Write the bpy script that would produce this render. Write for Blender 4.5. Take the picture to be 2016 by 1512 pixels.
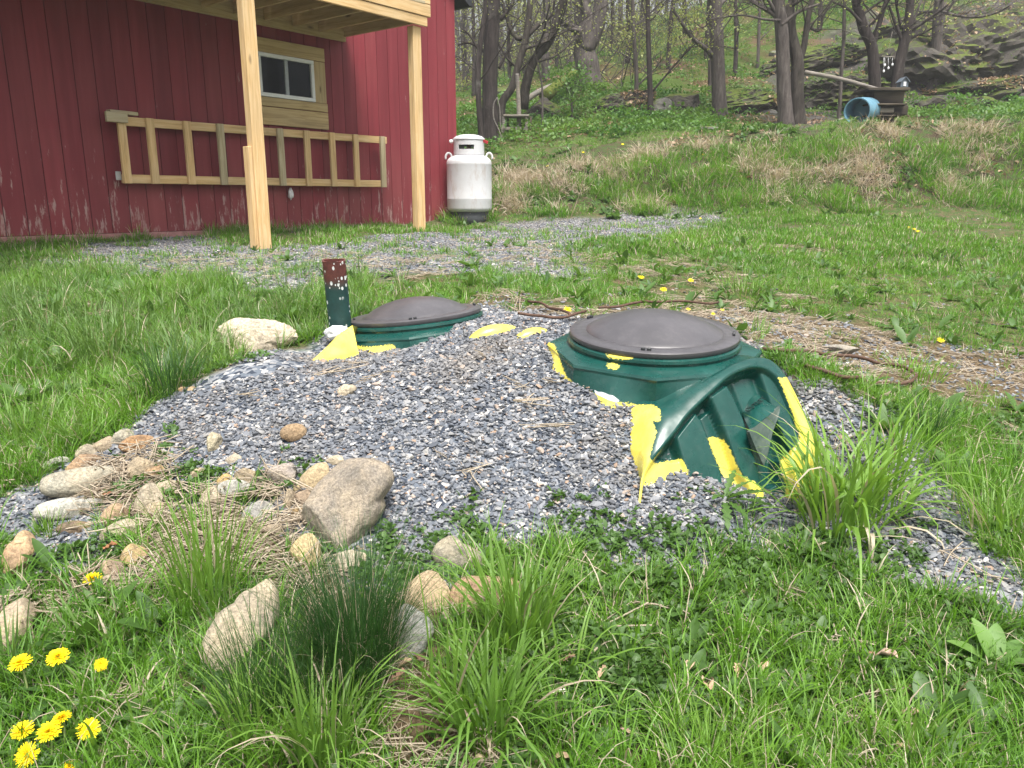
import bpy, bmesh, math, random
import numpy as np
from mathutils import Vector, Matrix, Euler

for o in list(bpy.data.objects):
    bpy.data.objects.remove(o, do_unlink=True)
rng = np.random.default_rng(7)
random.seed(7)
R = math.radians
sc = bpy.context.scene
COL = sc.collection

# ------------------------------------------------------------------ camera, sky, sun, exposure
F, PITCH, EYE = 1520.0, R(13.36), 1.5
cam_d = bpy.data.cameras.new('camera')
cam_d.sensor_width = 36.0
cam_d.lens = F / 2016 * 36
cam_d.clip_start = 0.05
cam_d.clip_end = 2000
cam = bpy.data.objects.new('camera', cam_d)
cam.location = (0, 0, EYE)
cam.rotation_euler = (math.pi / 2 - PITCH, 0, 0)
COL.objects.link(cam)
sc.camera = cam

SUN_EL, SUN_AZ = R(65), R(165)          # azimuth from +Y towards +X
w = bpy.data.worlds.new('World')
sc.world = w
w.use_nodes = True
nt = w.node_tree
nt.nodes.clear()
sky = nt.nodes.new('ShaderNodeTexSky')
sky.sky_type = 'NISHITA'
sky.sun_disc = False
sky.sun_elevation = SUN_EL
sky.sun_rotation = SUN_AZ
sky.air_density = 1.6
sky.dust_density = 6.0
sky.ozone_density = 1.0
hs = nt.nodes.new('ShaderNodeHueSaturation')
hs.inputs['Saturation'].default_value = 0.32
bg = nt.nodes.new('ShaderNodeBackground')
bg.inputs['Strength'].default_value = 0.09
wo = nt.nodes.new('ShaderNodeOutputWorld')
nt.links.new(sky.outputs[0], hs.inputs['Color'])
nt.links.new(hs.outputs[0], bg.inputs['Color'])
nt.links.new(bg.outputs[0], wo.inputs['Surface'])

sun_d = bpy.data.lights.new('sun', 'SUN')
sun_d.energy = 2.7
sun_d.angle = R(20)
sun_d.color = (1.0, 0.96, 0.9)
sun = bpy.data.objects.new('sun', sun_d)
COL.objects.link(sun)
sdir = Vector((math.sin(SUN_AZ) * math.cos(SUN_EL), math.cos(SUN_AZ) * math.cos(SUN_EL), math.sin(SUN_EL)))
sun.rotation_euler = sdir.to_track_quat('Z', 'Y').to_euler()
sun.location = (0, 0, 30)

sc.view_settings.view_transform = 'Standard'
sc.view_settings.look = 'None'
sc.view_settings.exposure = 1.36
sc.view_settings.gamma = 1.0
try:
    sc.view_settings.use_curve_mapping = False
except Exception:
    pass

# ------------------------------------------------------------------ helpers: pixels of the photo -> points in the place
CP, SP = math.cos(PITCH), math.sin(PITCH)


def ray(px, py):
    r, u = (px - 1008) / F, -(py - 756) / F
    return np.array((r, CP + SP * u, -SP + CP * u))


def P(px, py, Y):
    d = ray(px, py)
    return d * (Y / d[1]) + np.array((0, 0, EYE))


def proj(p):
    p = np.asarray(p, float) - np.array((0, 0, EYE))
    dep = p[..., 1] * CP - p[..., 2] * SP
    up = p[..., 1] * SP + p[..., 2] * CP
    return 1008 + F * p[..., 0] / dep, 756 - F * up / dep


def _hash(*a, seed=0):
    h = np.full(a[0].shape, (seed * 0x9E3779B1 + 0x7F4A7C15) & 0xFFFFFFFF, dtype=np.uint64)
    for k, v in zip((374761393, 668265263, 2246822519), a):
        h ^= (v.astype(np.int64).astype(np.uint64) * np.uint64(k)) & np.uint64(0xFFFFFFFF)
        h = ((h ^ (h >> np.uint64(13))) * np.uint64(1274126177)) & np.uint64(0xFFFFFFFF)
    h ^= h >> np.uint64(16)
    return h.astype(np.float64) / 4294967295.0


def vnoise2(x, y, seed=0):
    xi, yi = np.floor(x), np.floor(y)
    fx, fy = x - xi, y - yi
    fx, fy = fx * fx * (3 - 2 * fx), fy * fy * (3 - 2 * fy)
    a, b = _hash(xi, yi, seed=seed), _hash(xi + 1, yi, seed=seed)
    c, d = _hash(xi, yi + 1, seed=seed), _hash(xi + 1, yi + 1, seed=seed)
    return (a * (1 - fx) + b * fx) * (1 - fy) + (c * (1 - fx) + d * fx) * fy


def fbm2(x, y, octaves=3, seed=0):
    x, y = np.asarray(x, float), np.asarray(y, float)
    s, amp, tot = 0, 1.0, 0
    for i in range(octaves):
        s = s + amp * vnoise2(x * 2 ** i + 13.7 * i, y * 2 ** i - 7.3 * i, seed + i)
        tot += amp
        amp *= 0.5
    return s / tot - 0.5


def vnoise3(p, seed=0):
    pi = np.floor(p)
    f = p - pi
    f = f * f * (3 - 2 * f)
    out = 0
    for dx in (0, 1):
        for dy in (0, 1):
            for dz in (0, 1):
                h = _hash(pi[:, 0] + dx, pi[:, 1] + dy, pi[:, 2] + dz, seed=seed)
                wgt = (f[:, 0] if dx else 1 - f[:, 0]) * (f[:, 1] if dy else 1 - f[:, 1]) * (f[:, 2] if dz else 1 - f[:, 2])
                out = out + h * wgt
    return out


def fbm3(p, octaves=3, seed=0):
    s, amp, tot = 0, 1.0, 0
    for i in range(octaves):
        s = s + amp * vnoise3(p * 2 ** i + 11.3 * i, seed + i)
        tot += amp
        amp *= 0.5
    return s / tot - 0.5


def sstep(a, b, x):
    t = np.clip((x - a) / (b - a), 0, 1)
    return t * t * (3 - 2 * t)


# ------------------------------------------------------------------ terrain: a smooth sheet through surveyed points
CTRL = [
    (-400, 1512, 1.4), (0, 1512, 1.4), (500, 1512, 1.4), (1008, 1512, 1.4), (1500, 1512, 1.4), (2016, 1512, 1.4), (2400, 1512, 1.4),
    (-300, 1200, 1.9), (0, 1200, 1.9), (400, 1250, 1.78), (700, 1250, 1.75), (1008, 1250, 1.76), (1400, 1250, 1.8), (2016, 1250, 1.8), (2400, 1230, 1.8),
    (-300, 950, 2.7), (0, 950, 2.6), (350, 960, 2.5), (700, 1050, 2.2), (1008, 1050, 2.25), (1400, 1100, 2.13), (1700, 1000, 2.47), (2016, 1000, 2.55), (2400, 1000, 2.6),
    (700, 900, 2.55), (1000, 880, 2.6), (1258, 954, 2.415), (1500, 1022, 2.40),
    (1100, 760, 2.86), (800, 750, 2.98), (500, 720, 3.2), (300, 770, 3.2),
    (635, 712, 3.38), (680, 706, 3.50), (740, 704, 3.48), (800, 690, 3.50), (860, 670, 3.54), (930, 640, 3.66), (990, 650, 3.45), (1150, 767, 2.785), (1205, 789, 2.725), (1250, 806, 2.675), (1110, 740, 2.90), (1080, 692, 3.12), (1240, 850, 2.60),
    (1243, 905, 2.53), (1300, 958, 2.425), (1345, 944, 2.465), (1400, 962, 2.45), (1455, 1000, 2.43), (1450, 935, 2.82), (1540, 1000, 2.52), (1515, 960, 2.66), (1630, 900, 2.78), (1600, 1010, 2.5),
    (1620, 760, 3.05), (1750, 800, 3.2), (2016, 800, 3.6), (2300, 800, 3.7),
    (1008, 600, 4.3), (500, 600, 4.6), (0, 700, 4.0), (0, 600, 5.2), (300, 600, 4.7), (-300, 700, 4.2), (-400, 560, 6.2),
    (1500, 600, 5.0), (1500, 650, 4.1), (2016, 700, 4.4), (2016, 600, 5.8), (2400, 620, 6.0),
    (1008, 500, 7.0), (1500, 500, 7.7), (2016, 500, 8.3), (506, 487, 8.05), (0, 490, 7.57), (250, 475, 8.3), (828, 455, 10.0), (925, 440, 12.1),
    (1300, 440, 11.3), (1300, 430, 12.0), (1700, 432, 11.4), (1700, 427, 12.1), (2016, 434, 11.2), (2016, 428, 12.1), (2400, 430, 12),
    (980, 400, 13), (1300, 405, 12.7), (1700, 400, 12.6), (2016, 400, 12.6), (2400, 400, 12.6),
    (1000, 340, 14.5), (1300, 335, 13.5), (1700, 325, 13.3), (2016, 325, 13.3), (2400, 325, 13.3),
    (1000, 290, 16.5), (1300, 276, 15.0), (1500, 268, 14.3), (1750, 257, 14.2), (2016, 247, 14.2), (2400, 246, 14.3), (1500, 258, 15.4), (1750, 247, 15.4), (2016, 238, 15.4),
    (965, 275, 17.5), (1250, 247, 18), (1500, 246, 17), (1750, 238, 17), (2016, 228, 17.5), (2400, 220, 17.5),
    (940, 222, 23), (1155, 187, 23), (1300, 192, 21), (1420, 226, 19.5), (1560, 195, 21.5), (1700, 175, 21.5), (1950, 185, 20.5), (2300, 180, 20.5),
    (930, 200, 33), (1060, 185, 33), (1180, 128, 32), (1350, 98, 27), (1550, 90, 26), (1700, 70, 25), (2000, 60, 24.5), (2400, 50, 24.5),
    (930, 185, 60), (1060, 170, 60), (1200, 72, 48), (1450, 5, 39), (1700, -10, 36), (2000, -60, 33),
]
W_ANCH = [(-60, 110, 10.5), (0, 130, 17), (60, 110, 24), (110, 60, 20), (-90, 50, 5), (-60, 10, 0.3), (60, 8, 0.4), (0, -40, -0.8), (-60, -50, -1.2),
          (70, -50, -0.8), (-10, 9, 1.05), (-15, 15, 1.3), (-9, 20, 2.0), (-25, 35, 5), (30, 20, 4.8), (0, 0, 0.12), (-4, 0, 0.12), (4, 0, 0.1), (0, -5, -0.05),
          (-8, 4, 0.6), (10, 4, 0.55), (14, 9, 1.1)]
cpts = np.array([P(*c) for c in CTRL] + [np.array(a, float) for a in W_ANCH])
_c = cpts[:, :2]


def _U(r2):
    return r2 * np.log(r2 + 1e-12) * 0.5


_n = len(cpts)
_K = _U(((_c[:, None, :] - _c[None, :, :]) ** 2).sum(-1)) + np.eye(_n) * 1e-6
_Pm = np.hstack([np.ones((_n, 1)), _c])
_A = np.zeros((_n + 3, _n + 3))
_A[:_n, :_n] = _K
_A[:_n, _n:] = _Pm
_A[_n:, :_n] = _Pm.T
_sol = np.linalg.solve(_A, np.concatenate([cpts[:, 2], np.zeros(3)]))


def H0(x, y):
    x, y = np.atleast_1d(np.asarray(x, float)), np.atleast_1d(np.asarray(y, float))
    out = np.empty(x.shape)
    for i in range(0, len(x), 20000):
        xs, ys = x[i:i + 20000], y[i:i + 20000]
        u = _U((xs[:, None] - _c[None, :, 0]) ** 2 + (ys[:, None] - _c[None, :, 1]) ** 2)
        out[i:i + 20000] = u @ _sol[:_n] + _sol[_n] + _sol[_n + 1] * xs + _sol[_n + 2] * ys
    return out


def H(x, y):
    x, y = np.atleast_1d(np.asarray(x, float)), np.atleast_1d(np.asarray(y, float))
    z = H0(x, y)
    far = sstep(11.5, 15, y)
    near = 1 - sstep(5, 9, y)
    z = z + fbm2(x * 1.6, y * 1.6, 2, 3) * (0.03 + 0.12 * far) + fbm2(x * 6, y * 6, 2, 9) * (0.02 * near + 0.012 + 0.03 * far)
    bk = sstep(12.5, 13.1, y) * (1 - sstep(13.5, 14.3, y))
    z = z + bk * (fbm2(x * 0.9, y * 1.4, 3, 27) * 0.50 + fbm2(x * 3.1, y * 3.1, 2, 28) * 0.12)
    hill = sstep(18, 24, y)
    z = z + hill * (fbm2(x * 0.35, y * 0.35, 3, 21) * 1.2 + np.abs(fbm2(x * 0.9, y * 0.9, 2, 25)) * 0.9)
    return np.where(z > 18, 18 + 9 * np.tanh((z - 18) / 9), z)


_ts = np.concatenate([np.linspace(1.0, 6, 500), np.linspace(6.02, 25, 500), np.linspace(25.1, 140, 500)])


def hit(px, py):
    d = ray(px, py)
    pts = d[None, :] * (_ts / d[1])[:, None] + np.array((0, 0, EYE))
    df = pts[:, 2] - H(pts[:, 0], pts[:, 1])
    neg = np.nonzero(df < 0)[0]
    if len(neg) == 0:
        return pts[-1]
    i = neg[0]
    if i == 0:
        return pts[0]
    f = df[i - 1] / (df[i - 1] - df[i])
    return pts[i - 1] * (1 - f) + pts[i] * f


def hit_path(pl, step=None):
    return np.array([hit(*q) for q in pl])


# ------------------------------------------------------------------ mesh / object helpers
def mesh(name, verts, faces, mats=(), midx=None, smooth=False, attrs=None):
    me = bpy.data.meshes.new(name)
    verts = np.asarray(verts, np.float32).reshape(-1, 3)
    me.vertices.add(len(verts))
    me.vertices.foreach_set('co', verts.ravel())
    if isinstance(faces, np.ndarray):
        n, k = faces.shape
        tot = np.full(n, k, np.int32)
        flat = faces.astype(np.int32).ravel()
    else:
        tot = np.array([len(f) for f in faces], np.int32)
        flat = np.array([i for f in faces for i in f], np.int32)
    me.loops.add(len(flat))
    me.loops.foreach_set('vertex_index', flat)
    me.polygons.add(len(tot))
    st = np.concatenate([[0], np.cumsum(tot)[:-1]]).astype(np.int32)
    me.polygons.foreach_set('loop_start', st)
    for m in mats:
        me.materials.append(m)
    if midx is not None:
        me.polygons.foreach_set('material_index', np.asarray(midx, np.int32))
    for k, (typ, arr) in (attrs or {}).items():
        a = me.attributes.new(k, typ, 'POINT')
        arr = np.asarray(arr, np.float32)
        a.data.foreach_set({'FLOAT': 'value', 'FLOAT_COLOR': 'color', 'FLOAT_VECTOR': 'vector'}[typ], arr.ravel())
    me.update(calc_edges=True)
    me.validate()
    me.polygons.foreach_set('use_smooth', np.full(len(me.polygons), bool(smooth)))
    return me


def link(name, me, parent=None, M=None, mat=None):
    o = bpy.data.objects.new(name, me)
    COL.objects.link(o)
    if mat is not None:
        me.materials.append(mat)
    if M is not None:
        o.matrix_world = M
    if parent is not None:
        o.parent = parent
        o.matrix_parent_inverse = Matrix.Translation(-Vector(parent.location))
    return o


def tag(o, label=None, cat=None, group=None, kind=None):
    if label:
        o['label'] = label
    if cat:
        o['category'] = cat
    if group:
        o['group'] = group
    if kind:
        o['kind'] = kind
    return o


def thing(name, loc, label, cat, group=None):
    o = bpy.data.objects.new(name, None)
    o.empty_display_size = 0.1
    o.location = Vector(loc)
    COL.objects.link(o)
    return tag(o, label, cat, group)


def basis(x, up):
    x = Vector(x).normalized()
    z = Vector(up) - x * Vector(up).dot(x)
    z.normalize()
    y = z.cross(x)
    return Matrix((x, y, z)).transposed().to_4x4()


def box_mesh(name, L, Wd, T, bevel=0.004, mat=None, jitter=0):
    bm = bmesh.new()
    bmesh.ops.create_cube(bm, size=1)
    bmesh.ops.scale(bm, vec=(L, Wd, T), verts=bm.verts)
    if jitter:
        for v in bm.verts:
            v.co += Vector((random.uniform(-1, 1), random.uniform(-1, 1), random.uniform(-1, 1))) * jitter
    if bevel:
        bmesh.ops.bevel(bm, geom=bm.edges[:], offset=bevel, segments=1, affect='EDGES', profile=0.5)
    me = bpy.data.meshes.new(name)
    bm.to_mesh(me)
    bm.free()
    if mat:
        me.materials.append(mat)
    return me


def board(name, p0, p1, Wd, T, up, mat, parent=None, bevel=0.004):
    """a bevelled board from p0 to p1 (its long axis), Wd across, T along `up`"""
    p0, p1 = Vector(p0), Vector(p1)
    M = Matrix.Translation((p0 + p1) / 2) @ basis(p1 - p0, up)
    return link(name, box_mesh(name, (p1 - p0).length, Wd, T, bevel, mat), parent, M)


def tube_arrays(path, radii, sides=6, cap=True, rough=0.0, seed=0, squash=None):
    path = np.asarray(path, float)
    n = len(path)
    radii = np.broadcast_to(np.asarray(radii, float), (n,))
    tan = np.gradient(path, axis=0)
    tan /= np.linalg.norm(tan, axis=1)[:, None] + 1e-9
    ref = np.array((0, 0, 1.0)) if abs(tan[0][2]) < 0.9 else np.array((1.0, 0, 0))
    u = np.cross(tan[0], ref)
    u /= np.linalg.norm(u)
    us = []
    for i in range(n):
        u = u - tan[i] * u.dot(tan[i])
        u /= np.linalg.norm(u) + 1e-9
        us.append(u)
    us = np.array(us)
    vs = np.cross(tan, us)
    a = np.linspace(0, 2 * np.pi, sides, endpoint=False)
    rr = radii[:, None] * np.ones((1, sides))
    if rough:
        q = np.stack([np.broadcast_to(np.cos(a) * 1.7, (n, sides)), np.broadcast_to(np.sin(a) * 1.7, (n, sides)), np.broadcast_to((np.arange(n) * 0.35)[:, None], (n, sides))], -1).reshape(-1, 3)
        rr = rr * (1 + rough * 2 * fbm3(q + seed * 5.1, 3, seed)).reshape(n, sides)
    V = path[:, None, :] + rr[..., None] * (np.cos(a)[None, :, None] * us[:, None, :] + np.sin(a)[None, :, None] * vs[:, None, :])
    V = V.reshape(-1, 3)
    i, j = np.meshgrid(np.arange(n - 1), np.arange(sides), indexing='ij')
    j2 = (j + 1) % sides
    Fq = np.stack([i * sides + j, i * sides + j2, (i + 1) * sides + j2, (i + 1) * sides + j], -1).reshape(-1, 4)
    faces = [tuple(f) for f in Fq]
    if cap:
        faces.append(tuple(range(sides))[::-1])
        faces.append(tuple((n - 1) * sides + k for k in range(sides)))
    return V, faces


class MB:
    def __init__(self):
        self.v, self.f, self.m, self.n, self.a = [], [], [], 0, []

    def add(self, V, Fc, mi=0, a=0.0):
        self.v.append(np.asarray(V, float))
        n = self.n
        self.f.extend([tuple(int(i) + n for i in f) for f in Fc])
        self.m.extend([mi] * len(Fc))
        self.a.append(np.full(len(V), a) if np.isscalar(a) else np.asarray(a))
        self.n += len(V)
        return self

    def tube(self, path, radii, sides=6, mi=0, a=0.0, **k):
        V, Fc = tube_arrays(path, radii, sides, **k)
        return self.add(V, Fc, mi, a)

    def build(self, name, mats, smooth=True):
        return mesh(name, np.concatenate(self.v), self.f, mats, self.m, smooth, {'rnd': ('FLOAT', np.concatenate(self.a))})


def smooth_path(pts, n=24):
    """Catmull-Rom through the points"""
    pts = np.asarray(pts, float)
    q = np.vstack([2 * pts[0] - pts[1], pts, 2 * pts[-1] - pts[-2]])
    out = []
    segs = len(pts) - 1
    for s in np.linspace(0, segs - 1e-6, n):
        i = int(s)
        t = s - i
        p0, p1, p2, p3 = q[i], q[i + 1], q[i + 2], q[i + 3]
        out.append(0.5 * (2 * p1 + (p2 - p0) * t + (2 * p0 - 5 * p1 + 4 * p2 - p3) * t * t + (3 * p1 - p0 - 3 * p2 + p3) * t ** 3))
    return np.array(out)


# ------------------------------------------------------------------ material helpers
def new_mat(name):
    m = bpy.data.materials.new(name)
    m.use_nodes = True
    n = m.node_tree
    b = n.nodes['Principled BSDF']
    return m, n, b


def N(nt, typ, **kw):
    n = nt.nodes.new(typ)
    for k, v in kw.items():
        if k in ('inputs',):
            for a, b in v.items():
                n.inputs[a].default_value = b
        else:
            setattr(n, k, v)
    return n


def noise(nt, scale, detail=3, rough=0.55, vec=None, dist=0.0):
    n = N(nt, 'ShaderNodeTexNoise', inputs={'Scale': scale, 'Detail': detail, 'Roughness': rough, 'Distortion': dist})
    if vec is not None:
        nt.links.new(vec, n.inputs['Vector'])
    return n.outputs['Fac']


def ramp(nt, fac, stops, interp='LINEAR'):
    r = N(nt, 'ShaderNodeValToRGB')
    r.color_ramp.interpolation = interp
    e = r.color_ramp.elements
    while len(e) < len(stops):
        e.new(0.5)
    for el, (p, c) in zip(e, stops):
        el.position = p
        el.color = c if len(c) == 4 else (*c, 1)
    nt.links.new(fac, r.inputs[0])
    return r.outputs[0]


def mix(nt, fac, a, b, blend='MIX'):
    n = N(nt, 'ShaderNodeMix', data_type='RGBA', blend_type=blend)
    for sock, v in ((n.inputs[0], fac), (n.inputs[6], a), (n.inputs[7], b)):
        if isinstance(v, (int, float)):
            sock.default_value = v
        elif isinstance(v, (tuple, list)):
            sock.default_value = v if len(v) == 4 else (*v, 1)
        else:
            nt.links.new(v, sock)
    return n.outputs[2]


def math_n(nt, op, a, b=None, clamp=False):
    n = N(nt, 'ShaderNodeMath', operation=op, use_clamp=clamp)
    for i, v in enumerate((a, b)):
        if v is None:
            continue
        if isinstance(v, (int, float)):
            n.inputs[i].default_value = v
        else:
            nt.links.new(v, n.inputs[i])
    return n.outputs[0]


def attr(nt, name, out='Fac'):
    a = N(nt, 'ShaderNodeAttribute', attribute_name=name)
    return a.outputs[out]


def coords(nt, kind='Object', scale=(1, 1, 1), rnd=0.0):
    tc = N(nt, 'ShaderNodeTexCoord')
    mp = N(nt, 'ShaderNodeMapping')
    mp.inputs['Scale'].default_value = scale
    nt.links.new(tc.outputs[kind], mp.inputs['Vector'])
    if rnd:
        oi = N(nt, 'ShaderNodeObjectInfo')
        v = N(nt, 'ShaderNodeVectorMath', operation='SCALE')
        cmb = N(nt, 'ShaderNodeCombineXYZ')
        for i in range(3):
            nt.links.new(oi.outputs['Random'], cmb.inputs[i])
        nt.links.new(cmb.outputs[0], v.inputs[0])
        v.inputs['Scale'].default_value = rnd
        nt.links.new(v.outputs[0], mp.inputs['Location'])
    return mp.outputs[0]


def bump(nt, b, h, strength=0.4, dist=0.01):
    n = N(nt, 'ShaderNodeBump', inputs={'Strength': strength, 'Distance': dist})
    nt.links.new(h, n.inputs['Height'])
    nt.links.new(n.outputs[0], b.inputs['Normal'])


def col(nt, b, c, rough=0.8, spec=None):
    if isinstance(c, (tuple, list)):
        b.inputs['Base Color'].default_value = c if len(c) == 4 else (*c, 1)
    else:
        nt.links.new(c, b.inputs['Base Color'])
    b.inputs['Roughness'].default_value = rough
    if spec is not None:
        b.inputs['Specular IOR Level'].default_value = spec


def plain(name, c, rough=0.7, var=0.25, scale=20, metal=0.0, bumpy=0.15, spec=0.5):
    m, n, b = new_mat(name)
    v = coords(n, 'Object', rnd=30)
    f = noise(n, scale, 4, 0.6, v)
    lo = tuple(x * (1 - var) for x in c)
    hi = tuple(min(1, x * (1 + var)) for x in c)
    col(n, b, ramp(n, f, [(0.3, lo), (0.7, hi)]), rough, spec)
    b.inputs['Metallic'].default_value = metal
    if bumpy:
        bump(n, b, f, bumpy, 0.004)
    return m

# ------------------------------------------------------------------ where gravel, soil, straw and grass lie
def to_world(pl):
    return np.array([hit(*q)[:2] for q in pl])


def sdist(pts, poly):
    """signed distance to a polygon, inside positive"""
    x, y = pts[:, 0], pts[:, 1]
    inside = np.zeros(len(pts), bool)
    dmin = np.full(len(pts), 1e9)
    n = len(poly)
    for i in range(n):
        a, b = poly[i], poly[(i + 1) % n]
        cond = ((a[1] > y) != (b[1] > y))
        with np.errstate(divide='ignore', invalid='ignore'):
            xi = (b[0] - a[0]) * (y - a[1]) / (b[1] - a[1] + 1e-15) + a[0]
        inside ^= cond & (x < xi)
        ab = b - a
        t = np.clip(((x - a[0]) * ab[0] + (y - a[1]) * ab[1]) / (ab @ ab + 1e-12), 0, 1)
        dmin = np.minimum(dmin, np.hypot(x - a[0] - t * ab[0], y - a[1] - t * ab[1]))
    return np.where(inside, dmin, -dmin)


PX_MOUND = [(-60, 985), (60, 955), (130, 915), (230, 862), (300, 812), (375, 760), (430, 728), (470, 700), (560, 685), (610, 680), (650, 650), (760, 620), (960, 605), (1120, 625),
            (1280, 640), (1500, 680), (1570, 735), (1680, 770), (1790, 815), (1830, 890), (1900, 985), (1985, 1110), (2040, 1190), (1900, 1170), (1700, 1130), (1600, 1105), (1500, 1095),
            (1400, 1090), (1300, 1125), (1210, 1110), (1090, 1060), (1000, 1075), (950, 1110), (900, 1160), (830, 1180), (770, 1150), (700, 1120), (600, 1040), (500, 985), (400, 975), (330, 1000), (260, 960), (190, 985),
            (120, 1010), (210, 1045), (270, 1100), (180, 1150), (80, 1150), (-60, 1080)]
PX_DRIVE = [(170, 515), (330, 462), (520, 492), (700, 476), (850, 458), (960, 438), (1060, 420), (1330, 420), (1420, 436), (1330, 462), (1250, 480), (1190, 505), (1110, 545), (1000, 535),
            (830, 528), (690, 560), (645, 625), (560, 628), (430, 600), (330, 572), (240, 545)]
PX_DRIVE2 = [(1440, 432), (1740, 440), (2016, 455), (2100, 470), (2016, 472), (1700, 462), (1400, 455)]
PX_DIRT = [(950, 590), (1100, 640), (1200, 610), (1440, 615), (1620, 625), (1760, 665), (2060, 695), (2060, 815), (1880, 800), (1780, 800), (1640, 750), (1520, 700), (1440, 680), (1120, 640), (960, 615)]
PX_DIRT2 = [(1830, 815), (1960, 830), (2060, 850), (2060, 930), (1960, 905), (1850, 860)]
PX_STRAW = [(180, 930), (280, 880), (380, 960), (560, 925), (600, 1000), (640, 1080), (720, 1120), (760, 1180), (900, 1180), (900, 1330), (960, 1512), (780, 1512), (700, 1330), (560, 1180),
            (430, 1120), (330, 1180), (200, 1180), (60, 1260), (-60, 1320), (-60, 1160), (120, 1170), (230, 1120), (300, 1050), (200, 1010)]
PX_ROCKY = [(1570, 265), (1500, 225), (1440, 235), (1450, 180), (1600, 130), (1640, 60), (1850, 30), (2100, -60), (2100, 190), (1920, 200), (1800, 215), (1700, 230)]
PX_CLOVER = [(930, 1100), (1090, 1050), (1200, 1110), (1300, 1125), (1400, 1090), (1600, 1105), (1900, 1170), (2060, 1200), (2060, 1330), (1700, 1300), (1500, 1330), (1300, 1400), (1100, 1420), (1050, 1300)]
POLY = {k: to_world(v) for k, v in dict(mound=PX_MOUND, drive=PX_DRIVE, drive2=PX_DRIVE2, dirt=PX_DIRT, dirt2=PX_DIRT2, straw=PX_STRAW, rocky=PX_ROCKY, clover=PX_CLOVER).items()}


def masks(x, y):
    p = np.stack([x, y], -1)
    n1 = fbm2(x * 3.0, y * 3.0, 4, 31)
    n2 = fbm2(x * 0.9, y * 0.9, 4, 41)
    m = {}
    m['mound'] = sstep(-0.06, 0.06, sdist(p, POLY['mound']) + n1 * 0.30 + fbm2(x * 9, y * 9, 2, 33) * 0.10)
    dr = sstep(-0.35, 0.25, (sdist(p, POLY['drive']) - 0.1) + n2 * 2.2 + n1 * 0.7)
    m['drive'] = dr * (1 - m['mound'])
    di = np.maximum(sdist(p, POLY['dirt']), sdist(p, POLY['dirt2']))
    m['dirt'] = sstep(-0.15, 0.15, di + n2 * 0.55 + n1 * 0.5 + 0.06) * (1 - m['mound'])
    m['straw'] = sstep(-0.05, 0.06, sdist(p, POLY['straw']) + n1 * 0.12)
    m['clover'] = sstep(-0.1, 0.1, sdist(p, POLY['clover']) + n1 * 0.2)
    m['bank'] = sstep(12.2, 12.8, y + n2 * 0.6) * (1 - sstep(14.8, 15.8, y + n2))
    m['woods'] = sstep(15.6, 17.2, y + n2 * 1.5)
    m['rocky'] = sstep(-0.6, 0.4, sdist(p, POLY['rocky']) + n2 * 1.5)
    patch = fbm2(x * 0.75 + 5, y * 0.75, 3, 55) + 0.5 * n1
    m['bare'] = sstep(0.02, 0.16, patch)
    return m


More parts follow.
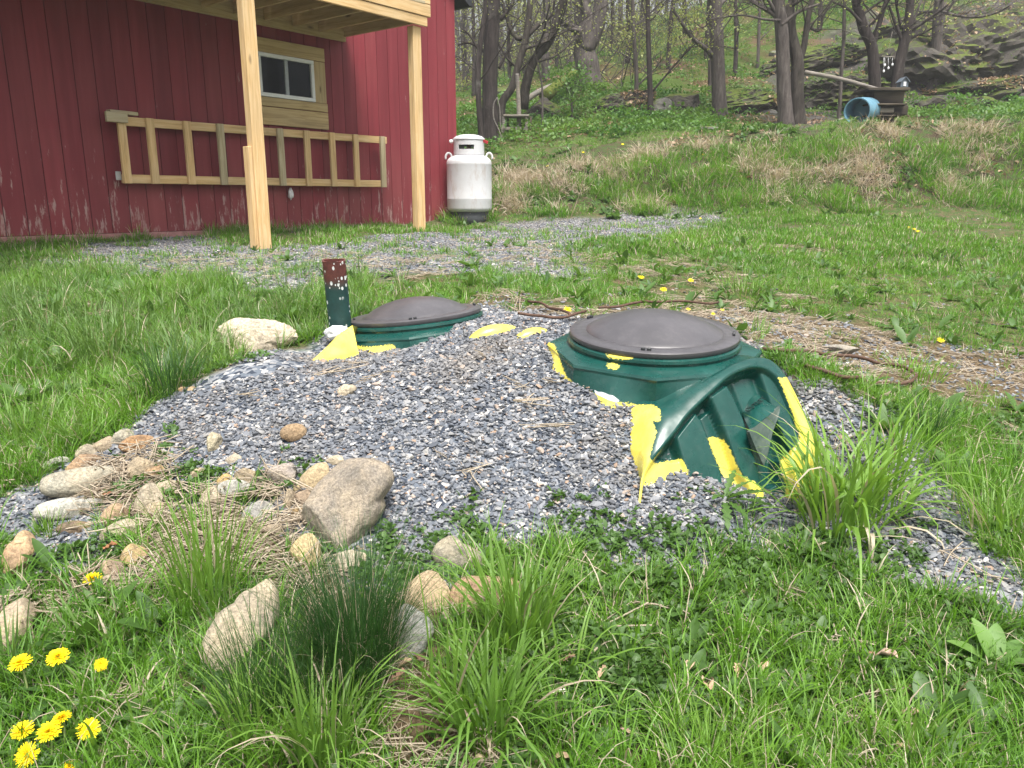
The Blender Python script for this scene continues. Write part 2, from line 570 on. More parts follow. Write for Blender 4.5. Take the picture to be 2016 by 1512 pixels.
# ------------------------------------------------------------------ ground sheet
def make_ground():
    sx = np.arcsinh(230 / 0.9)
    xs = 0.9 * np.sinh(np.linspace(-sx, sx, 430))
    sy0, sy1 = np.arcsinh(62 / 1.2), np.arcsinh(270 / 1.2)
    ys = 2.2 + 1.2 * np.sinh(np.linspace(-sy0, sy1, 520))
    X, Y = np.meshgrid(xs, ys)
    x, y = X.ravel(), Y.ravel()
    z = H(x, y)
    ny, nx = X.shape
    i, j = np.meshgrid(np.arange(ny - 1), np.arange(nx - 1), indexing='ij')
    Fq = np.stack([i * nx + j, i * nx + j + 1, (i + 1) * nx + j + 1, (i + 1) * nx + j], -1).reshape(-1, 4)
    m = masks(x, y)
    c1 = np.stack([m['mound'], m['drive'], np.maximum(m['dirt'], m['straw']), np.ones(len(x))], -1)
    c2 = np.stack([m['bank'], m['woods'], m['rocky'], np.ones(len(x))], -1)
    mt, n, b = new_mat('ground')
    a1 = N(n, 'ShaderNodeAttribute', attribute_name='m1')
    a2 = N(n, 'ShaderNodeAttribute', attribute_name='m2')
    s1, s2 = N(n, 'ShaderNodeSeparateColor'), N(n, 'ShaderNodeSeparateColor')
    n.links.new(a1.outputs['Color'], s1.inputs[0])
    n.links.new(a2.outputs['Color'], s2.inputs[0])
    tc = N(n, 'ShaderNodeTexCoord').outputs['Object']
    nf = noise(n, 9, 5, 0.65, tc)
    nfine = noise(n, 60, 4, 0.7, tc)
    nbig = noise(n, 0.7, 4, 0.6, tc)
    soil = ramp(n, nfine, [(0.25, (0.035, 0.024, 0.014)), (0.5, (0.10, 0.072, 0.042)), (0.75, (0.26, 0.20, 0.125))])
    green = ramp(n, nfine, [(0.3, (0.022, 0.045, 0.012)), (0.7, (0.075, 0.13, 0.03))])
    lawn = mix(n, ramp(n, nf, [(0.42, (0, 0, 0)), (0.62, (1, 1, 1))]), green, soil)
    vor = N(n, 'ShaderNodeTexVoronoi', feature='F1', inputs={'Scale': 46.0, 'Randomness': 1.0})
    n.links.new(tc, vor.inputs['Vector'])
    sep = N(n, 'ShaderNodeSeparateColor')
    n.links.new(vor.outputs['Color'], sep.inputs[0])
    stone = ramp(n, sep.outputs[0], [(0.0, (0.045, 0.055, 0.075)), (0.3, (0.13, 0.15, 0.18)), (0.6, (0.24, 0.25, 0.27)), (0.85, (0.42, 0.41, 0.40)), (1.0, (0.45, 0.34, 0.27))], 'CONSTANT')
    c = mix(n, s1.outputs[2], lawn, soil)
    c = mix(n, s1.outputs[1], c, mix(n, ramp(n, nfine, [(0.48, (0, 0, 0)), (0.62, (1, 1, 1))]), stone, soil))
    c = mix(n, s1.outputs[0], c, stone)
    dry = ramp(n, nfine, [(0.35, (0.020, 0.014, 0.010)), (0.52, (0.060, 0.043, 0.028)), (0.64, (0.11, 0.082, 0.055)), (0.8, (0.25, 0.20, 0.14))])
    bankc = mix(n, ramp(n, nf, [(0.40, (0, 0, 0)), (0.58, (1, 1, 1))]), green, dry)
    c = mix(n, s2.outputs[0], c, bankc)
    leaf = ramp(n, nfine, [(0.2, (0.030, 0.020, 0.014)), (0.5, (0.105, 0.065, 0.040)), (0.8, (0.22, 0.145, 0.095))])
    moss = ramp(n, nfine, [(0.25, (0.02, 0.042, 0.009)), (0.75, (0.10, 0.145, 0.028))])
    wood = mix(n, ramp(n, nbig, [(0.47, (0, 0, 0)), (0.63, (1, 1, 1))]), moss, leaf)
    c = mix(n, s2.outputs[1], c, wood)
    rk = ramp(n, noise(n, 3.0, 6, 0.65, tc), [(0.3, (0.022, 0.021, 0.020)), (0.55, (0.075, 0.068, 0.062)), (0.78, (0.16, 0.148, 0.135))])
    rk = mix(n, ramp(n, noise(n, 0.9, 5, 0.6, tc), [(0.52, (0, 0, 0)), (0.62, (1, 1, 1))]), rk, moss)
    rk = mix(n, ramp(n, noise(n, 1.7, 5, 0.6, tc), [(0.56, (0, 0, 0)), (0.64, (1, 1, 1))]), rk, leaf)
    c = mix(n, s2.outputs[2], c, rk)
    col(n, b, c, 0.95, 0.15)
    hgt = math_n(n, 'ADD', math_n(n, 'MULTIPLY', vor.outputs['Distance'], -0.6), nfine)
    bump(n, b, hgt, 0.6, 0.02)
    me = mesh('ground', np.stack([x, y, z], -1), Fq, [mt], None, True, {'m1': ('FLOAT_COLOR', c1), 'm2': ('FLOAT_COLOR', c2)})
    return tag(link('ground', me), 'uneven yard ground rising from the gravel mound to a grassy bank and a wooded hill', None, None, 'structure')


make_ground()

# ------------------------------------------------------------------ materials of the barn
def siding_mat():
    m, n, b = new_mat('red_painted_siding')
    v = coords(n, 'Object', (9, 9, 0.8), 40)
    vo = coords(n, 'Object', (1, 1, 1), 40)
    g = N(n, 'ShaderNodeNewGeometry')
    sp = N(n, 'ShaderNodeSeparateXYZ')
    n.links.new(g.outputs['Position'], sp.inputs[0])
    base = ramp(n, noise(n, 1.2, 5, 0.6, v), [(0.25, (0.160, 0.020, 0.028)), (0.55, (0.200, 0.027, 0.037)), (0.8, (0.235, 0.042, 0.052))])
    oi = N(n, 'ShaderNodeObjectInfo')
    base = mix(n, 1.0, base, ramp(n, oi.outputs['Random'], [(0.0, (0.86, 0.86, 0.86)), (1.0, (1.14, 1.12, 1.12))]), 'MULTIPLY')
    # bare, whitish wear: strong near the ground, in streaks higher up
    low = N(n, 'ShaderNodeMapRange', inputs={'From Min': 1.18, 'From Max': 2.25, 'To Min': 0.145, 'To Max': 0.0})
    n.links.new(sp.outputs[2], low.inputs[0])
    wear = math_n(n, 'ADD', noise(n, 2.6, 6, 0.72, coords(n, 'Object', (6, 6, 1.1), 40)), low.outputs[0])
    big = noise(n, 0.8, 3, 0.5, vo)
    wear = math_n(n, 'ADD', wear, math_n(n, 'MULTIPLY', big, 0.12))
    wm = ramp(n, wear, [(0.735, (0, 0, 0)), (0.80, (1, 1, 1))])
    c = mix(n, math_n(n, 'MULTIPLY', wm, 0.60), base, (0.50, 0.40, 0.37))
    fade = ramp(n, math_n(n, 'ADD', noise(n, 0.6, 3, 0.5, vo), low.outputs[0]), [(0.50, (0, 0, 0)), (0.85, (1, 1, 1))])
    c = mix(n, math_n(n, 'MULTIPLY', fade, 0.5), c, (0.27, 0.085, 0.078))
    col(n, b, c, 0.62, 0.35)
    bump(n, b, noise(n, 8, 5, 0.6, v), 0.12, 0.002)
    return m


def wood_mat(name, a, bcol, knots=True, grain=1.0):
    m, n, b = new_mat(name)
    v = coords(n, 'Object', (1.3, 22, 22), 25)
    w1 = noise(n, 1.6, 5, 0.62, v, 0.6)
    c = ramp(n, w1, [(0.25, tuple(x * 0.62 for x in a)), (0.45, a), (0.6, bcol), (0.82, tuple(x * 0.78 for x in bcol))])
    big = noise(n, 1.1, 2, 0.5, coords(n, 'Object', (1, 3, 3), 25))
    c = mix(n, math_n(n, 'MULTIPLY', ramp(n, big, [(0.4, (0, 0, 0)), (0.7, (1, 1, 1))]), 0.35), c, (0.30, 0.25, 0.17))
    if knots:
        vk = N(n, 'ShaderNodeTexVoronoi', feature='F1', inputs={'Scale': 1.0, 'Randomness': 1.0})
        n.links.new(coords(n, 'Object', (1.7, 5.0, 5.0), 25), vk.inputs['Vector'])
        kn = ramp(n, vk.outputs['Distance'], [(0.0, (1, 1, 1)), (0.06, (0.75, 0.75, 0.75)), (0.12, (0, 0, 0))])
        c = mix(n, kn, c, (0.085, 0.045, 0.02))
    col(n, b, c, 0.75, 0.25)
    bump(n, b, w1, 0.25, 0.003)
    return m


M_RED = siding_mat()
M_PINE = wood_mat('new_pine', (0.60, 0.395, 0.180), (0.70, 0.50, 0.27))
M_PINE2 = wood_mat('greenish_pine', (0.43, 0.31, 0.145), (0.53, 0.40, 0.21))
M_PINE3 = wood_mat('greyed_pine', (0.40, 0.33, 0.20), (0.48, 0.41, 0.28))
M_DARKW = wood_mat('dark_weathered_wood', (0.016, 0.012, 0.010), (0.036, 0.027, 0.021), False)
M_GREYW = wood_mat('grey_weathered_wood', (0.16, 0.145, 0.13), (0.25, 0.23, 0.21), False)
M_WHITE = plain('white_vinyl', (0.72, 0.73, 0.74), 0.45, 0.06, 8, 0, 0.05)
M_PINK = plain('faded_red_board', (0.34, 0.17, 0.155), 0.8, 0.25, 12)
M_DARK = plain('black_metal', (0.02, 0.022, 0.026), 0.5, 0.3, 10)
M_STEEL = plain('galvanised_steel', (0.42, 0.43, 0.44), 0.45, 0.15, 10, 0.6)


def glass_mat():
    m, n, b = new_mat('dark_window_glass')
    c = ramp(n, noise(n, 1.5, 3, 0.5, coords(n)), [(0.3, (0.010, 0.012, 0.016)), (0.7, (0.022, 0.026, 0.034))])
    col(n, b, c, 0.12, 0.12)
    return m


M_GLASS = glass_mat()

# ------------------------------------------------------------------ barn
WD = np.array((0.6157, 0.7880, 0.0))      # along the front wall, away from the camera
WN = np.array((0.7880, -0.6157, 0.0))     # out of the front wall
CORNER = np.array((-0.87, 12.70, 0.0))


def wall_hit(px, py, off=0.0):
    d = ray(px, py)
    e = np.array((0, 0, EYE))
    p0 = CORNER + WN * off
    s = ((p0 - e) @ WN) / (d @ WN)
    p = e + d * s
    return (CORNER - p) @ WD, p[2]       # distance from the corner towards the left, height


def wp(t, z, off=0.0):
    return CORNER - WD * t + WN * off + np.array((0, 0, z))


Z_SILL = EYE - 0.335
Z_EAVE = EYE + 3.02
WALL_L = 8.74
RIDGE_T = WALL_L / 2


def roof_z(t):
    return Z_EAVE + 0.62 * (RIDGE_T - abs(t - RIDGE_T))


barn = thing('barn', wp(WALL_L / 2, Z_SILL), 'red barn clad in vertical boards with worn paint and one small slider window', 'barn')


def make_siding():
    bw = 0.2032
    k = int(round(WALL_L / bw))
    shared = {}
    for i in range(k):
        t0, t1 = i * bw + 0.004, (i + 1) * bw - 0.004
        z0 = Z_SILL
        za, zb = roof_z(t0) - 0.02, roof_z(t1) - 0.02
        V, e = [], 0.003
        for off in (-0.008, 0.0):
            for (t, z) in ((t0, z0), (t1, z0), (t1, zb), (t0, za)):
                V.append(wp(t, z, off))
        V = np.array(V)
        cen = np.array(wp((t0 + t1) / 2, Z_SILL))
        me = mesh('siding_board', V - cen, [(4, 5, 6, 7), (0, 3, 2, 1), (0, 1, 5, 4), (1, 2, 6, 5), (2, 3, 7, 6), (3, 0, 4, 7)], [M_RED])
        link('siding_board', me, barn, Matrix.Translation(cen))
    # wall body behind the boards: the grooves are its darker face
    core = [wp(0.01, Z_SILL - 0.5, -0.01), wp(WALL_L, Z_SILL - 0.5, -0.01), wp(WALL_L, Z_EAVE - 0.03, -0.01), wp(RIDGE_T, roof_z(RIDGE_T) - 0.03, -0.01), wp(0.01, Z_EAVE - 0.03, -0.01)]
    back = [np.array(p) - WN * 6 for p in core]
    V = np.array(core + back)
    mm = plain('groove_red', (0.05, 0.008, 0.011), 0.8, 0.2)
    link('wall_body', mesh('wall_body', V, [(0, 1, 2, 3, 4), (9, 8, 7, 6, 5), (0, 5, 6, 1), (1, 6, 7, 2), (2, 7, 8, 3), (3, 8, 9, 4), (4, 9, 5, 0)], [mm]), barn)
    # corner board edge, kick board at the bottom
    board('kick_board', wp(6.0, Z_SILL - 0.10, 0.0), wp(WALL_L - 0.02, Z_SILL - 0.10, 0.0), 0.03, 0.19, (0, 0, 1), M_PINK, barn)
    board('kick_board', wp(0.02, Z_SILL - 0.07, -0.002), wp(5.98, Z_SILL - 0.07, -0.002), 0.02, 0.13, (0, 0, 1), M_PINK, barn)
    # roof: two slabs
    for (ta, tb) in ((-0.24, RIDGE_T), (WALL_L + 0.24, RIDGE_T)):
        za, zb = Z_EAVE - 0.24 * 0.62 + 0.02, roof_z(RIDGE_T) + 0.02
        V = []
        for off in (0.10, -6.2):
            for (t, z) in ((ta, za), (tb, zb), (tb, zb + 0.09), (ta, za + 0.09)):
                V.append(wp(t, z, off))
        link('roof', mesh('roof', np.array(V), [(0, 1, 2, 3), (7, 6, 5, 4), (0, 4, 5, 1), (1, 5, 6, 2), (2, 6, 7, 3), (3, 7, 4, 0)], [M_DARK]), barn)
    g = board('gutter', wp(-0.30, Z_EAVE - 0.06, 0.06), wp(-0.30, Z_EAVE - 0.06, -5.5), 0.11, 0.12, (0, 0, 1), M_DARK, barn, 0.02)


make_siding()


def make_window():
    tl, tr, br, bl = [wall_hit(*q) for q in ((503, 101), (613, 121), (617, 203), (506, 187))]
    t0, t1 = (tr[0] + br[0]) / 2, (tl[0] + bl[0]) / 2
    z0, z1 = (bl[1] + br[1]) / 2, (tl[1] + tr[1]) / 2
    win = link('window', box_mesh('window', t1 - t0 - 0.10, 0.004, z1 - z0 - 0.06, 0, M_DARK), barn,
               Matrix.Translation(Vector(wp((t0 + t1) / 2, (z0 + z1) / 2, 0.012))) @ basis(-WD, (0, 0, 1)))
    def wboard(nm, ta, za, tb, zb, w_, off, th, mat, par):
        a, bb = wp(ta, za, off), wp(tb, zb, off)
        return board(nm, a, bb, w_, th, WN, mat, par, 0.003)
    fw = 0.045
    def sub(nm, ta, za, tb, zb, w_, off, th, mat):
        o = wboard(nm, ta, za, tb, zb, w_, off, th, mat, None)
        mw = o.matrix_world.copy()
        bpy.context.view_layer.update()
        o.parent = win
        o.matrix_parent_inverse = (Matrix.Translation(Vector(wp((t0 + t1) / 2, (z0 + z1) / 2, 0.012))) @ basis(-WD, (0, 0, 1))).inverted()
        return o
    sub('frame', t0, z1 - fw / 2, t1, z1 - fw / 2, fw, 0.030, 0.04, M_WHITE)
    sub('frame', t0, z0 + fw / 2, t1, z0 + fw / 2, fw, 0.030, 0.04, M_WHITE)
    sub('frame', t0 + fw / 2, z0 + fw + .002, t0 + fw / 2, z1 - fw - .002, fw, 0.030, 0.04, M_WHITE)
    sub('frame', t1 - fw / 2, z0 + fw + .002, t1 - fw / 2, z1 - fw - .002, fw, 0.030, 0.04, M_WHITE)
    tm = (t0 + t1) / 2
    sub('mullion', tm, z0 + fw + .002, tm, z1 - fw - .002, 0.05, 0.026, 0.022, plain('grey_sash', (0.34, 0.37, 0.40), 0.5, 0.1))
    for (a, bb, o_) in ((t0 + fw + .003, tm - 0.028, 0.020), (tm + 0.028, t1 - fw - .003, 0.018)):
        sub('pane', a, (z0 + z1) / 2, bb, (z0 + z1) / 2, z1 - z0 - 2 * fw - .006, o_, 0.006, M_GLASS)
    # pine trim boards round the window
    T0, T1 = wall_hit(635, 100)[0], t1 + 0.14
    zt = wall_hit(633, 97)[1]
    zb1, zb2 = wall_hit(637, 222)[1], wall_hit(638, 256)[1]
    for nm, ta, za, tb, zb, w_ in (('trim_board', T0, (zt + z1) / 2 + .004, T1, (zt + z1) / 2 + .004, zt - z1 - .004),
                                   ('trim_board', T0 + (t0 - T0) / 2, z0 - .002, T0 + (t0 - T0) / 2, z1, t0 - T0 - .006),
                                   ('trim_board', t1 + 0.07, z0 - .002, t1 + 0.07, z1, 0.13),
                                   ('trim_board', T0 - 0.01, (z0 + zb1) / 2, T1, (z0 + zb1) / 2, z0 - zb1 - .010),
                                   ('trim_board', T0 - 0.012, (zb1 + zb2) / 2, T1, (zb1 + zb2) / 2, zb1 - zb2 - .008)):
        wboard(nm, ta, za, tb, zb, w_, 0.024, 0.022, M_PINE2, barn)


make_window()

# ------------------------------------------------------------------ deck over the window
Z_DK = EYE + 2.03


def make_deck():
    t_r = wall_hit(676, 79)[0]
    t_l = t_r + 5.9
    D = 1.50
    dk = thing('deck', wp((t_r + t_l) / 2, Z_DK, D / 2), 'raised pine deck on posts along the red barn wall, joists showing below', 'deck')
    board('ledger_board', wp(t_r, Z_DK + 0.12, 0.035), wp(t_l, Z_DK + 0.12, 0.035), 0.235, 0.04, WN, M_PINE2, dk)
    H0_ = 0.0
    for k, hgt in enumerate((0.11, 0.14, 0.14, 0.14)):
        ext = (0.0, -0.05, -0.05, -0.05)[k]
        zc = Z_DK + H0_ + hgt / 2
        board('fascia_board', wp(t_r + ext, zc, D + (0.02, 0.03, 0.03, 0.03)[k]), wp(t_l, zc, D + (0.02, 0.03, 0.03, 0.03)[k]), hgt - 0.006, 0.038, WN, M_PINE, dk, 0.005)
        H0_ += hgt
    t = t_r + 0.02
    while t < t_l:
        board('joist', wp(t, Z_DK + 0.15, 0.058), wp(t, Z_DK + 0.15, D - 0.002), 0.038, 0.18, (0, 0, 1), M_PINE2, dk)
        t += 0.405
    for i in range(10):
        o = 0.08 + i * 0.148
        board('deck_board', wp(t_r + 0.04, Z_DK + 0.262, o + 0.07 if i else o + 0.062), wp(t_l, Z_DK + 0.262, o + 0.07 if i else o + 0.062), 0.141, 0.036, (0, 0, 1), M_PINE3, dk)
    for (px, py, Y, sec) in ((505, 487, 8.05, True), (826, 456, 9.98, False), (None, None, 6.05, True)):
        if px is None:
            base = np.array((0.7813 * Y - 8.88, Y, 0))
        else:
            base = P(px, py, Y)
        gz = H(base[0], base[1])[0] - 0.06
        bx, by = base[0], base[1]
        top = Z_DK + (1.0 if sec else -0.003)
        off = (np.array((bx, by, 0)) - CORNER) @ WN
        tt = (CORNER - np.array((bx, by, 0))) @ WD
        if sec:
            off = max(off, D + 0.10)
        board('post', wp(tt, gz, off), wp(tt, top, off), 0.135, 0.10, WN, M_PINE, dk, 0.006)
        if sec and px:
            board('post_brace', wp(tt + 0.088, gz, off - 0.02), wp(tt + 0.088, gz + 1.05, off - 0.02), 0.038, 0.10, WN, M_PINE, dk, 0.005)
    return dk


make_deck()

# ------------------------------------------------------------------ ladder-like railing section hung on the wall
def make_rail():
    OFF = 0.10
    tl, zl = wall_hit(236, 236, OFF)
    tr, zr = wall_hit(760, 275, OFF)
    bl, zbl = wall_hit(240, 352, OFF)
    br, zbr = wall_hit(758, 362, OFF)
    r = thing('railing_section', wp((tl + tr) / 2, (zl + zbl) / 2, OFF), 'unfinished pine railing section with nine balusters fixed flat on the red wall', 'railing')
    board('top_rail', wp(tl, zl - .01, OFF), wp(tr, zr - 0.01, OFF), 0.09, 0.038, WN, M_PINE, r)
    board('bottom_rail', wp(bl, zbl, OFF), wp(br, zbr, OFF), 0.09, 0.038, WN, M_PINE, r)
    xs = [(244, 240), (301, 297), (374, 368), (439, 433), (497, 493), (555, 551), (607, 603), (657, 653), (704, 700), (757, 753)]
    xs = [(249, 241), (304, 297), (376, 369), (440, 434), (556, 551), (608, 603), (657, 653), (703, 699), (755, 752)]
    fix = []
    for (xb, xt) in xs:
        fix.append((wall_hit(xb, 350, OFF + .04)[0] + wall_hit(xt, 250, OFF + .04)[0]) / 2)
    for i, t in enumerate(fix):
        zt = zl + (zr - zl) * (tl - t) / (tl - tr) + 0.035
        zb = zbl + (zbr - zbl) * (bl - t) / (bl - br) - 0.048
        board('baluster', wp(t, zb, OFF + 0.039), wp(t, zt, OFF + 0.039), 0.085, 0.038, WN, [M_PINE, M_PINE, M_PINE, M_PINE3, M_PINE3, M_PINE, M_PINE, M_PINE, M_PINE3][i], r)
    t1, z1 = wall_hit(208, 229, OFF + .08)
    t2, _ = wall_hit(250, 229, OFF + .08)
    board('block', wp(t1, z1, OFF + 0.08), wp(t2, z1, OFF + 0.08), 0.10, 0.04, WN, M_PINE3, r)
    t1, z1 = wall_hit(213, 215, OFF)
    t2, z2 = wall_hit(269, 221, OFF)
    board('block', wp(t1, z1 - .02, OFF - .01), wp(t2, z2 - 0.02, OFF - .01), 0.088, 0.036, (0, 0, 1), M_PINE3, r)
    t1, z1 = wall_hit(236, 349, OFF)
    board('metal_bracket', wp(t1 + .012, z1 - .03, OFF), wp(t1 + .012, z1 + 0.06, OFF), 0.06, 0.008, WN, M_STEEL, r)


make_rail()


def make_rag():
    V, Fc = [], []
    t, z = wall_hit(573, 381, 0.05)
    bm = bmesh.new()
    bmesh.ops.create_icosphere(bm, subdivisions=3, radius=1)
    co = np.array([v.co[:] for v in bm.verts])
    d = 1 + 0.9 * fbm3(co * 2.4, 3, 5)
    co = co * d[:, None] * np.array((0.034, 0.03, 0.07))
    co[:, 0] *= 1 + 0.4 * np.clip(-co[:, 2] / 0.07, -1, 1)
    fs = [tuple(v.index for v in f.verts) for f in bm.faces]
    bm.free()
    me = mesh('plastic_wrap', co, fs, [plain('white_plastic_film', (0.62, 0.62, 0.63), 0.35, 0.2, 30, 0, 0.5)])
    tag(link('plastic_wrap', me, None, Matrix.Translation(Vector(wp(t, z, 0.045)))), 'small crumpled white plastic wrap on the red wall below the railing', 'plastic wrap')


make_rag()

# ------------------------------------------------------------------ septic tank
def paint_mat():
    m, n, b = new_mat('green_paint_over_yellow')
    v = coords(n, 'Object')
    e = attr(n, 'bare')
    edge = math_n(n, 'ADD', e, math_n(n, 'MULTIPLY', math_n(n, 'SUBTRACT', noise(n, 95, 5, 0.7, v), 0.5), 0.8))
    f = ramp(n, edge, [(0.46, (0, 0, 0)), (0.54, (1, 1, 1))])
    speck = ramp(n, noise(n, 38, 2, 0.5, v), [(0.80, (0, 0, 0)), (0.815, (1, 1, 1))])
    big = noise(n, 7, 4, 0.6, v)
    g = ramp(n, big, [(0.25, (0.003, 0.040, 0.033)), (0.6, (0.007, 0.060, 0.050)), (0.85, (0.020, 0.095, 0.080))])
    dust = ramp(n, noise(n, 26, 5, 0.7, v), [(0.5, (0, 0, 0)), (0.8, (1, 1, 1))])
    g = mix(n, math_n(n, 'MULTIPLY', dust, 0.16), g, (0.13, 0.16, 0.14))
    y = ramp(n, noise(n, 12, 4, 0.6, v), [(0.25, (0.62, 0.47, 0.07)), (0.5, (0.80, 0.68, 0.10)), (0.8, (0.84, 0.74, 0.17))])
    dirt = ramp(n, noise(n, 16, 6, 0.7, v), [(0.5, (0, 0, 0)), (0.78, (1, 1, 1))])
    y = mix(n, math_n(n, 'MULTIPLY', dirt, 0.45), y, (0.42, 0.34, 0.16))
    c = mix(n, f, g, y)
    c = mix(n, math_n(n, 'MULTIPLY', speck, 0.7), c, (0.5, 0.62, 0.45))
    c = mix(n, ramp(n, attr(n, 'white'), [(0.45, (0, 0, 0)), (0.5, (1, 1, 1))]), c, (0.66, 0.70, 0.72))
    col(n, b, c, 0.40, 0.5)
    rr = ramp(n, noise(n, 18, 4, 0.6, v), [(0.3, (0.22,) * 3), (0.8, (0.40,) * 3)])
    n.links.new(rr, b.inputs['Roughness'])
    bump(n, b, noise(n, 6, 3, 0.5, v), 0.25, 0.02)
    return m


def lid_mat():
    m, n, b = new_mat('grey_lid_plastic')
    v = coords(n, 'Object')
    f = noise(n, 5, 4, 0.6, v)
    fine = noise(n, 90, 3, 0.6, coords(n, 'Object', (1, 0.15, 1)))
    c = ramp(n, f, [(0.25, (0.055, 0.053, 0.058)), (0.7, (0.084, 0.080, 0.088))])
    dust = ramp(n, math_n(n, 'ADD', math_n(n, 'MULTIPLY', noise(n, 45, 5, 0.75, v), 0.7), math_n(n, 'MULTIPLY', f, 0.35)), [(0.52, (0, 0, 0)), (0.75, (1, 1, 1))])
    c = mix(n, math_n(n, 'MULTIPLY', dust, 0.28), c, (0.17, 0.16, 0.16))
    col(n, b, c, 0.36, 0.5)
    bump(n, b, fine, 0.12, 0.003)
    return m


M_TANK, M_LID = paint_mat(), lid_mat()


def pip(px, py, poly):
    return sdist(np.stack([px, py], -1), np.asarray(poly, float))


YEL = [
    [(1070, 672), (1088, 676), (1100, 700), (1113, 738), (1140, 764), (1168, 772), (1205, 789), (1250, 796), (1285, 799), (1300, 806), (1300, 830), (1200, 830), (1080, 780)],
    [(1192, 695), (1220, 699), (1250, 701), (1244, 708), (1215, 708), (1197, 704)], [(1194, 716), (1207, 713), (1222, 722), (1205, 728), (1195, 723)],
    [(1291, 797), (1285, 830), (1293, 850), (1283, 880), (1279, 903), (1290, 912), (1322, 907), (1342, 903), (1354, 925), (1352, 1060), (1220, 1060), (1225, 850), (1262, 797)],
    [(1392, 863), (1404, 860), (1424, 866), (1438, 884), (1450, 915), (1462, 938), (1490, 952), (1510, 975), (1512, 1030), (1440, 960), (1420, 930), (1410, 905)],
    [(1532, 745), (1556, 800), (1574, 860), (1571, 872), (1537, 906), (1535, 915), (1548, 955), (1540, 1020), (1620, 1020), (1640, 880), (1600, 800), (1560, 740)],
    [(665, 672), (700, 681), (725, 683), (750, 681), (775, 678), (790, 710), (665, 720)],
]
WHI = [[(1170, 766), (1178, 772), (1187, 771), (1195, 776), (1207, 779), (1215, 785), (1221, 790), (1217, 793), (1195, 786), (1171, 775)]]


def bare_attr(V, polys=None):
    px, py = proj(V)
    d = np.full(len(V), -60.0)
    for q in (polys or YEL):
        d = np.maximum(d, pip(px, py, q))
    return np.clip(0.5 + d / 22.0, 0, 1)


tank = thing('septic_tank', P(1150, 700, 3.3), 'dark green painted septic tank with bare yellow edges and two domed grey lids in gravel', 'septic tank')


def ptank(name, V, Fc, smooth=True, sharp=40, par=tank):
    cen = V.mean(0)
    me = mesh(name, V - cen, Fc, [M_TANK], None, smooth, {'bare': ('FLOAT', bare_attr(V)), 'white': ('FLOAT', np.clip(0.5 + (bare_attr(V, WHI) - 0.5) * 4, 0, 1))})
    if smooth and sharp:
        me.set_sharp_from_angle(angle=R(sharp))
    return link(name, me, par, Matrix.Translation(Vector(cen)))


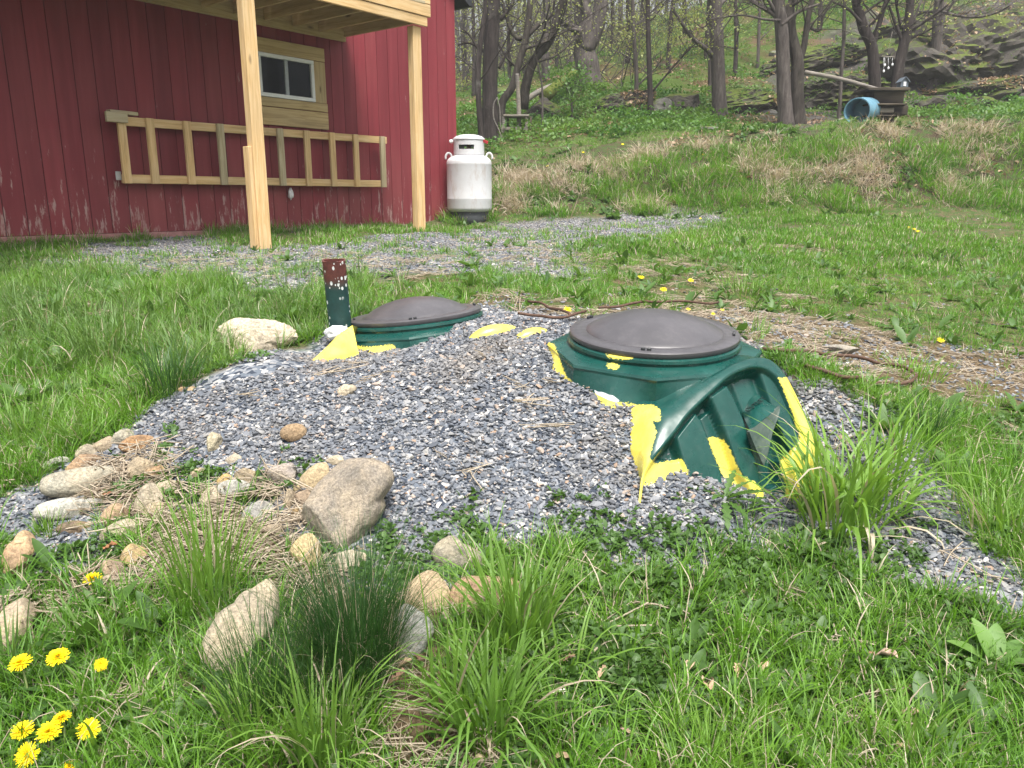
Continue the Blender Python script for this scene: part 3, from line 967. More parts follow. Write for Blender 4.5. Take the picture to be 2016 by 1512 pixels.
def riser(c, tilt, theta, scale, dome=0.080):
    """collar + faceted body + domed lid, on a tilted axis"""
    M = Matrix.Translation(Vector(c)) @ tilt.to_matrix().to_4x4()
    A = np.array(M)
    na = 160
    ang = theta + np.linspace(0, 2 * np.pi, na, endpoint=False)

    def octr(a, th):
        return np.cos(np.pi / 8) / np.cos(((a - th) % (np.pi / 4)) - np.pi / 8)

    # circle radius, octagon weight, octagon phase, height
    prof = [(0.300, 0, 0, -0.020), (0.334, 0, 0, -0.021), (0.344, 0, 0, -0.026), (0.346, 0, 0, -0.037), (0.339, 0, 0, -0.041), (0.339, 0, 0, -0.048), (0.350, 0, 0, -0.053), (0.366, 0, 0, -0.056)]
    rings = []
    for (r, wgt, ph, z) in prof:
        rr = r * (1 - wgt) + r * 1.045 * octr(ang, theta) * wgt
        rings.append(np.stack([rr * np.cos(ang), rr * np.sin(ang), np.full(na, z)], -1))
    top = 0.400 * octr(ang, theta) * 1.063
    top_ring = np.stack([top * np.cos(ang), top * np.sin(ang), np.full(na, -0.064)], -1)
    mid_ring = np.stack([top * 1.012 * np.cos(ang), top * 1.012 * np.sin(ang), np.full(na, -0.073)], -1)
    low = 0.455 * octr(ang, theta + np.pi / 8) * 1.04
    # antiprism: triangular facets between the upper and the lower octagon
    up_v = [0.400 * 1.063 * np.array((np.cos(theta + k * np.pi / 4), np.sin(theta + k * np.pi / 4))) for k in range(8)]
    lo_v = [0.445 * 1.05 * np.array((np.cos(theta + np.pi / 8 + k * np.pi / 4), np.sin(theta + np.pi / 8 + k * np.pi / 4))) for k in range(8)]
    rings += [top_ring, mid_ring]
    for s in np.linspace(0, 1, 14)[1:]:
        q = []
        for a in ang:
            k = (a - theta) / (np.pi / 4)
            kf = k - math.floor(k)
            ka = int(math.floor(k)) % 8
            t_ = kf
            edge_u = up_v[ka] * (1 - t_) + up_v[(ka + 1) % 8] * t_
            k2 = (a - theta - np.pi / 8) / (np.pi / 4)
            kb = int(math.floor(k2)) % 8
            t2 = k2 - math.floor(k2)
            edge_l = lo_v[kb] * (1 - t2) + lo_v[(kb + 1) % 8] * t2
            # facet surface is the convex hull of both octagons: larger of the two linear blends
            e = edge_u * (1 - s) + edge_l * s
            q.append((e[0], e[1], -0.073 - 0.12 * s))
        rings.append(np.array(q))
    for z in (-0.24, -0.34, -0.50):
        rings.append(np.stack([rings[-1][:, 0] * 1.006, rings[-1][:, 1] * 1.006, np.full(na, z)], -1))
    V = np.concatenate(rings) * scale
    V = V @ A[:3, :3].T + A[:3, 3]
    nr = len(rings)
    i, j = np.meshgrid(np.arange(nr - 1), np.arange(na), indexing='ij')
    Fq = np.stack([i * na + j, (i + 1) * na + j, (i + 1) * na + (j + 1) % na, i * na + (j + 1) % na], -1).reshape(-1, 4)
    ptank('riser_body', V, Fq, True, 14)
    # lid
    lp = [(0.0, dome), (0.04, dome * 0.985), (0.10, dome * 0.90), (0.16, dome * 0.72), (0.21, dome * 0.48), (0.25, dome * 0.20), (0.266, 0.010), (0.272, 0.0035), (0.276, 0.006), (0.30, 0.006), (0.333, 0.004), (0.3375, 0.0), (0.338, -0.012), (0.333, -0.020), (0.28, -0.021)]
    Vl = []
    for (r, z) in lp:
        Vl.append(np.stack([r * np.cos(ang), r * np.sin(ang), np.full(na, z)], -1))
    Vl = np.concatenate(Vl) * scale
    # shallow radial teeth on the flat rim
    rim = (np.hypot(Vl[:, 0], Vl[:, 1]) > 0.274 * scale) & (Vl[:, 2] > 0.003 * scale)
    Vl[rim, 2] += 0.0004 * ((np.arange(len(Vl))[rim] // 2) % 2)
    nl = len(lp)
    i, j = np.meshgrid(np.arange(nl - 1), np.arange(na), indexing='ij')
    Fl = np.stack([i * na + j, (i + 1) * na + j, (i + 1) * na + (j + 1) % na, i * na + (j + 1) % na], -1).reshape(-1, 4)
    me = mesh('lid', Vl, Fl, [M_LID], None, True)
    me.set_sharp_from_angle(angle=R(40))
    lid = link('lid', me, tank, M)
    return lid, M


def bolts(lid, M, angles, scale):
    for a in angles:
        for da in (-0.035, 0.035):
            me = box_mesh('bolt', 0.010, 0.016, 0.012, 0.002, M_DARK)
            o = link('bolt', me)
            o.parent = lid
            o.matrix_basis = Matrix.Rotation(a + da, 4, 'Z') @ Matrix.Translation((0.312 * scale, 0, 0.010 * scale))


cR = P(1287, 652, 3.08)
lid, M = riser(cR, Euler((R(5.0), R(0.0), 0)), R(262), 1.0)
bolts(lid, M, (R(255), R(345), R(140)), 1.0)
cL = P(818, 617, 3.95)
lid, M = riser(cL, Euler((R(-1.5), R(-5.5), 0)), R(272), 1.0, 0.084)
bolts(lid, M, (R(275), R(195), R(15)), 1.0)


def grid_loft(curves, name, **k):
    n = len(curves[0])
    V = np.concatenate(curves)
    m = len(curves)
    i, j = np.meshgrid(np.arange(m - 1), np.arange(n - 1), indexing='ij')
    Fq = np.stack([i * n + j, i * n + j + 1, (i + 1) * n + j + 1, (i + 1) * n + j], -1).reshape(-1, 4)
    return ptank(name, V, Fq, **k)


def lerp_curves(a, b, m, ease=None):
    return [a * (1 - s) + b * s for s in np.linspace(0, 1, m)]


def hood():
    n_c = 220
    # the recessed end panel is moulded relief on one sloping plane: h is the height above that plane
    A, B, C_ = P(1490, 748, 2.80), P(1330, 945, 2.50), P(1560, 985, 2.62)
    nrm = np.cross(B - A, C_ - A)
    nrm /= np.linalg.norm(nrm)
    if nrm[1] > 0:
        nrm = -nrm
    eu = (C_ - B) - nrm * ((C_ - B) @ nrm)
    eu /= np.linalg.norm(eu)
    ev = np.cross(nrm, eu)
    eye = np.array((0, 0, EYE))

    def on(px, py, h=0.0):
        d = ray(px, py)
        return eye + d * (((A + nrm * h - eye) @ nrm) / (d @ nrm))

    def uv(p):
        q = np.asarray(p) - A
        return np.stack([q @ eu, q @ ev], -1)

    def xyz(w_, h):
        return A + w_[..., 0:1] * eu + w_[..., 1:2] * ev + np.asarray(h)[..., None] * nrm

    HR = 0.075
    lip_px = [(1256, 1000), (1262, 948), (1270, 922), (1281, 903), (1305, 873), (1327, 846), (1350, 815), (1377, 788), (1404, 763), (1431, 739), (1458, 725), (1485, 718), (1512, 724), (1536, 745), (1557, 785), (1577, 832), (1591, 872), (1594, 920), (1586, 970), (1578, 1020)]
    lip = smooth_path([on(x, y, HR) for x, y in lip_px], n_c)
    lip_uv = uv(lip)
    bot = uv(smooth_path([on(x, y, 0.0) for x, y in ((1330, 1030), (1400, 1034), (1480, 1040), (1556, 1040))], n_c))

    def poly(pl, h):
        return uv(np.array([on(x, y, h) for x, y in pl]))
    FEAT = [  # (outline of the top face, height, draft width)
        ([(1370, 815), (1381, 830), (1417, 925), (1432, 1000), (1370, 1000), (1352, 925), (1334, 862)], 0.050, 0.016),
        ([(1400, 808), (1380, 826), (1420, 930), (1450, 1010), (1490, 1010), (1462, 930), (1434, 880), (1424, 858)], 0.018, 0.014),
        ([(1432, 760), (1401, 782), (1406, 794), (1431, 852), (1454, 918), (1476, 957), (1509, 1030), (1511, 1010), (1500, 950), (1480, 880), (1463, 824)], 0.062, 0.016),
        ([(1443, 757), (1460, 747), (1497, 736), (1513, 790), (1520, 830), (1500, 840), (1464, 810)], 0.016, 0.014),
        ([(1497, 733), (1519, 731), (1548, 790), (1574, 862), (1561, 898), (1554, 884), (1530, 826)], 0.055, 0.016),
        ([(1536, 908), (1560, 897), (1578, 862), (1600, 880), (1600, 940), (1590, 1020), (1566, 1020), (1552, 985), (1541, 955)], 0.060, 0.02),
        ([(1503, 972), (1534, 951), (1556, 975), (1560, 1020), (1508, 1020)], 0.034, 0.014),
        ([(1282, 905), (1320, 912), (1345, 910), (1356, 940), (1350, 1010), (1240, 1010)], 0.030, 0.02),
    ]
    PIT = [([(1514, 790), (1534, 812), (1552, 880), (1538, 905), (1532, 945), (1506, 965), (1500, 930), (1500, 850)], -0.07, 0.03)]

    def height(w_):
        h = np.zeros(len(w_))
        for pl, hh, dw in PIT:
            h = h + hh * sstep(-0.002, dw, sdist(w_, poly(pl, 0)))
        for pl, hh, dw in FEAT:
            d = sdist(w_, poly(pl, hh))
            h = np.maximum(h, h * 0 + (hh - np.minimum(h, 0) * 0) * sstep(-dw, 0.002, d) + np.minimum(h, 0) * (1 - sstep(-dw, 0.002, d)))
        d = np.full(len(w_), 1e9)
        for i in range(n_c - 1):
            a, b_ = lip_uv[i], lip_uv[i + 1]
            ab = b_ - a
            t = np.clip(((w_ - a) @ ab) / (ab @ ab), 0, 1)
            d = np.minimum(d, np.linalg.norm(w_ - a - t[:, None] * ab, axis=1))
        r = HR * (1 - sstep(0.004, 0.050, d))
        return np.maximum(h, r)

    m = 170
    S = np.concatenate([np.linspace(0, 0.25, 50), np.linspace(0.25, 1, 121)[1:]])
    W_ = np.stack([lip_uv * (1 - s) + bot * s for s in S])
    hh = height(W_.reshape(-1, 2)).reshape(len(S), n_c)
    hh[0] = HR
    V = xyz(W_, hh)
    curves = [V[i] for i in range(len(S))]
    grid_loft(curves, 'end_panel', sharp=0)
    # outer shell: rolls over the lip and runs back under the riser
    O = [(1250, 1005), (1257, 950), (1254, 925), (1256, 890), (1268, 842), (1285, 812), (1304, 797), (1345, 766), (1388, 744), (1420, 729), (1449, 715), (1485, 706), (1516, 711), (1543, 738), (1567, 780), (1588, 826), (1606, 870), (1608, 925), (1600, 975), (1592, 1025)]
    Yl = [on(x, y, HR)[1] for x, y in lip_px]
    O_ = smooth_path([P(x, y, yl + 0.085) for (x, y), yl in zip(O, Yl)], n_c)
    back = O_ + np.array((-0.15, 0.42, 0.05))
    back[:, 2] = np.minimum(back[:, 2], cR[2] - 0.085)
    roll = []
    for s in np.linspace(0, 1, 9)[1:-1]:
        q = O_ * (1 - s) + lip * s
        roll.append(q + (nrm * 0.35 + np.array((0, 0, 0.6))) * (0.020 * math.sin(math.pi * s)))
    grid_loft(lerp_curves(back, O_, 26) + roll + [lip], 'end_hood', sharp=0)

    # outlet stub: an arched hood ending in a slanting flat flange plate
    def arc(l, t, r, hl, ht, hr, k=24):
        L_, T_, R_ = on(*l, hl), on(*t, ht), on(*r, hr)
        ctrl = 2 * T_ - 0.5 * (L_ + R_)
        return np.array([L_ * (1 - s) ** 2 + 2 * ctrl * s * (1 - s) + R_ * s * s for s in np.linspace(0, 1, k)])
    a0 = arc((1461, 815), (1486, 779), (1516, 795), 0.0, 0.02, 0.0)
    a1 = arc((1477, 848), (1508, 822), (1534, 803), 0.105, 0.112, 0.105)
    cvs = lerp_curves(a0, a1, 12)
    grid_loft(cvs, 'pipe_stub', sharp=0)
    pl = np.array([on(1475, 850, 0.110), on(1536, 800, 0.110), on(1535, 812, 0.108), on(1521, 852, 0.095), on(1513, 890, 0.082), on(1504, 918, 0.075), on(1496, 900, 0.080), on(1482, 868, 0.10)])
    pn = np.cross(pl[1] - pl[0], pl[4] - pl[0])
    pn /= np.linalg.norm(pn)
    if pn[1] > 0:
        pn = -pn
    V = np.concatenate([pl, pl - pn * 0.012])
    k = len(pl)
    mt, n_, b_ = new_mat('scuffed_grey_green_plate')
    v = coords(n_, 'Object')
    c = ramp(n_, noise(n_, 22, 6, 0.7, v), [(0.3, (0.030, 0.055, 0.050)), (0.55, (0.085, 0.115, 0.10)), (0.75, (0.16, 0.18, 0.155)), (0.85, (0.28, 0.22, 0.17))])
    col(n_, b_, c, 0.6)
    me = mesh('flange_plate', V - pl.mean(0), [tuple(range(k)), tuple(range(2 * k - 1, k - 1, -1))] + [(a, k + a, k + (a + 1) % k, (a + 1) % k) for a in range(k)], [mt])
    link('flange_plate', me, tank, Matrix.Translation(Vector(pl.mean(0))))
    # moulded word on top of the stub
    cu = bpy.data.curves.new('lettering', 'FONT')
    cu.body = 'OUTLET'
    cu.size = 0.026
    cu.extrude = 0.0012
    cu.align_x, cu.align_y = 'CENTER', 'CENTER'
    cu.materials.append(plain('dark_lettering', (0.004, 0.02, 0.018), 0.6, 0.1))
    tmp = bpy.data.objects.new('lettering', cu)
    COL.objects.link(tmp)
    dg = bpy.context.evaluated_depsgraph_get()
    me = bpy.data.meshes.new_from_object(tmp.evaluated_get(dg))
    bpy.data.objects.remove(tmp)
    t = link('lettering', me, tank)
    c0 = cvs[4][9]
    ex = Vector(cvs[4][13] - cvs[4][6]).normalized()
    nn = ex.cross(Vector(cvs[1][9] - cvs[8][9])).normalized()
    if nn.z < 0:
        nn = -nn
    ey = nn.cross(ex)
    Mt = Matrix((ex, ey, nn)).transposed().to_4x4()
    Mt.translation = Vector(c0) + nn * 0.005
    t.matrix_world = Mt
    t.matrix_parent_inverse = Matrix.Translation(-Vector(tank.location))


hood()


def hump(name, pl, w_, hgt, wedge=False):
    """a bare yellow rib of the tank's top that shows through the gravel"""
    pts = np.array([P(*q) for q in pl])
    path = smooth_path(pts, 26)
    s = np.linspace(0, 1, 26)
    rad = w_ * np.maximum(np.sin(np.pi * np.clip(s * 0.94 + 0.03, 0, 1)) ** 0.6, 0.05)
    if wedge:
        rad = w_ * (0.04 + 0.96 * s ** 0.8)
    V, Fc = tube_arrays(path, rad, 28)
    cen = V.mean(0)
    me = mesh(name, V - cen, Fc, [M_TANK], None, True, {'bare': ('FLOAT', np.ones(len(V))), 'white': ('FLOAT', np.zeros(len(V)))})
    return link(name, me, tank, Matrix.Translation(Vector(cen)))


hump('rib', [(924, 670, 3.40), (968, 658, 3.44), (1016, 648, 3.49)], 0.042, 0.03)
hump('rib', [(1012, 672, 3.33), (1045, 661, 3.37), (1078, 653, 3.42)], 0.034, 0.02)


def flank():
    """bare yellow sloping flank of the tank beside the smaller lid"""
    top = smooth_path([P(*q) for q in ((600, 722, 3.34), (640, 686, 3.44), (668, 658, 3.55), (694, 640, 3.66))], 20)
    low = smooth_path([P(*q) for q in ((600, 724, 3.33), (640, 708, 3.38), (672, 700, 3.45), (706, 694, 3.54))], 20)
    deep = low + np.array((0.0, -0.01, -0.12))
    back = top + np.array((0.02, 0.16, -0.05))
    V = np.concatenate(lerp_curves(back, top, 4) + lerp_curves(top, low, 8)[1:] + [deep])
    m, n = 12, 20
    i, j = np.meshgrid(np.arange(m - 1), np.arange(n - 1), indexing='ij')
    Fq = np.stack([i * n + j, (i + 1) * n + j, (i + 1) * n + j + 1, i * n + j + 1], -1).reshape(-1, 4)
    cen = V.mean(0)
    me = mesh('flank', V - cen, Fq, [M_TANK], None, True, {'bare': ('FLOAT', np.ones(len(V))), 'white': ('FLOAT', np.zeros(len(V)))})
    link('flank', me, tank, Matrix.Translation(Vector(cen)))


flank()


def lug():
    pass


# ------------------------------------------------------------------ rusty pipe beside the tank
def rusty_pipe():
    m, n, b = new_mat('rusted_green_sprayed_pipe')
    v = coords(n, 'Object')
    sp = N(n, 'ShaderNodeSeparateXYZ')
    n.links.new(v, sp.inputs[0])
    rust = ramp(n, noise(n, 30, 5, 0.7, v), [(0.3, (0.050, 0.014, 0.011)), (0.6, (0.120, 0.033, 0.026)), (0.8, (0.19, 0.07, 0.05))])
    green = ramp(n, noise(n, 18, 4, 0.6, v), [(0.3, (0.003, 0.028, 0.028)), (0.7, (0.010, 0.060, 0.054))])
    hz = math_n(n, 'ADD', sp.outputs[2], math_n(n, 'MULTIPLY', noise(n, 14, 3, 0.6, v), 0.06))
    c = mix(n, ramp(n, math_n(n, 'MULTIPLY', hz, 2.2), [(0.60, (0, 0, 0)), (0.72, (1, 1, 1))]), green, rust)
    spots = N(n, 'ShaderNodeTexVoronoi', feature='F1', inputs={'Scale': 62.0})
    n.links.new(coords(n, 'Object', (1, 1, 0.6)), spots.inputs['Vector'])
    rnd = N(n, 'ShaderNodeSeparateColor')
    n.links.new(spots.outputs['Color'], rnd.inputs[0])
    sm = math_n(n, 'LESS_THAN', math_n(n, 'ADD', spots.outputs['Distance'], math_n(n, 'MULTIPLY', rnd.outputs[0], 0.55)), 0.42)
    sm = math_n(n, 'MULTIPLY', sm, ramp(n, noise(n, 9, 2, 0.5, v), [(0.46, (0, 0, 0)), (0.54, (1, 1, 1))]))
    c = mix(n, sm, c, (0.62, 0.66, 0.66))
    col(n, b, c, 0.6)
    bump(n, b, noise(n, 60, 4, 0.6, v), 0.3, 0.004)
    base, top = P(672, 660, 3.80), P(657, 512, 3.74)
    th = thing('steel_pipe', base, 'leaning steel pipe stub, rusty topped, green sprayed with white flecks, by the smaller lid', 'pipe')
    L = np.linalg.norm(top - base)
    ax = (top - base) / L
    r = 0.056
    na = 40
    M = Matrix.Translation(Vector(base)) @ Vector((0, 0, 1)).rotation_difference(Vector(ax)).to_matrix().to_4x4()
    ang = np.linspace(0, 2 * np.pi, na, endpoint=False)
    zs = np.linspace(-0.25, L, 30)
    rings = [np.stack([r * np.cos(ang), 0.62 * r * np.sin(ang), np.full(na, z) + (0.003 * np.sin(ang * 3) if z == L else 0)], -1) for z in zs]
    rings += [np.stack([0.050 * np.cos(ang), 0.029 * np.sin(ang), np.full(na, L)], -1), np.stack([0.050 * np.cos(ang), 0.029 * np.sin(ang), np.full(na, L - 0.2)], -1)]
    V = np.concatenate(rings)
    i, j = np.meshgrid(np.arange(len(rings) - 1), np.arange(na), indexing='ij')
    Fq = np.stack([i * na + j, i * na + (j + 1) % na, (i + 1) * na + (j + 1) % na, (i + 1) * na + j], -1).reshape(-1, 4)
    me = mesh('tube', V, Fq, [m], None, True)
    me.set_sharp_from_angle(angle=R(40))
    link('tube', me, th, M)
    # lump of white foam at the foot
    bm = bmesh.new()
    bmesh.ops.create_icosphere(bm, subdivisions=4, radius=1)
    co = np.array([q.co[:] for q in bm.verts])
    fs = [tuple(q.index for q in f.verts) for f in bm.faces]
    bm.free()
    co = co * (1 + 0.5 * fbm3(co * 2.5, 3, 4))[:, None] * np.array((0.06, 0.05, 0.035))
    link('foam_collar', mesh('foam_collar', co, fs, [plain('white_foam', (0.62, 0.64, 0.66), 0.8, 0.15, 30, 0, 0.4)], None, True), th, Matrix.Translation(Vector(P(664, 655, 3.70))))


rusty_pipe()


# ------------------------------------------------------------------ propane cylinder at the barn corner
def propane():
    Y = 12.35
    c = P(925, 440, Y)
    gz = H(c[0], c[1])[0]
    s = Y * 1.0 / 1562 * (1 + 0.0)
    depth = 1 / (F / (Y * CP + (EYE - c[2]) * SP))
    u = depth            # metres per pixel
    rr = 43.5 * u
    th = thing('propane_cylinder', (c[0], c[1], c[2]), 'tall white propane cylinder with worn paint standing at the red barn corner', 'propane cylinder')
    m, n, b = new_mat('worn_white_paint')
    v = coords(n, 'Object')
    base = ramp(n, noise(n, 2.2, 5, 0.6, v), [(0.3, (0.47, 0.475, 0.49)), (0.7, (0.58, 0.585, 0.60))])
    st = ramp(n, noise(n, 5, 6, 0.72, coords(n, 'Object', (1.5, 1.5, 0.5))), [(0.54, (0, 0, 0)), (0.70, (1, 1, 1))])
    cc = mix(n, math_n(n, 'MULTIPLY', st, 0.6), base, (0.34, 0.26, 0.21))
    col(n, b, cc, 0.45)
    na = 64
    ang = np.linspace(0, 2 * np.pi, na, endpoint=False)

    def rev(prof):
        V = np.concatenate([np.stack([r * np.cos(ang), r * np.sin(ang), np.full(na, z)], -1) for r, z in prof])
        i, j = np.meshgrid(np.arange(len(prof) - 1), np.arange(na), indexing='ij')
        return V, np.stack([i * na + j, i * na + (j + 1) % na, (i + 1) * na + (j + 1) % na, (i + 1) * na + j], -1).reshape(-1, 4)

    zb, zt = 16 * u, 133 * u
    prof = [(0.001, zb)] + [(rr * math.sin(a), zb + 14 * u * (1 - math.cos(a))) for a in np.linspace(0.4, math.pi / 2, 8)] + [(rr, zb + 30 * u), (rr * 1.006, zb + 31 * u), (rr, zb + 32 * u), (rr, zt - 22 * u), (rr * 1.006, zt - 21 * u), (rr, zt - 20 * u)] + \
           [(rr * math.cos(a), zt - 18 * u + 18 * u * math.sin(a)) for a in np.linspace(0.05, math.pi / 2 - 0.01, 10)]
    V, Fq = rev(prof)
    me = mesh('tank_body', V, Fq, [m], None, True)
    link('tank_body', me, th, Matrix.Translation(Vector(c)))
    # collar: a guard ring with two slots cut in it, domed cap on top
    cr, cz0, cz1 = 29.5 * u, zt - 4 * u, zt + 25 * u
    bm = bmesh.new()
    nseg, nrow = 64, 6
    zz = [cz0, cz0 + 10 * u, cz0 + 18 * u, cz1 - 2 * u, cz1]
    grid = [[bm.verts.new((cr * math.cos(2 * math.pi * i / nseg), cr * math.sin(2 * math.pi * i / nseg), z)) for i in range(nseg)] for z in zz]
    for k in range(len(zz) - 1):
        for i in range(nseg):
            a = 2 * math.pi * (i + .5) / nseg
            hole = k == 1 and (abs(((a - R(262) + math.pi) % (2 * math.pi)) - math.pi) < R(32) or abs(((a - R(82) + math.pi) % (2 * math.pi)) - math.pi) < R(32))
            if not hole:
                bm.faces.new((grid[k][i], grid[k][(i + 1) % nseg], grid[k + 1][(i + 1) % nseg], grid[k + 1][i]))
    me = bpy.data.meshes.new('collar')
    bm.to_mesh(me)
    bm.free()
    me.materials.append(m)
    o = link('collar', me, th, Matrix.Translation(Vector(c)))
    md = o.modifiers.new('thick', 'SOLIDIFY')
    md.thickness = 0.012
    V, Fq = rev([(cr * 1.04, cz1 - 1 * u), (cr * 1.04, cz1 + 1.5 * u), (cr * 0.86, cz1 + 5.5 * u), (cr * 0.5, cz1 + 8.5 * u), (0.002, cz1 + 9.5 * u)])
    link('cap', mesh('cap', V, Fq, [m], None, True), th, Matrix.Translation(Vector(c)))
    V, Fq = rev([(0.001, cz0), (0.05, cz0), (0.05, cz0 + 0.10), (0.03, cz0 + 0.12), (0.03, cz0 + 0.18), (0.001, cz0 + 0.18)])
    link('valve', mesh('valve', V, Fq, [plain('brass', (0.30, 0.17, 0.07), 0.5, 0.2)], None, True), th, Matrix.Translation(Vector(c)))
    for sx in (-1, 1):
        mb = MB()
        a = np.linspace(-0.3, math.pi + 0.3, 14)
        pth = np.stack([sx * (rr * 0.90) + 6.0 * u * np.cos(a), 0 * a - 0.02, zt - 9 * u + 9.0 * u * np.sin(a)], -1)
        mb.tube(pth, 0.016, 8)
        link('lifting_lug', mb.build('lifting_lug', [m]), th, Matrix.Translation(Vector(c)))
    V, Fq = rev([(rr * 0.80, -0.03), (rr * 0.84, -0.03), (rr * 0.84, zb + 7 * u), (rr * 0.80, zb + 7 * u)])
    link('foot_ring', mesh('foot_ring', V, Fq, [plain('dark_grey_base', (0.045, 0.05, 0.055), 0.8)], None, True), th, Matrix.Translation(Vector(c)))
    red = plain('red_tape', (0.45, 0.03, 0.04), 0.6)
    o = board('warning_tag', c + np.array((cr * 0.95, -0.08, cz1 - 3 * u)), c + np.array((cr * 1.25, -0.02, cz1 - 6 * u)), 0.045, 0.012, (0, -1, 0), red, th)
    o = board('hose_fitting', c + np.array((-cr * 1.25, -0.08, cz1 - 5 * u)), c + np.array((-cr * 1.0, -0.08, cz1 - 3 * u)), 0.05, 0.05, (0, -1, 0), M_WHITE, th, 0.015)
    blk = box_mesh('concrete_block', 80 * u, 0.5, 0.10, 0.012, plain('concrete', (0.14, 0.15, 0.15), 0.9, 0.3, 25, 0, 0.5))
    tag(link('concrete_block', blk, None, Matrix.Translation(Vector((c[0], c[1], c[2] - 0.055)))), 'low dark concrete slab under the white propane cylinder', 'concrete slab')
    # dark blue upright thing in the grass behind it
    b0 = P(935, 283, 15.4)
    V = []
    pl = [(-0.17, 0), (0.12, 0), (0.10, 0.16), (0.06, 0.23), (-0.06, 0.17)]
    for y in (-0.03, 0.03):
        V += [(x, y, z) for x, z in pl]
    me = mesh('slate_marker', np.array(V), [(0, 1, 2, 3, 4), (9, 8, 7, 6, 5)] + [(i, 5 + i, 5 + (i + 1) % 5, (i + 1) % 5) for i in range(5)], [plain('blue_grey_slate', (0.055, 0.075, 0.11), 0.6)])
    b0[2] = b0[2] - 0.06
    tag(link('slate_marker', me, None, Matrix.Translation(Vector(b0))), 'small dark blue-grey upright slab behind the white propane cylinder', 'stone slab')


propane()

# ------------------------------------------------------------------ rocks
def rock_mat(name, contrast=0.45, mossy=0.0, tint=(0.60, 0.47, 0.30)):
    m, n, b = new_mat(name)
    oi = N(n, 'ShaderNodeObjectInfo')
    v = coords(n, 'Object', rnd=50)
    f1, f2 = noise(n, 13, 8, 0.7, v, 0.6), noise(n, 110, 5, 0.75, v)
    c = mix(n, math_n(n, 'MULTIPLY', ramp(n, f1, [(0.35, (0, 0, 0)), (0.68, (1, 1, 1))]), 0.75), oi.outputs['Color'], mix(n, 0.5, oi.outputs['Color'], tint, 'MIX'))
    c = mix(n, ramp(n, noise(n, 4, 5, 0.7, v), [(0.47, (0, 0, 0)), (0.66, (1, 1, 1))]), c, mix(n, 0.6, oi.outputs['Color'], (0.12, 0.11, 0.095)))
    sp = ramp(n, f2, [(0.35, (1 - contrast,) * 3), (0.65, (1 + contrast * .6,) * 3)])
    c = mix(n, 1.0, c, sp, 'MULTIPLY')
    vk = N(n, 'ShaderNodeTexVoronoi', feature='DISTANCE_TO_EDGE', inputs={'Scale': 6.0})
    n.links.new(coords(n, 'Object', (1, 1, 2.2), 50), vk.inputs['Vector'])
    if mossy:
        g = N(n, 'ShaderNodeNewGeometry')
        sx = N(n, 'ShaderNodeSeparateXYZ')
        n.links.new(g.outputs['Normal'], sx.inputs[0])
        mo = math_n(n, 'ADD', math_n(n, 'MULTIPLY', sx.outputs[2], 0.35), noise(n, 1.3, 5, 0.65, v))
        c = mix(n, ramp(n, mo, [(0.80 - mossy * 0.2, (0, 0, 0)), (0.92 - mossy * 0.2, (1, 1, 1))]), c,
                ramp(n, f2, [(0.3, (0.030, 0.05, 0.010)), (0.7, (0.13, 0.16, 0.028))]))
    col(n, b, c, 0.88, 0.25)
    bump(n, b, math_n(n, 'ADD', math_n(n, 'MULTIPLY', f1, 0.8), math_n(n, 'MULTIPLY', f2, 0.45)), 0.8, 0.018)
    return m


M_ROCK = rock_mat('field_stone')
M_LEDGE = rock_mat('mossy_ledge_rock', 0.6, 0.72, (0.11, 0.085, 0.068))
_ico = {}


def ico(sub):
    if sub not in _ico:
        bm = bmesh.new()
        bmesh.ops.create_icosphere(bm, subdivisions=sub, radius=1)
        _ico[sub] = (np.array([v.co[:] for v in bm.verts]), np.array([[v.index for v in f.verts] for f in bm.faces]))
        bm.free()
    return _ico[sub]


def rock_shape(seed, sub=4, cuts=9, rough=0.10, boxy=0.82, strata=0.0, crag=0.0, flat=0.0):
    V, Fc = ico(sub)
    r = np.random.default_rng(seed)
    p = V.copy()
    for k in range(cuts):
        nrm = r.normal(size=3)
        nrm /= np.linalg.norm(nrm)
        d = r.uniform(boxy - 0.2, boxy + 0.1)
        s = p @ nrm - d
        p = p - np.maximum(s, 0)[:, None] * nrm * 0.92
    if flat:
        for nrm in ((0.1, -0.9, 0.42), (-0.15, -0.1, 0.98), (0.95, -0.2, 0.25)):
            nrm = np.array(nrm) / np.linalg.norm(nrm)
            p = p - np.maximum(p @ nrm - flat, 0)[:, None] * nrm * 0.95
    p = p * (1 + rough * 1.6 * fbm3(V * 1.4 + seed * 3.7, 3, seed))[:, None]
    p = p + V * (rough * 0.5 * fbm3(V * 5 + seed, 3, seed + 5))[:, None]
    if strata:
        h = p[:, 2] * 5 + 1.5 * fbm3(V * 2 + seed, 2, seed + 8)
        p = p + V * np.array((1, 1, 0.2)) * (strata * (np.abs((h % 1.0) - 0.5) - 0.25))[:, None]
    if crag:
        rg = np.abs(fbm3(V * 4.5 + seed, 3, seed + 30)) * 2
        rg2 = np.abs(fbm3(V * 11 + seed, 2, seed + 31)) * 2
        p = p - V * (crag * (0.6 * rg + 0.35 * rg2))[:, None]
    p = p + V * (0.012 * fbm3(V * 13 + seed, 2, seed + 40))[:, None]
    p = p / np.abs(p).max(0)
    return p, Fc


EXCL, LEDGE = [], []


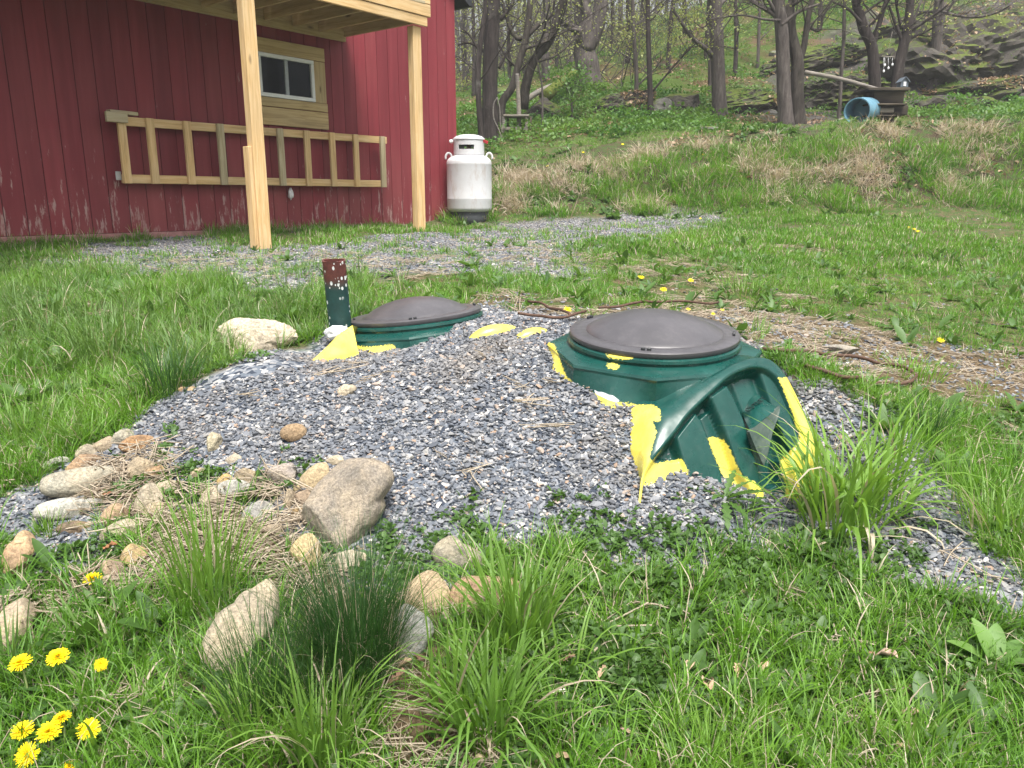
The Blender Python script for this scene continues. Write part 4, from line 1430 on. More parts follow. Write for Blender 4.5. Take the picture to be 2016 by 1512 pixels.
def rock(px, py, w_, h_, colr, label, rot=0.0, depth=0.8, seed=None, lift=0.46, cuts=10, rough=0.13, sub=4, boxy=0.76, name='rock', cat='rock', group=None, mat=None, Y=None, strata=0.0, crag=0.07, flat=0.0, outline=None, ledge=False):
    if outline:
        oo = np.array(outline, float)
        lo, hi = oo.min(0), oo.max(0)
        (px, py), (w_, h_), rot = (lo + hi) / 2, (hi - lo) / 1.16, 0.0
    c = hit(px, py + h_ * 0.12) if Y is None else P(px, py, Y)
    d = c - np.array((0, 0, EYE))
    dep = d[1] * CP - d[2] * SP
    u = dep / F
    EXCL.append((c[0], c[1], min(w_, h_ * 1.3) * u * 0.46))
    seed = seed if seed is not None else int(px * 7 + py)
    p, Fc = rock_shape(seed, sub, cuts, rough, boxy, strata, crag, flat)
    if outline:
        # silhouette as traced, full thickness behind and in front of it
        Vs, Fc = ico(sub)
        q = (oo - np.array((px, py))) * np.array((1, -1)) / ((hi - lo) / 2)
        th_o = np.arctan2(q[:, 1], q[:, 0])
        o_ = np.argsort(th_o)
        th_o, r_o = th_o[o_], np.hypot(q[:, 0], q[:, 1])[o_]
        th_v = np.arctan2(Vs[:, 2], Vs[:, 0])
        rr = np.interp(th_v, np.concatenate([th_o - 2 * np.pi, th_o, th_o + 2 * np.pi]), np.tile(r_o, 3))
        rho = np.hypot(Vs[:, 0], Vs[:, 2])
        rh = rho ** 0.85
        rs_ = np.random.default_rng(seed)
        p = np.stack([np.cos(th_v) * rr * rh, np.sign(Vs[:, 1]) * np.abs(Vs[:, 1]) ** 0.8, np.sin(th_v) * rr * rh], -1)
        for k__ in range(4):
            nn_ = rs_.normal(size=3) * np.array((0.6, 1, 0.6)) - np.array((0, 0.9, -0.2))
            nn_ /= np.linalg.norm(nn_)
            p = p - np.maximum(p @ nn_ - rs_.uniform(0.68, 0.9), 0)[:, None] * nn_ * 0.9
        p = p * (1 + 0.12 * fbm3(Vs * 1.6 + seed, 3, seed))[:, None]
        if crag:
            p = p - Vs * (crag * (0.6 * np.abs(fbm3(Vs * 4.5 + seed, 3, seed + 30)) * 2 + 0.35 * np.abs(fbm3(Vs * 11 + seed, 2, seed + 31)) * 2))[:, None]
        p = p + Vs * (0.012 * fbm3(Vs * 13 + seed, 2, seed + 40))[:, None]
    k_ = 1.0 if sub == 5 and mat is not None else 1.16
    hx, hy, hz = k_ * w_ * u / 2, k_ * h_ * u / 2, depth * min(w_, h_) * u / 2
    # local frame: x across the view, z upwards, y away
    el = math.atan2(-d[2], d[1])
    p = p * np.array((hx, hz, hy))
    a = R(rot)
    rx, rz = p[:, 0] * math.cos(a) - p[:, 2] * math.sin(a), p[:, 0] * math.sin(a) + p[:, 2] * math.cos(a)
    p = np.stack([rx, p[:, 1], rz], -1)
    t = max(el, 0.0) * 0.9
    y, z = p[:, 1] * math.cos(t) + p[:, 2] * math.sin(t), -p[:, 1] * math.sin(t) + p[:, 2] * math.cos(t)
    p = np.stack([p[:, 0], y, z], -1)
    az = math.atan2(d[0], d[1])
    p = np.stack([p[:, 0] * math.cos(az) + p[:, 1] * math.sin(az), -p[:, 0] * math.sin(az) + p[:, 1] * math.cos(az), p[:, 2]], -1)
    me = mesh(name, p, Fc, [mat or M_ROCK], None, mat is None)
    if ledge:
        LEDGE.append((p + c + np.array((0, 0, lift * hy)), Fc))
    if mat is None:
        me.set_sharp_from_angle(angle=R(55))
    o = link(name, me, None, Matrix.Translation(Vector(c + np.array((0, 0, lift * hy)))))
    o.color = (*colr, 1)
    return tag(o, label, cat, group)


TAN, OLV, GRY, CRM, ORG, BRN, PAL = (0.40, 0.325, 0.225), (0.33, 0.315, 0.255), (0.34, 0.345, 0.335), (0.47, 0.405, 0.30), (0.47, 0.30, 0.17), (0.29, 0.22, 0.16), (0.46, 0.465, 0.43)
GR = 'field stones piled along the foot of the gravel mound'
ROCKS = [
    (159, 962, 132, 66, OLV, 'big smooth grey-olive stone lying on the pale slab beside the mound', -4, {'depth': 1.2, 'cuts': 6, 'outline': [(92.1, 947.0), (104.8, 934.3), (142.9, 929.5), (190.5, 929.5), (222.2, 935.9), (222.2, 956.5), (203.2, 975.6), (171.4, 989.8), (133.3, 981.9), (98.4, 972.4), (88.9, 959.7)]}),
    (143, 1008, 128, 48, PAL, 'pale grey-green slab beneath the big smooth grey-olive stone', -10, {'depth': 1.5, 'cuts': 10, 'outline': [(76.2, 1002.5), (92.1, 986.7), (127.0, 983.5), (165.1, 991.4), (196.8, 997.8), (203.2, 1013.7), (190.5, 1029.5), (158.7, 1031.1), (133.3, 1026.3), (104.8, 1023.2), (79.4, 1013.7)]}),
    (164, 916, 62, 34, ORG, 'orange-tan stone just above the smooth grey-olive stone', 8, {}),
    (173, 894, 42, 28, CRM, 'cream stone under the dry straw tuft at the top of the stone pile', 20, {}),
    (208, 880, 42, 28, TAN, 'grey-tan stone between the cream stone and the pale olive stone', 12, {}),
    (243, 864, 42, 32, OLV, 'pale olive stone leaning behind the orange-brown block', 35, {}),
    (270, 880, 70, 42, (0.40, 0.215, 0.095), 'orange-brown blocky stone at the upper edge of the stone pile', -6, {'cuts': 12, 'boxy': 0.74, 'outline': [(236.5, 880.3), (247.6, 867.6), (266.7, 859.7), (304.8, 872.4), (301.6, 893.0), (269.8, 896.2), (244.4, 889.8)]}),
    (276, 928, 56, 44, TAN, 'tan stone half sunk in straw below the orange-brown block', 0, {}),
    (306, 934, 34, 28, ORG, 'small orange stone at the gravel edge beside a half sunk tan stone', 0, {}),
    (113, 916, 44, 24, PAL, 'small whitish stone in the grass above the stone pile', 0, {}),
    (69, 926, 18, 14, (0.36, 0.28, 0.26), 'tiny pinkish stone in grass beside the small whitish stone', 0, {'sub': 3}),
    (230, 1022, 56, 52, (0.33, 0.225, 0.145), 'rounded brown stone next to the end of the pale slab', 10, {'cuts': 6, 'outline': [(203.2, 1016.8), (215.9, 1002.5), (241.3, 997.1), (255.6, 1001.0), (254.0, 1023.2), (234.9, 1039.0), (215.9, 1045.4), (204.8, 1032.7)]}),
    (240, 1050, 70, 36, (0.42, 0.37, 0.27), 'pale flat stone under the rounded brown stone', 14, {}),
    (296, 992, 62, 66, CRM, 'cream stone dusted with gravel in the middle of the straw', 25, {'depth': 1.2, 'outline': [(266.7, 1010.5), (276.2, 978.7), (304.8, 959.7), (317.5, 969.2), (320.6, 997.8), (304.8, 1016.8), (279.4, 1023.2)]}),
    (326, 968, 50, 30, CRM, 'cream stone peeping out above the gravel-dusted stone', 10, {}),
    (306, 1008, 42, 30, TAN, 'tan stone tucked under the gravel-dusted cream stone', 0, {}),
    (265, 1102, 54, 60, (0.46, 0.335, 0.165), 'yellow-tan upright stone in the straw above the dandelion', 10, {'outline': [(238.1, 1124.8), (242.9, 1096.2), (257.1, 1078.7), (279.4, 1074.0), (290.5, 1077.1), (288.9, 1105.7), (269.8, 1127.9), (250.8, 1132.7)]}),
    (222, 1126, 44, 38, (0.30, 0.215, 0.15), 'brown stone beside the yellow-tan upright stone', 0, {}),
    (216, 1149, 42, 28, (0.43, 0.33, 0.27), 'pinkish stone behind the lone dandelion', 0, {}),
    (44, 1102, 66, 98, ORG, 'orange-tan slab leaning at the edge of the small gravel patch', -26, {'depth': 0.9, 'outline': [(12.7, 1105.7), (34.9, 1074.0), (57.1, 1054.9), (79.4, 1061.3), (76.2, 1080.3), (57.1, 1112.1), (38.1, 1140.6), (19.0, 1153.3), (9.5, 1131.1)]}),
    (150, 1043, 60, 26, (0.24, 0.155, 0.085), 'dark brown stone wedged beneath the pale slab', -6, {}),
    (24, 1240, 100, 104, (0.47, 0.38, 0.27), 'large pale tan boulder overgrown with grass near the dandelions', 30, {'outline': [(-19.0, 1245.4), (9.5, 1216.8), (38.1, 1197.8), (69.8, 1191.4), (82.5, 1204.1), (63.5, 1242.2), (34.9, 1277.1), (9.5, 1296.2), (-19.0, 1293.0)]}),
    (478, 1240, 122, 196, CRM, 'large cream boulder lying diagonally among the tall grass clumps', -50, {'depth': 1.0, 'cuts': 8, 'lift': 0.36, 'outline': [(400.0, 1274.6), (408.2, 1247.3), (427.3, 1228.2), (468.2, 1198.2), (509.1, 1173.7), (541.9, 1157.3), (555.5, 1181.9), (552.8, 1222.8), (536.4, 1263.7), (509.1, 1285.5), (481.9, 1307.4), (454.6, 1345.6), (427.3, 1345.6), (410.9, 1318.3), (402.7, 1296.5)]}),
    (392, 935, 30, 20, TAN, 'small tan stone among straw at the mound foot', 0, {}),
    (421, 878, 28, 38, (0.42, 0.38, 0.27), 'pale yellowish pebble-like stone standing on the gravel slope', -20, {}),
    (459, 903, 28, 28, (0.40, 0.36, 0.29), 'half buried pale stone on the gravel just above the straw', -25, {'lift': 0}),
    (487, 944, 44, 34, (0.36, 0.29, 0.19), 'angular tan stone behind the grey-white stone', 10, {'cuts': 12, 'boxy': .74}),
    (468, 968, 78, 44, PAL, 'grey-white angular stone in straw in front of the angular tan stone', -12, {'cuts': 12, 'boxy': .74, 'outline': [(433.3, 956.5), (444.4, 948.6), (488.9, 956.5), (507.9, 966.0), (495.2, 985.1), (469.8, 988.3), (444.4, 978.7)]}),
    (446, 948, 32, 22, (0.46, 0.33, 0.14), 'small ochre stone beside the grey-white angular stone', 0, {}),
    (417, 984, 40, 36, CRM, 'rounded cream stone below the small ochre stone', 0, {}),
    (508, 1020, 76, 58, GRY, 'grey stone with a pale face under the long grass blades', 16, {'cuts': 11, 'outline': [(476.2, 1016.8), (495.2, 997.8), (520.6, 991.4), (542.9, 1016.8), (539.7, 1029.5), (511.1, 1039.0), (482.5, 1035.9)]}),
    (532, 1050, 44, 24, TAN, 'low tan stone below the grey stone with a pale face', 0, {}),
    (558, 941, 52, 46, (0.27, 0.245, 0.24), 'purple-grey stone at the gravel edge above the narrow upright stone', -8, {}),
    (688, 1002, 172, 205, (0.265, 0.235, 0.20), 'largest boulder, brownish grey and smooth, leaning on the gravel mound', -20, {'depth': 0.9, 'cuts': 8, 'sub': 5, 'lift': 0.24, 'boxy': 0.80, 'outline': [(671.4, 914.0), (703.2, 904.4), (741.3, 910.8), (769.8, 926.7), (779.4, 948.9), (773.0, 967.9), (757.1, 987.0), (760.3, 1002.9), (747.6, 1025.1), (719.0, 1050.5), (690.5, 1082.2), (677.8, 1101.3), (658.7, 1114.0), (642.9, 1094.9), (627.0, 1066.3), (611.1, 1047.3), (598.4, 1028.3), (595.2, 1002.9), (611.1, 977.5), (627.0, 955.2), (649.2, 933.0)]}),
    (627, 948, 66, 46, (0.42, 0.33, 0.20), 'rounded yellowish tan stone resting against the largest boulder', 30, {'cuts': 5}),
    (662, 910, 32, 20, CRM, 'small cream stone on the gravel above the largest boulder', 12, {}),
    (596, 985, 34, 32, BRN, 'small brown stone between the narrow stone and the largest boulder', 30, {}),
    (570, 990, 18, 54, TAN, 'narrow upright tan stone wedged beside the largest boulder', -14, {'depth': 1.5}),
    (589, 963, 20, 16, (0.44, 0.36, 0.20), 'tiny yellow stone on top of the small brown stone', 0, {'sub': 3}),
    (588, 1012, 26, 20, (0.35, 0.24, 0.11), 'small ochre stone in the shade under the small brown stone', 0, {'sub': 3}),
    (603, 1097, 62, 80, (0.45, 0.355, 0.19), 'yellow-tan stone standing below the largest boulder', -14, {'cuts': 8, 'outline': [(573.0, 1088.6), (592.1, 1066.3), (617.5, 1060.0), (633.3, 1094.9), (627.0, 1123.5), (604.8, 1142.5), (585.7, 1114.0)]}),
    (693, 1112, 56, 42, (0.50, 0.45, 0.33), 'cream stone showing behind the dark fine grass clump', 0, {}),
    (896, 1100, 104, 84, (0.285, 0.265, 0.205), 'grey-olive flat topped stone at the lower gravel edge', -30, {'cuts': 10, 'lift': 0.34, 'outline': [(849.2, 1094.9), (865.1, 1069.5), (887.3, 1056.8), (912.7, 1075.9), (938.1, 1088.6), (954.0, 1101.3), (950.8, 1123.5), (919.0, 1142.5), (893.7, 1139.4), (861.9, 1117.1)]}),
    (843, 1176, 100, 92, (0.45, 0.34, 0.22), 'round cream-brown stone leaning against the orange granite stone', -8, {'cuts': 5, 'lift': 0.35, 'outline': [(795.2, 1174.3), (817.5, 1142.5), (842.9, 1129.8), (871.4, 1131.4), (884.1, 1152.1), (888.9, 1177.5), (877.8, 1209.2), (858.7, 1218.7), (817.5, 1202.9), (798.4, 1190.2)]}),
    (952, 1172, 142, 96, (0.46, 0.295, 0.185), 'orange-pink granite stone half hidden by bright green grass', 14, {'cuts': 9, 'lift': 0.3, 'outline': [(887.3, 1164.8), (912.7, 1139.4), (944.4, 1129.8), (992.1, 1126.7), (1020.6, 1129.8), (1023.8, 1177.5), (1007.9, 1218.7), (944.4, 1228.3), (900.0, 1221.9), (887.3, 1202.9)]}),
    (806, 1252, 108, 100, (0.37, 0.38, 0.365), 'light grey block stone beside the dark fine grass clump', 30, {'cuts': 12, 'boxy': .76, 'lift': 0.42, 'outline': [(773.8, 1228.2), (782.0, 1209.1), (803.8, 1201.0), (825.6, 1214.6), (850.2, 1233.7), (855.7, 1252.8), (842.0, 1277.4), (828.4, 1296.5), (809.3, 1315.6), (790.2, 1312.8), (773.8, 1288.3), (762.9, 1263.7)]}),
    (878, 1224, 30, 34, (0.46, 0.38, 0.29), 'small cream stone under the orange-pink granite stone', 0, {}),
    (628, 1240, 64, 100, (0.42, 0.35, 0.25), 'pale stone almost hidden behind the dark fine grass clump', 0, {}),
    (683, 773, 34, 24, CRM, 'small cream stone alone high on the gravel slope', 20, {'sub': 3}),
    (578, 858, 46, 34, (0.25, 0.165, 0.095), 'round brown stone alone in the middle of the gravel slope', 6, {'cuts': 3, 'sub': 3}),
    (510, 675, 152, 94, (0.56, 0.49, 0.385), 'big craggy cream-white boulder beside the rusty pipe', 4, {'cuts': 10, 'sub': 5, 'rough': 0.2, 'lift': 0.34, 'depth': 1.0, 'crag': 0.26, 'outline': [(434.9, 649.0), (447.6, 636.3), (476.2, 629.4), (507.9, 633.2), (546.0, 637.9), (574.6, 649.0), (587.3, 668.1), (581.0, 680.8), (552.4, 693.5), (536.5, 715.7), (507.9, 722.1), (469.8, 712.5), (450.8, 696.7), (438.1, 674.4)]}),
    (340, 557, 30, 10, (0.50, 0.45, 0.34), 'flat whitish stone in the grass near the gravel drive', 0, {'depth': 2.0, 'sub': 3}),
    (195, 1490, 28, 22, (0.36, 0.27, 0.19), 'small brown stone under the lowest dandelions', 0, {'sub': 3}),
    (1655, 692, 62, 20, (0.34, 0.32, 0.28), 'flat grey stone in the dirt behind the cable loop', 6, {'depth': 2.2}),
    (1710, 756, 44, 14, (0.42, 0.34, 0.22), 'flat tan stone inside the cable loop', 4, {'depth': 2.0, 'sub': 3}),
    (361, 769, 18, 11, (0.46, 0.31, 0.17), 'small orange pebble at the foot of the dark grass tuft', 0, {'sub': 3}),
    (379, 768, 17, 11, (0.47, 0.34, 0.2), 'second orange pebble, on the gravel side of the dark grass tuft', 0, {'sub': 3}),
    (1990, 907, 22, 12, (0.42, 0.26, 0.17), 'small orange-brown stone in the grass beyond the cable loop', 0, {'sub': 3}),
    (945, 1500, 24, 22, (0.46, 0.38, 0.23), 'small yellowish stone under the arching grass at the very front', 0, {'sub': 3}),
    (1050, 1255, 20, 16, (0.5, 0.44, 0.34), 'tiny pale stone in the ground cover beside the bright grass', 0, {'sub': 3}),
]
for (px, py, a, b_, c_, lab, rot, kw) in ROCKS:
    rock(px, py, a, b_, c_, lab, rot, group=GR if py > 820 and px < 980 else None, **kw)

# rocks and ledges of the hill
DK, DK2 = (0.048, 0.043, 0.038), (0.070, 0.064, 0.057)
for q in [(500, 722), (455, 735), (560, 715), (600, 690), (420, 745)]:
    c_ = hit(*q)
    EXCL.append((c_[0], c_[1], 0.10))
for (x_, y_, r_) in [(7.55, 15.6, 0.7), (8.2, 15.3, 0.7), (6.9, 15.4, 0.6), (7.8, 16.4, 0.9), (7.1, 16.4, 0.6), (8.9, 15.4, 0.4)]:
    EXCL.append((x_, y_, r_))
HILL = [
    (1222, 208, 150, 62, DK, 'dark pointed boulder in the green ground cover below the gnarled tree', 18, {}),
    (1300, 214, 44, 54, (0.15, 0.15, 0.135), 'lichen-grey boulder leaning behind the twin thin trunks', -30, {}),
    (1345, 205, 80, 50, DK, 'low dark rock shelf behind the lichen-grey boulder', 6, {}),
    (1465, 198, 180, 84, DK, 'dark ledge under a mossy green bank between two grey trunks', 8, {'strata': 0.1}),
    (1655, 190, 210, 110, DK, 'dark craggy ledge behind the leaning pole', 2, {'strata': 0.14}),
    (1600, 122, 260, 70, DK, 'overhanging dark ledge with a mossy top high on the slope', 10, {'strata': 0.12}),
    (1885, 112, 340, 190, DK2, 'broad layered grey cliff face above the wooden stand', 6, {'strata': 0.15}),
    (1990, 60, 260, 130, DK2, 'upper grey rock shoulder at the top of the cliff', 10, {'strata': 0.14}),
    (1780, 60, 240, 90, DK, 'moss topped ledge above the wind chimes', 8, {'strata': 0.12}),
    (1900, 178, 260, 46, DK2, 'long low stony step at the foot of the cliff', 4, {'strata': 0.12}),
    (1828, 209, 56, 30, DK2, 'flat grey rock beside the wooden stand', 4, {}),
    (1932, 207, 52, 30, DK, 'dark rounded rock in the leaf litter under the cliff', 0, {}),
    (1960, 190, 84, 28, DK2, 'slanting flat rock just above the dark rounded rock', 10, {}),
    (1330, 236, 30, 14, (0.2, 0.19, 0.175), 'small grey rock by the foot of the twin thin trunks', 0, {}),
    (1400, 255, 40, 14, (0.19, 0.185, 0.175), 'flat grey rock at the foot of the tall straight trunk', 0, {}),
    (1500, 222, 50, 16, (0.22, 0.22, 0.21), 'pale stone at the base of the dark ledge', 0, {}),
    (1528, 108, 28, 16, (0.26, 0.25, 0.24), 'small pale rock on the mossy slope behind the forked trunks', 0, {}),
    (1068, 222, 84, 56, DK, 'dark brushy rock heap beside the weathered bench', 0, {'rough': 0.3}),
    (985, 190, 70, 34, DK, 'mossy dark stone low behind the curved trunks', 0, {}),
]
for (px, py, a, b_, c_, lab, rot, kw) in HILL:
    big = a > 120
    rock(px, py, a, b_, c_, lab, rot, depth=1.5 if big else 1.0, mat=M_LEDGE, sub=5 if big else 4, lift=0.05 if big else 0.15, cat='rock ledge' if big else 'rock',
         name='rock_ledge' if big else 'boulder', ledge=big, **{'rough': 0.26, 'cuts': 10, 'crag': 0.30 if big else 0.15, **{k: (v * 0.35 if k == 'strata' else v) for k, v in kw.items()}})


# ------------------------------------------------------------------ leaf and blade materials
def blade_mat(name, lo, hi, tip=None, trans=0.45, patch=True):
    m, n, b = new_mat(name)
    n.nodes.remove(b)
    out = n.nodes['Material Output']
    oi = N(n, 'ShaderNodeObjectInfo')
    r = math_n(n, 'ADD', math_n(n, 'MULTIPLY', oi.outputs['Random'], 0.55), math_n(n, 'MULTIPLY', attr(n, 'rnd'), 0.45))
    c = ramp(n, r, [(0.1, lo), (0.9, hi)])
    if patch:
        sc_ = N(n, 'ShaderNodeVectorMath', operation='SCALE')
        sc_.inputs['Scale'].default_value = 1.0
        n.links.new(oi.outputs['Location'], sc_.inputs[0])
        pz = noise(n, 0.8, 3, 0.6, sc_.outputs[0])
        c = mix(n, ramp(n, pz, [(0.35, (0, 0, 0)), (0.7, (0.6, 0.6, 0.6))]), c, tip or hi)
    d = N(n, 'ShaderNodeBsdfDiffuse')
    t = N(n, 'ShaderNodeBsdfTranslucent')
    g = N(n, 'ShaderNodeBsdfGlossy', inputs={'Roughness': 0.55})
    g.inputs['Color'].default_value = (0.9, 0.95, 0.9, 1)
    n.links.new(c, d.inputs['Color'])
    n.links.new(mix(n, 1.0, c, (1.25, 1.2, 0.75), 'MULTIPLY'), t.inputs['Color'])
    m1, m2 = N(n, 'ShaderNodeMixShader'), N(n, 'ShaderNodeMixShader')
    m1.inputs[0].default_value = trans
    n.links.new(d.outputs[0], m1.inputs[1])
    n.links.new(t.outputs[0], m1.inputs[2])
    m2.inputs[0].default_value = 0.035
    n.links.new(m1.outputs[0], m2.inputs[1])
    n.links.new(g.outputs[0], m2.inputs[2])
    n.links.new(m2.outputs[0], out.inputs['Surface'])
    return m


M_GRASS = blade_mat('lawn_grass_blade', (0.048, 0.160, 0.010), (0.140, 0.325, 0.022), (0.20, 0.38, 0.034))
M_GRASSB = blade_mat('bright_grass_blade', (0.085, 0.200, 0.024), (0.185, 0.345, 0.048), (0.20, 0.34, 0.055))
M_GRASSD = blade_mat('dark_fine_grass_blade', (0.022, 0.078, 0.014), (0.055, 0.145, 0.024), patch=False)
M_GRASSL = blade_mat('blue_green_grass_blade', (0.065, 0.145, 0.036), (0.155, 0.275, 0.068), (0.18, 0.29, 0.065))
M_DRY = blade_mat('dry_straw', (0.28, 0.22, 0.155), (0.58, 0.50, 0.39), (0.48, 0.40, 0.31), 0.25)
M_WEED = blade_mat('weed_leaf', (0.042, 0.105, 0.022), (0.10, 0.20, 0.038), (0.095, 0.19, 0.034))
M_DOCK = blade_mat('dock_leaf', (0.11, 0.235, 0.045), (0.17, 0.31, 0.065), patch=False)
M_COVER = blade_mat('woodland_ground_cover_leaf', (0.036, 0.115, 0.022), (0.095, 0.215, 0.036), (0.16, 0.26, 0.035))
M_SPRING = blade_mat('young_tree_leaf', (0.20, 0.25, 0.06), (0.36, 0.40, 0.12), (0.30, 0.32, 0.12))
M_DEAD = blade_mat('dead_leaf', (0.17, 0.10, 0.06), (0.42, 0.30, 0.20), (0.30, 0.19, 0.12), 0.2)


def ribbon(base, direc, h, w_, lean, curl, seg, twist, rnd):
    """one grass blade: returns verts (2*seg+1), faces"""
    t = np.linspace(0, 1, seg + 1)
    ang = lean + curl * t ** 1.5
    ds = h / seg
    out, up = np.zeros(seg + 1), np.zeros(seg + 1)
    for i in range(1, seg + 1):
        a = (ang[i] + ang[i - 1]) / 2
        out[i] = out[i - 1] + math.sin(a) * ds
        up[i] = up[i - 1] + math.cos(a) * ds
    dx, dy = math.cos(direc), math.sin(direc)
    cen = np.stack([base[0] + dx * out, base[1] + dy * out, base[2] + up], -1)
    ww = w_ * np.minimum(1, 0.55 + t * 1.6) * (1 - t ** 2.2) * 0.5
    tw = direc + math.pi / 2 + twist * t
    side = np.stack([np.cos(tw), np.sin(tw), np.zeros(seg + 1)], -1) * ww[:, None]
    V = np.empty((2 * seg + 1, 3))
    V[0:2 * seg:2] = (cen - side)[:seg]
    V[1:2 * seg:2] = (cen + side)[:seg]
    V[-1] = cen[-1]
    Fc = [(2 * i, 2 * i + 1, 2 * i + 3, 2 * i + 2) for i in range(seg - 1)] + [(2 * seg - 2, 2 * seg - 1, 2 * seg)]
    return V, Fc


def tuft(mb, n, r0, hr, wr, lean, curl, seg=4, mi=0, twist=0.8, dry=0.0):
    for _ in range(n):
        a = random.uniform(0, 2 * math.pi)
        rr = r0 * math.sqrt(random.random())
        base = (rr * math.cos(a), rr * math.sin(a), -0.008)
        d = a + random.gauss(0, 0.7)
        q = rr / max(r0, 1e-6)
        V, Fc = ribbon(base, d, random.uniform(*hr), random.uniform(*wr), abs(random.gauss(0, lean)) * (0.4 + 0.6 * q), max(0, random.gauss(curl, curl * 0.6)), seg, random.gauss(0, twist), 0)
        mb.add(V, Fc, 1 if random.random() < dry else mi, random.random())
    return mb


def leaf_shape(L, Wd, lobes=0, fold=0.25, droop=0.5, seg=7, lean=0.6):
    """a broad leaf along +X from the origin; lobed edges when lobes"""
    t = np.linspace(0, 1, seg + 1)
    w_ = np.sin(np.pi * np.clip(t * 0.93 + 0.05, 0, 1)) ** 0.8 * Wd / 2
    if lobes:
        w_ = w_ * (0.45 + 0.55 * (np.arange(seg + 1) % 2)) * (0.35 + 0.75 * t)
    ang = lean - droop * t
    x = np.concatenate([[0], np.cumsum(np.cos((ang[1:] + ang[:-1]) / 2) * L / seg)])
    z = np.concatenate([[0], np.cumsum(np.sin((ang[1:] + ang[:-1]) / 2) * L / seg)])
    ctr = np.stack([x, 0 * x, z], -1)
    l = np.stack([x - (0.3 * w_ if lobes else 0), w_, z + fold * w_], -1)
    r = np.stack([x - (0.3 * w_ if lobes else 0), -w_, z + fold * w_], -1)
    V = np.concatenate([l, ctr, r])
    k = seg + 1
    Fc = []
    for i in range(seg):
        Fc += [(i, i + 1, k + i + 1, k + i), (k + i, k + i + 1, 2 * k + i + 1, 2 * k + i)]
    return V, Fc


def rotz(V, a, o=(0, 0, 0)):
    c, s = math.cos(a), math.sin(a)
    return np.stack([V[:, 0] * c - V[:, 1] * s, V[:, 0] * s + V[:, 1] * c, V[:, 2]], -1) + np.asarray(o)


def rosette(mb, n, Lr, wfrac, lobes=0, mi=0, lean=(0.1, 0.9), droop=0.6, seg=7, r0=0.0):
    for k in range(n):
        L = random.uniform(*Lr)
        V, Fc = leaf_shape(L, L * wfrac * random.uniform(0.8, 1.2), lobes, random.uniform(0.1, 0.4), random.uniform(0.2, 1) * droop, seg, random.uniform(*lean))
        a = k * 2.4 + random.uniform(-0.4, 0.4)
        mb.add(rotz(V, a, (r0 * random.uniform(-1, 1), r0 * random.uniform(-1, 1), 0)), Fc, mi, random.random())
    return mb


# ------------------------------------------------------------------ scatter (uncountable stuff): points in one object, instanced by geometry nodes
def variants(name, builder, k, mats, smooth=True):
    c = bpy.data.collections.new(name + '_source')
    for i in range(k):
        mb = MB()
        builder(mb, i)
        o = bpy.data.objects.new('%s_source_%02d' % (name, i), mb.build(name, mats, smooth))
        c.objects.link(o)
    return c, k


def scatter(name, src, pts, rot, scl, label, stuff=True):
    c, k = src
    pts = np.asarray(pts)
    n = len(pts)
    me = bpy.data.meshes.new(name)
    me.vertices.add(n)
    me.vertices.foreach_set('co', pts.astype(np.float32).ravel())
    a = me.attributes.new('rot', 'FLOAT_VECTOR', 'POINT')
    a.data.foreach_set('vector', np.asarray(rot, np.float32).ravel())
    scl = np.asarray(scl, np.float32)
    if scl.ndim == 1:
        scl = np.repeat(scl[:, None], 3, 1)
    a = me.attributes.new('scl', 'FLOAT_VECTOR', 'POINT')
    a.data.foreach_set('vector', scl.ravel())
    a = me.attributes.new('pick', 'INT', 'POINT')
    a.data.foreach_set('value', rng.integers(0, k, n).astype(np.int32))
    o = bpy.data.objects.new(name, me)
    COL.objects.link(o)
    g = bpy.data.node_groups.new(name + '_scatter', 'GeometryNodeTree')
    g.interface.new_socket('Geometry', in_out='INPUT', socket_type='NodeSocketGeometry')
    g.interface.new_socket('Geometry', in_out='OUTPUT', socket_type='NodeSocketGeometry')
    gi, go = g.nodes.new('NodeGroupInput'), g.nodes.new('NodeGroupOutput')
    ci = g.nodes.new('GeometryNodeCollectionInfo')
    ci.inputs['Collection'].default_value = c
    ci.inputs['Separate Children'].default_value = True
    ci.inputs['Reset Children'].default_value = True
    ip = g.nodes.new('GeometryNodeInstanceOnPoints')
    ip.inputs['Pick Instance'].default_value = True

    def na(nm, ty):
        q = g.nodes.new('GeometryNodeInputNamedAttribute')
        q.data_type = ty
        q.inputs['Name'].default_value = nm
        return q.outputs[0]
    g.links.new(gi.outputs[0], ip.inputs['Points'])
    g.links.new(ci.outputs[0], ip.inputs['Instance'])
    g.links.new(na('pick', 'INT'), ip.inputs['Instance Index'])
    g.links.new(na('rot', 'FLOAT_VECTOR'), ip.inputs['Rotation'])
    g.links.new(na('scl', 'FLOAT_VECTOR'), ip.inputs['Scale'])
    g.links.new(ip.outputs[0], go.inputs[0])
    o.modifiers.new('scatter', 'NODES').node_group = g
    return tag(o, label, None, None, 'stuff')


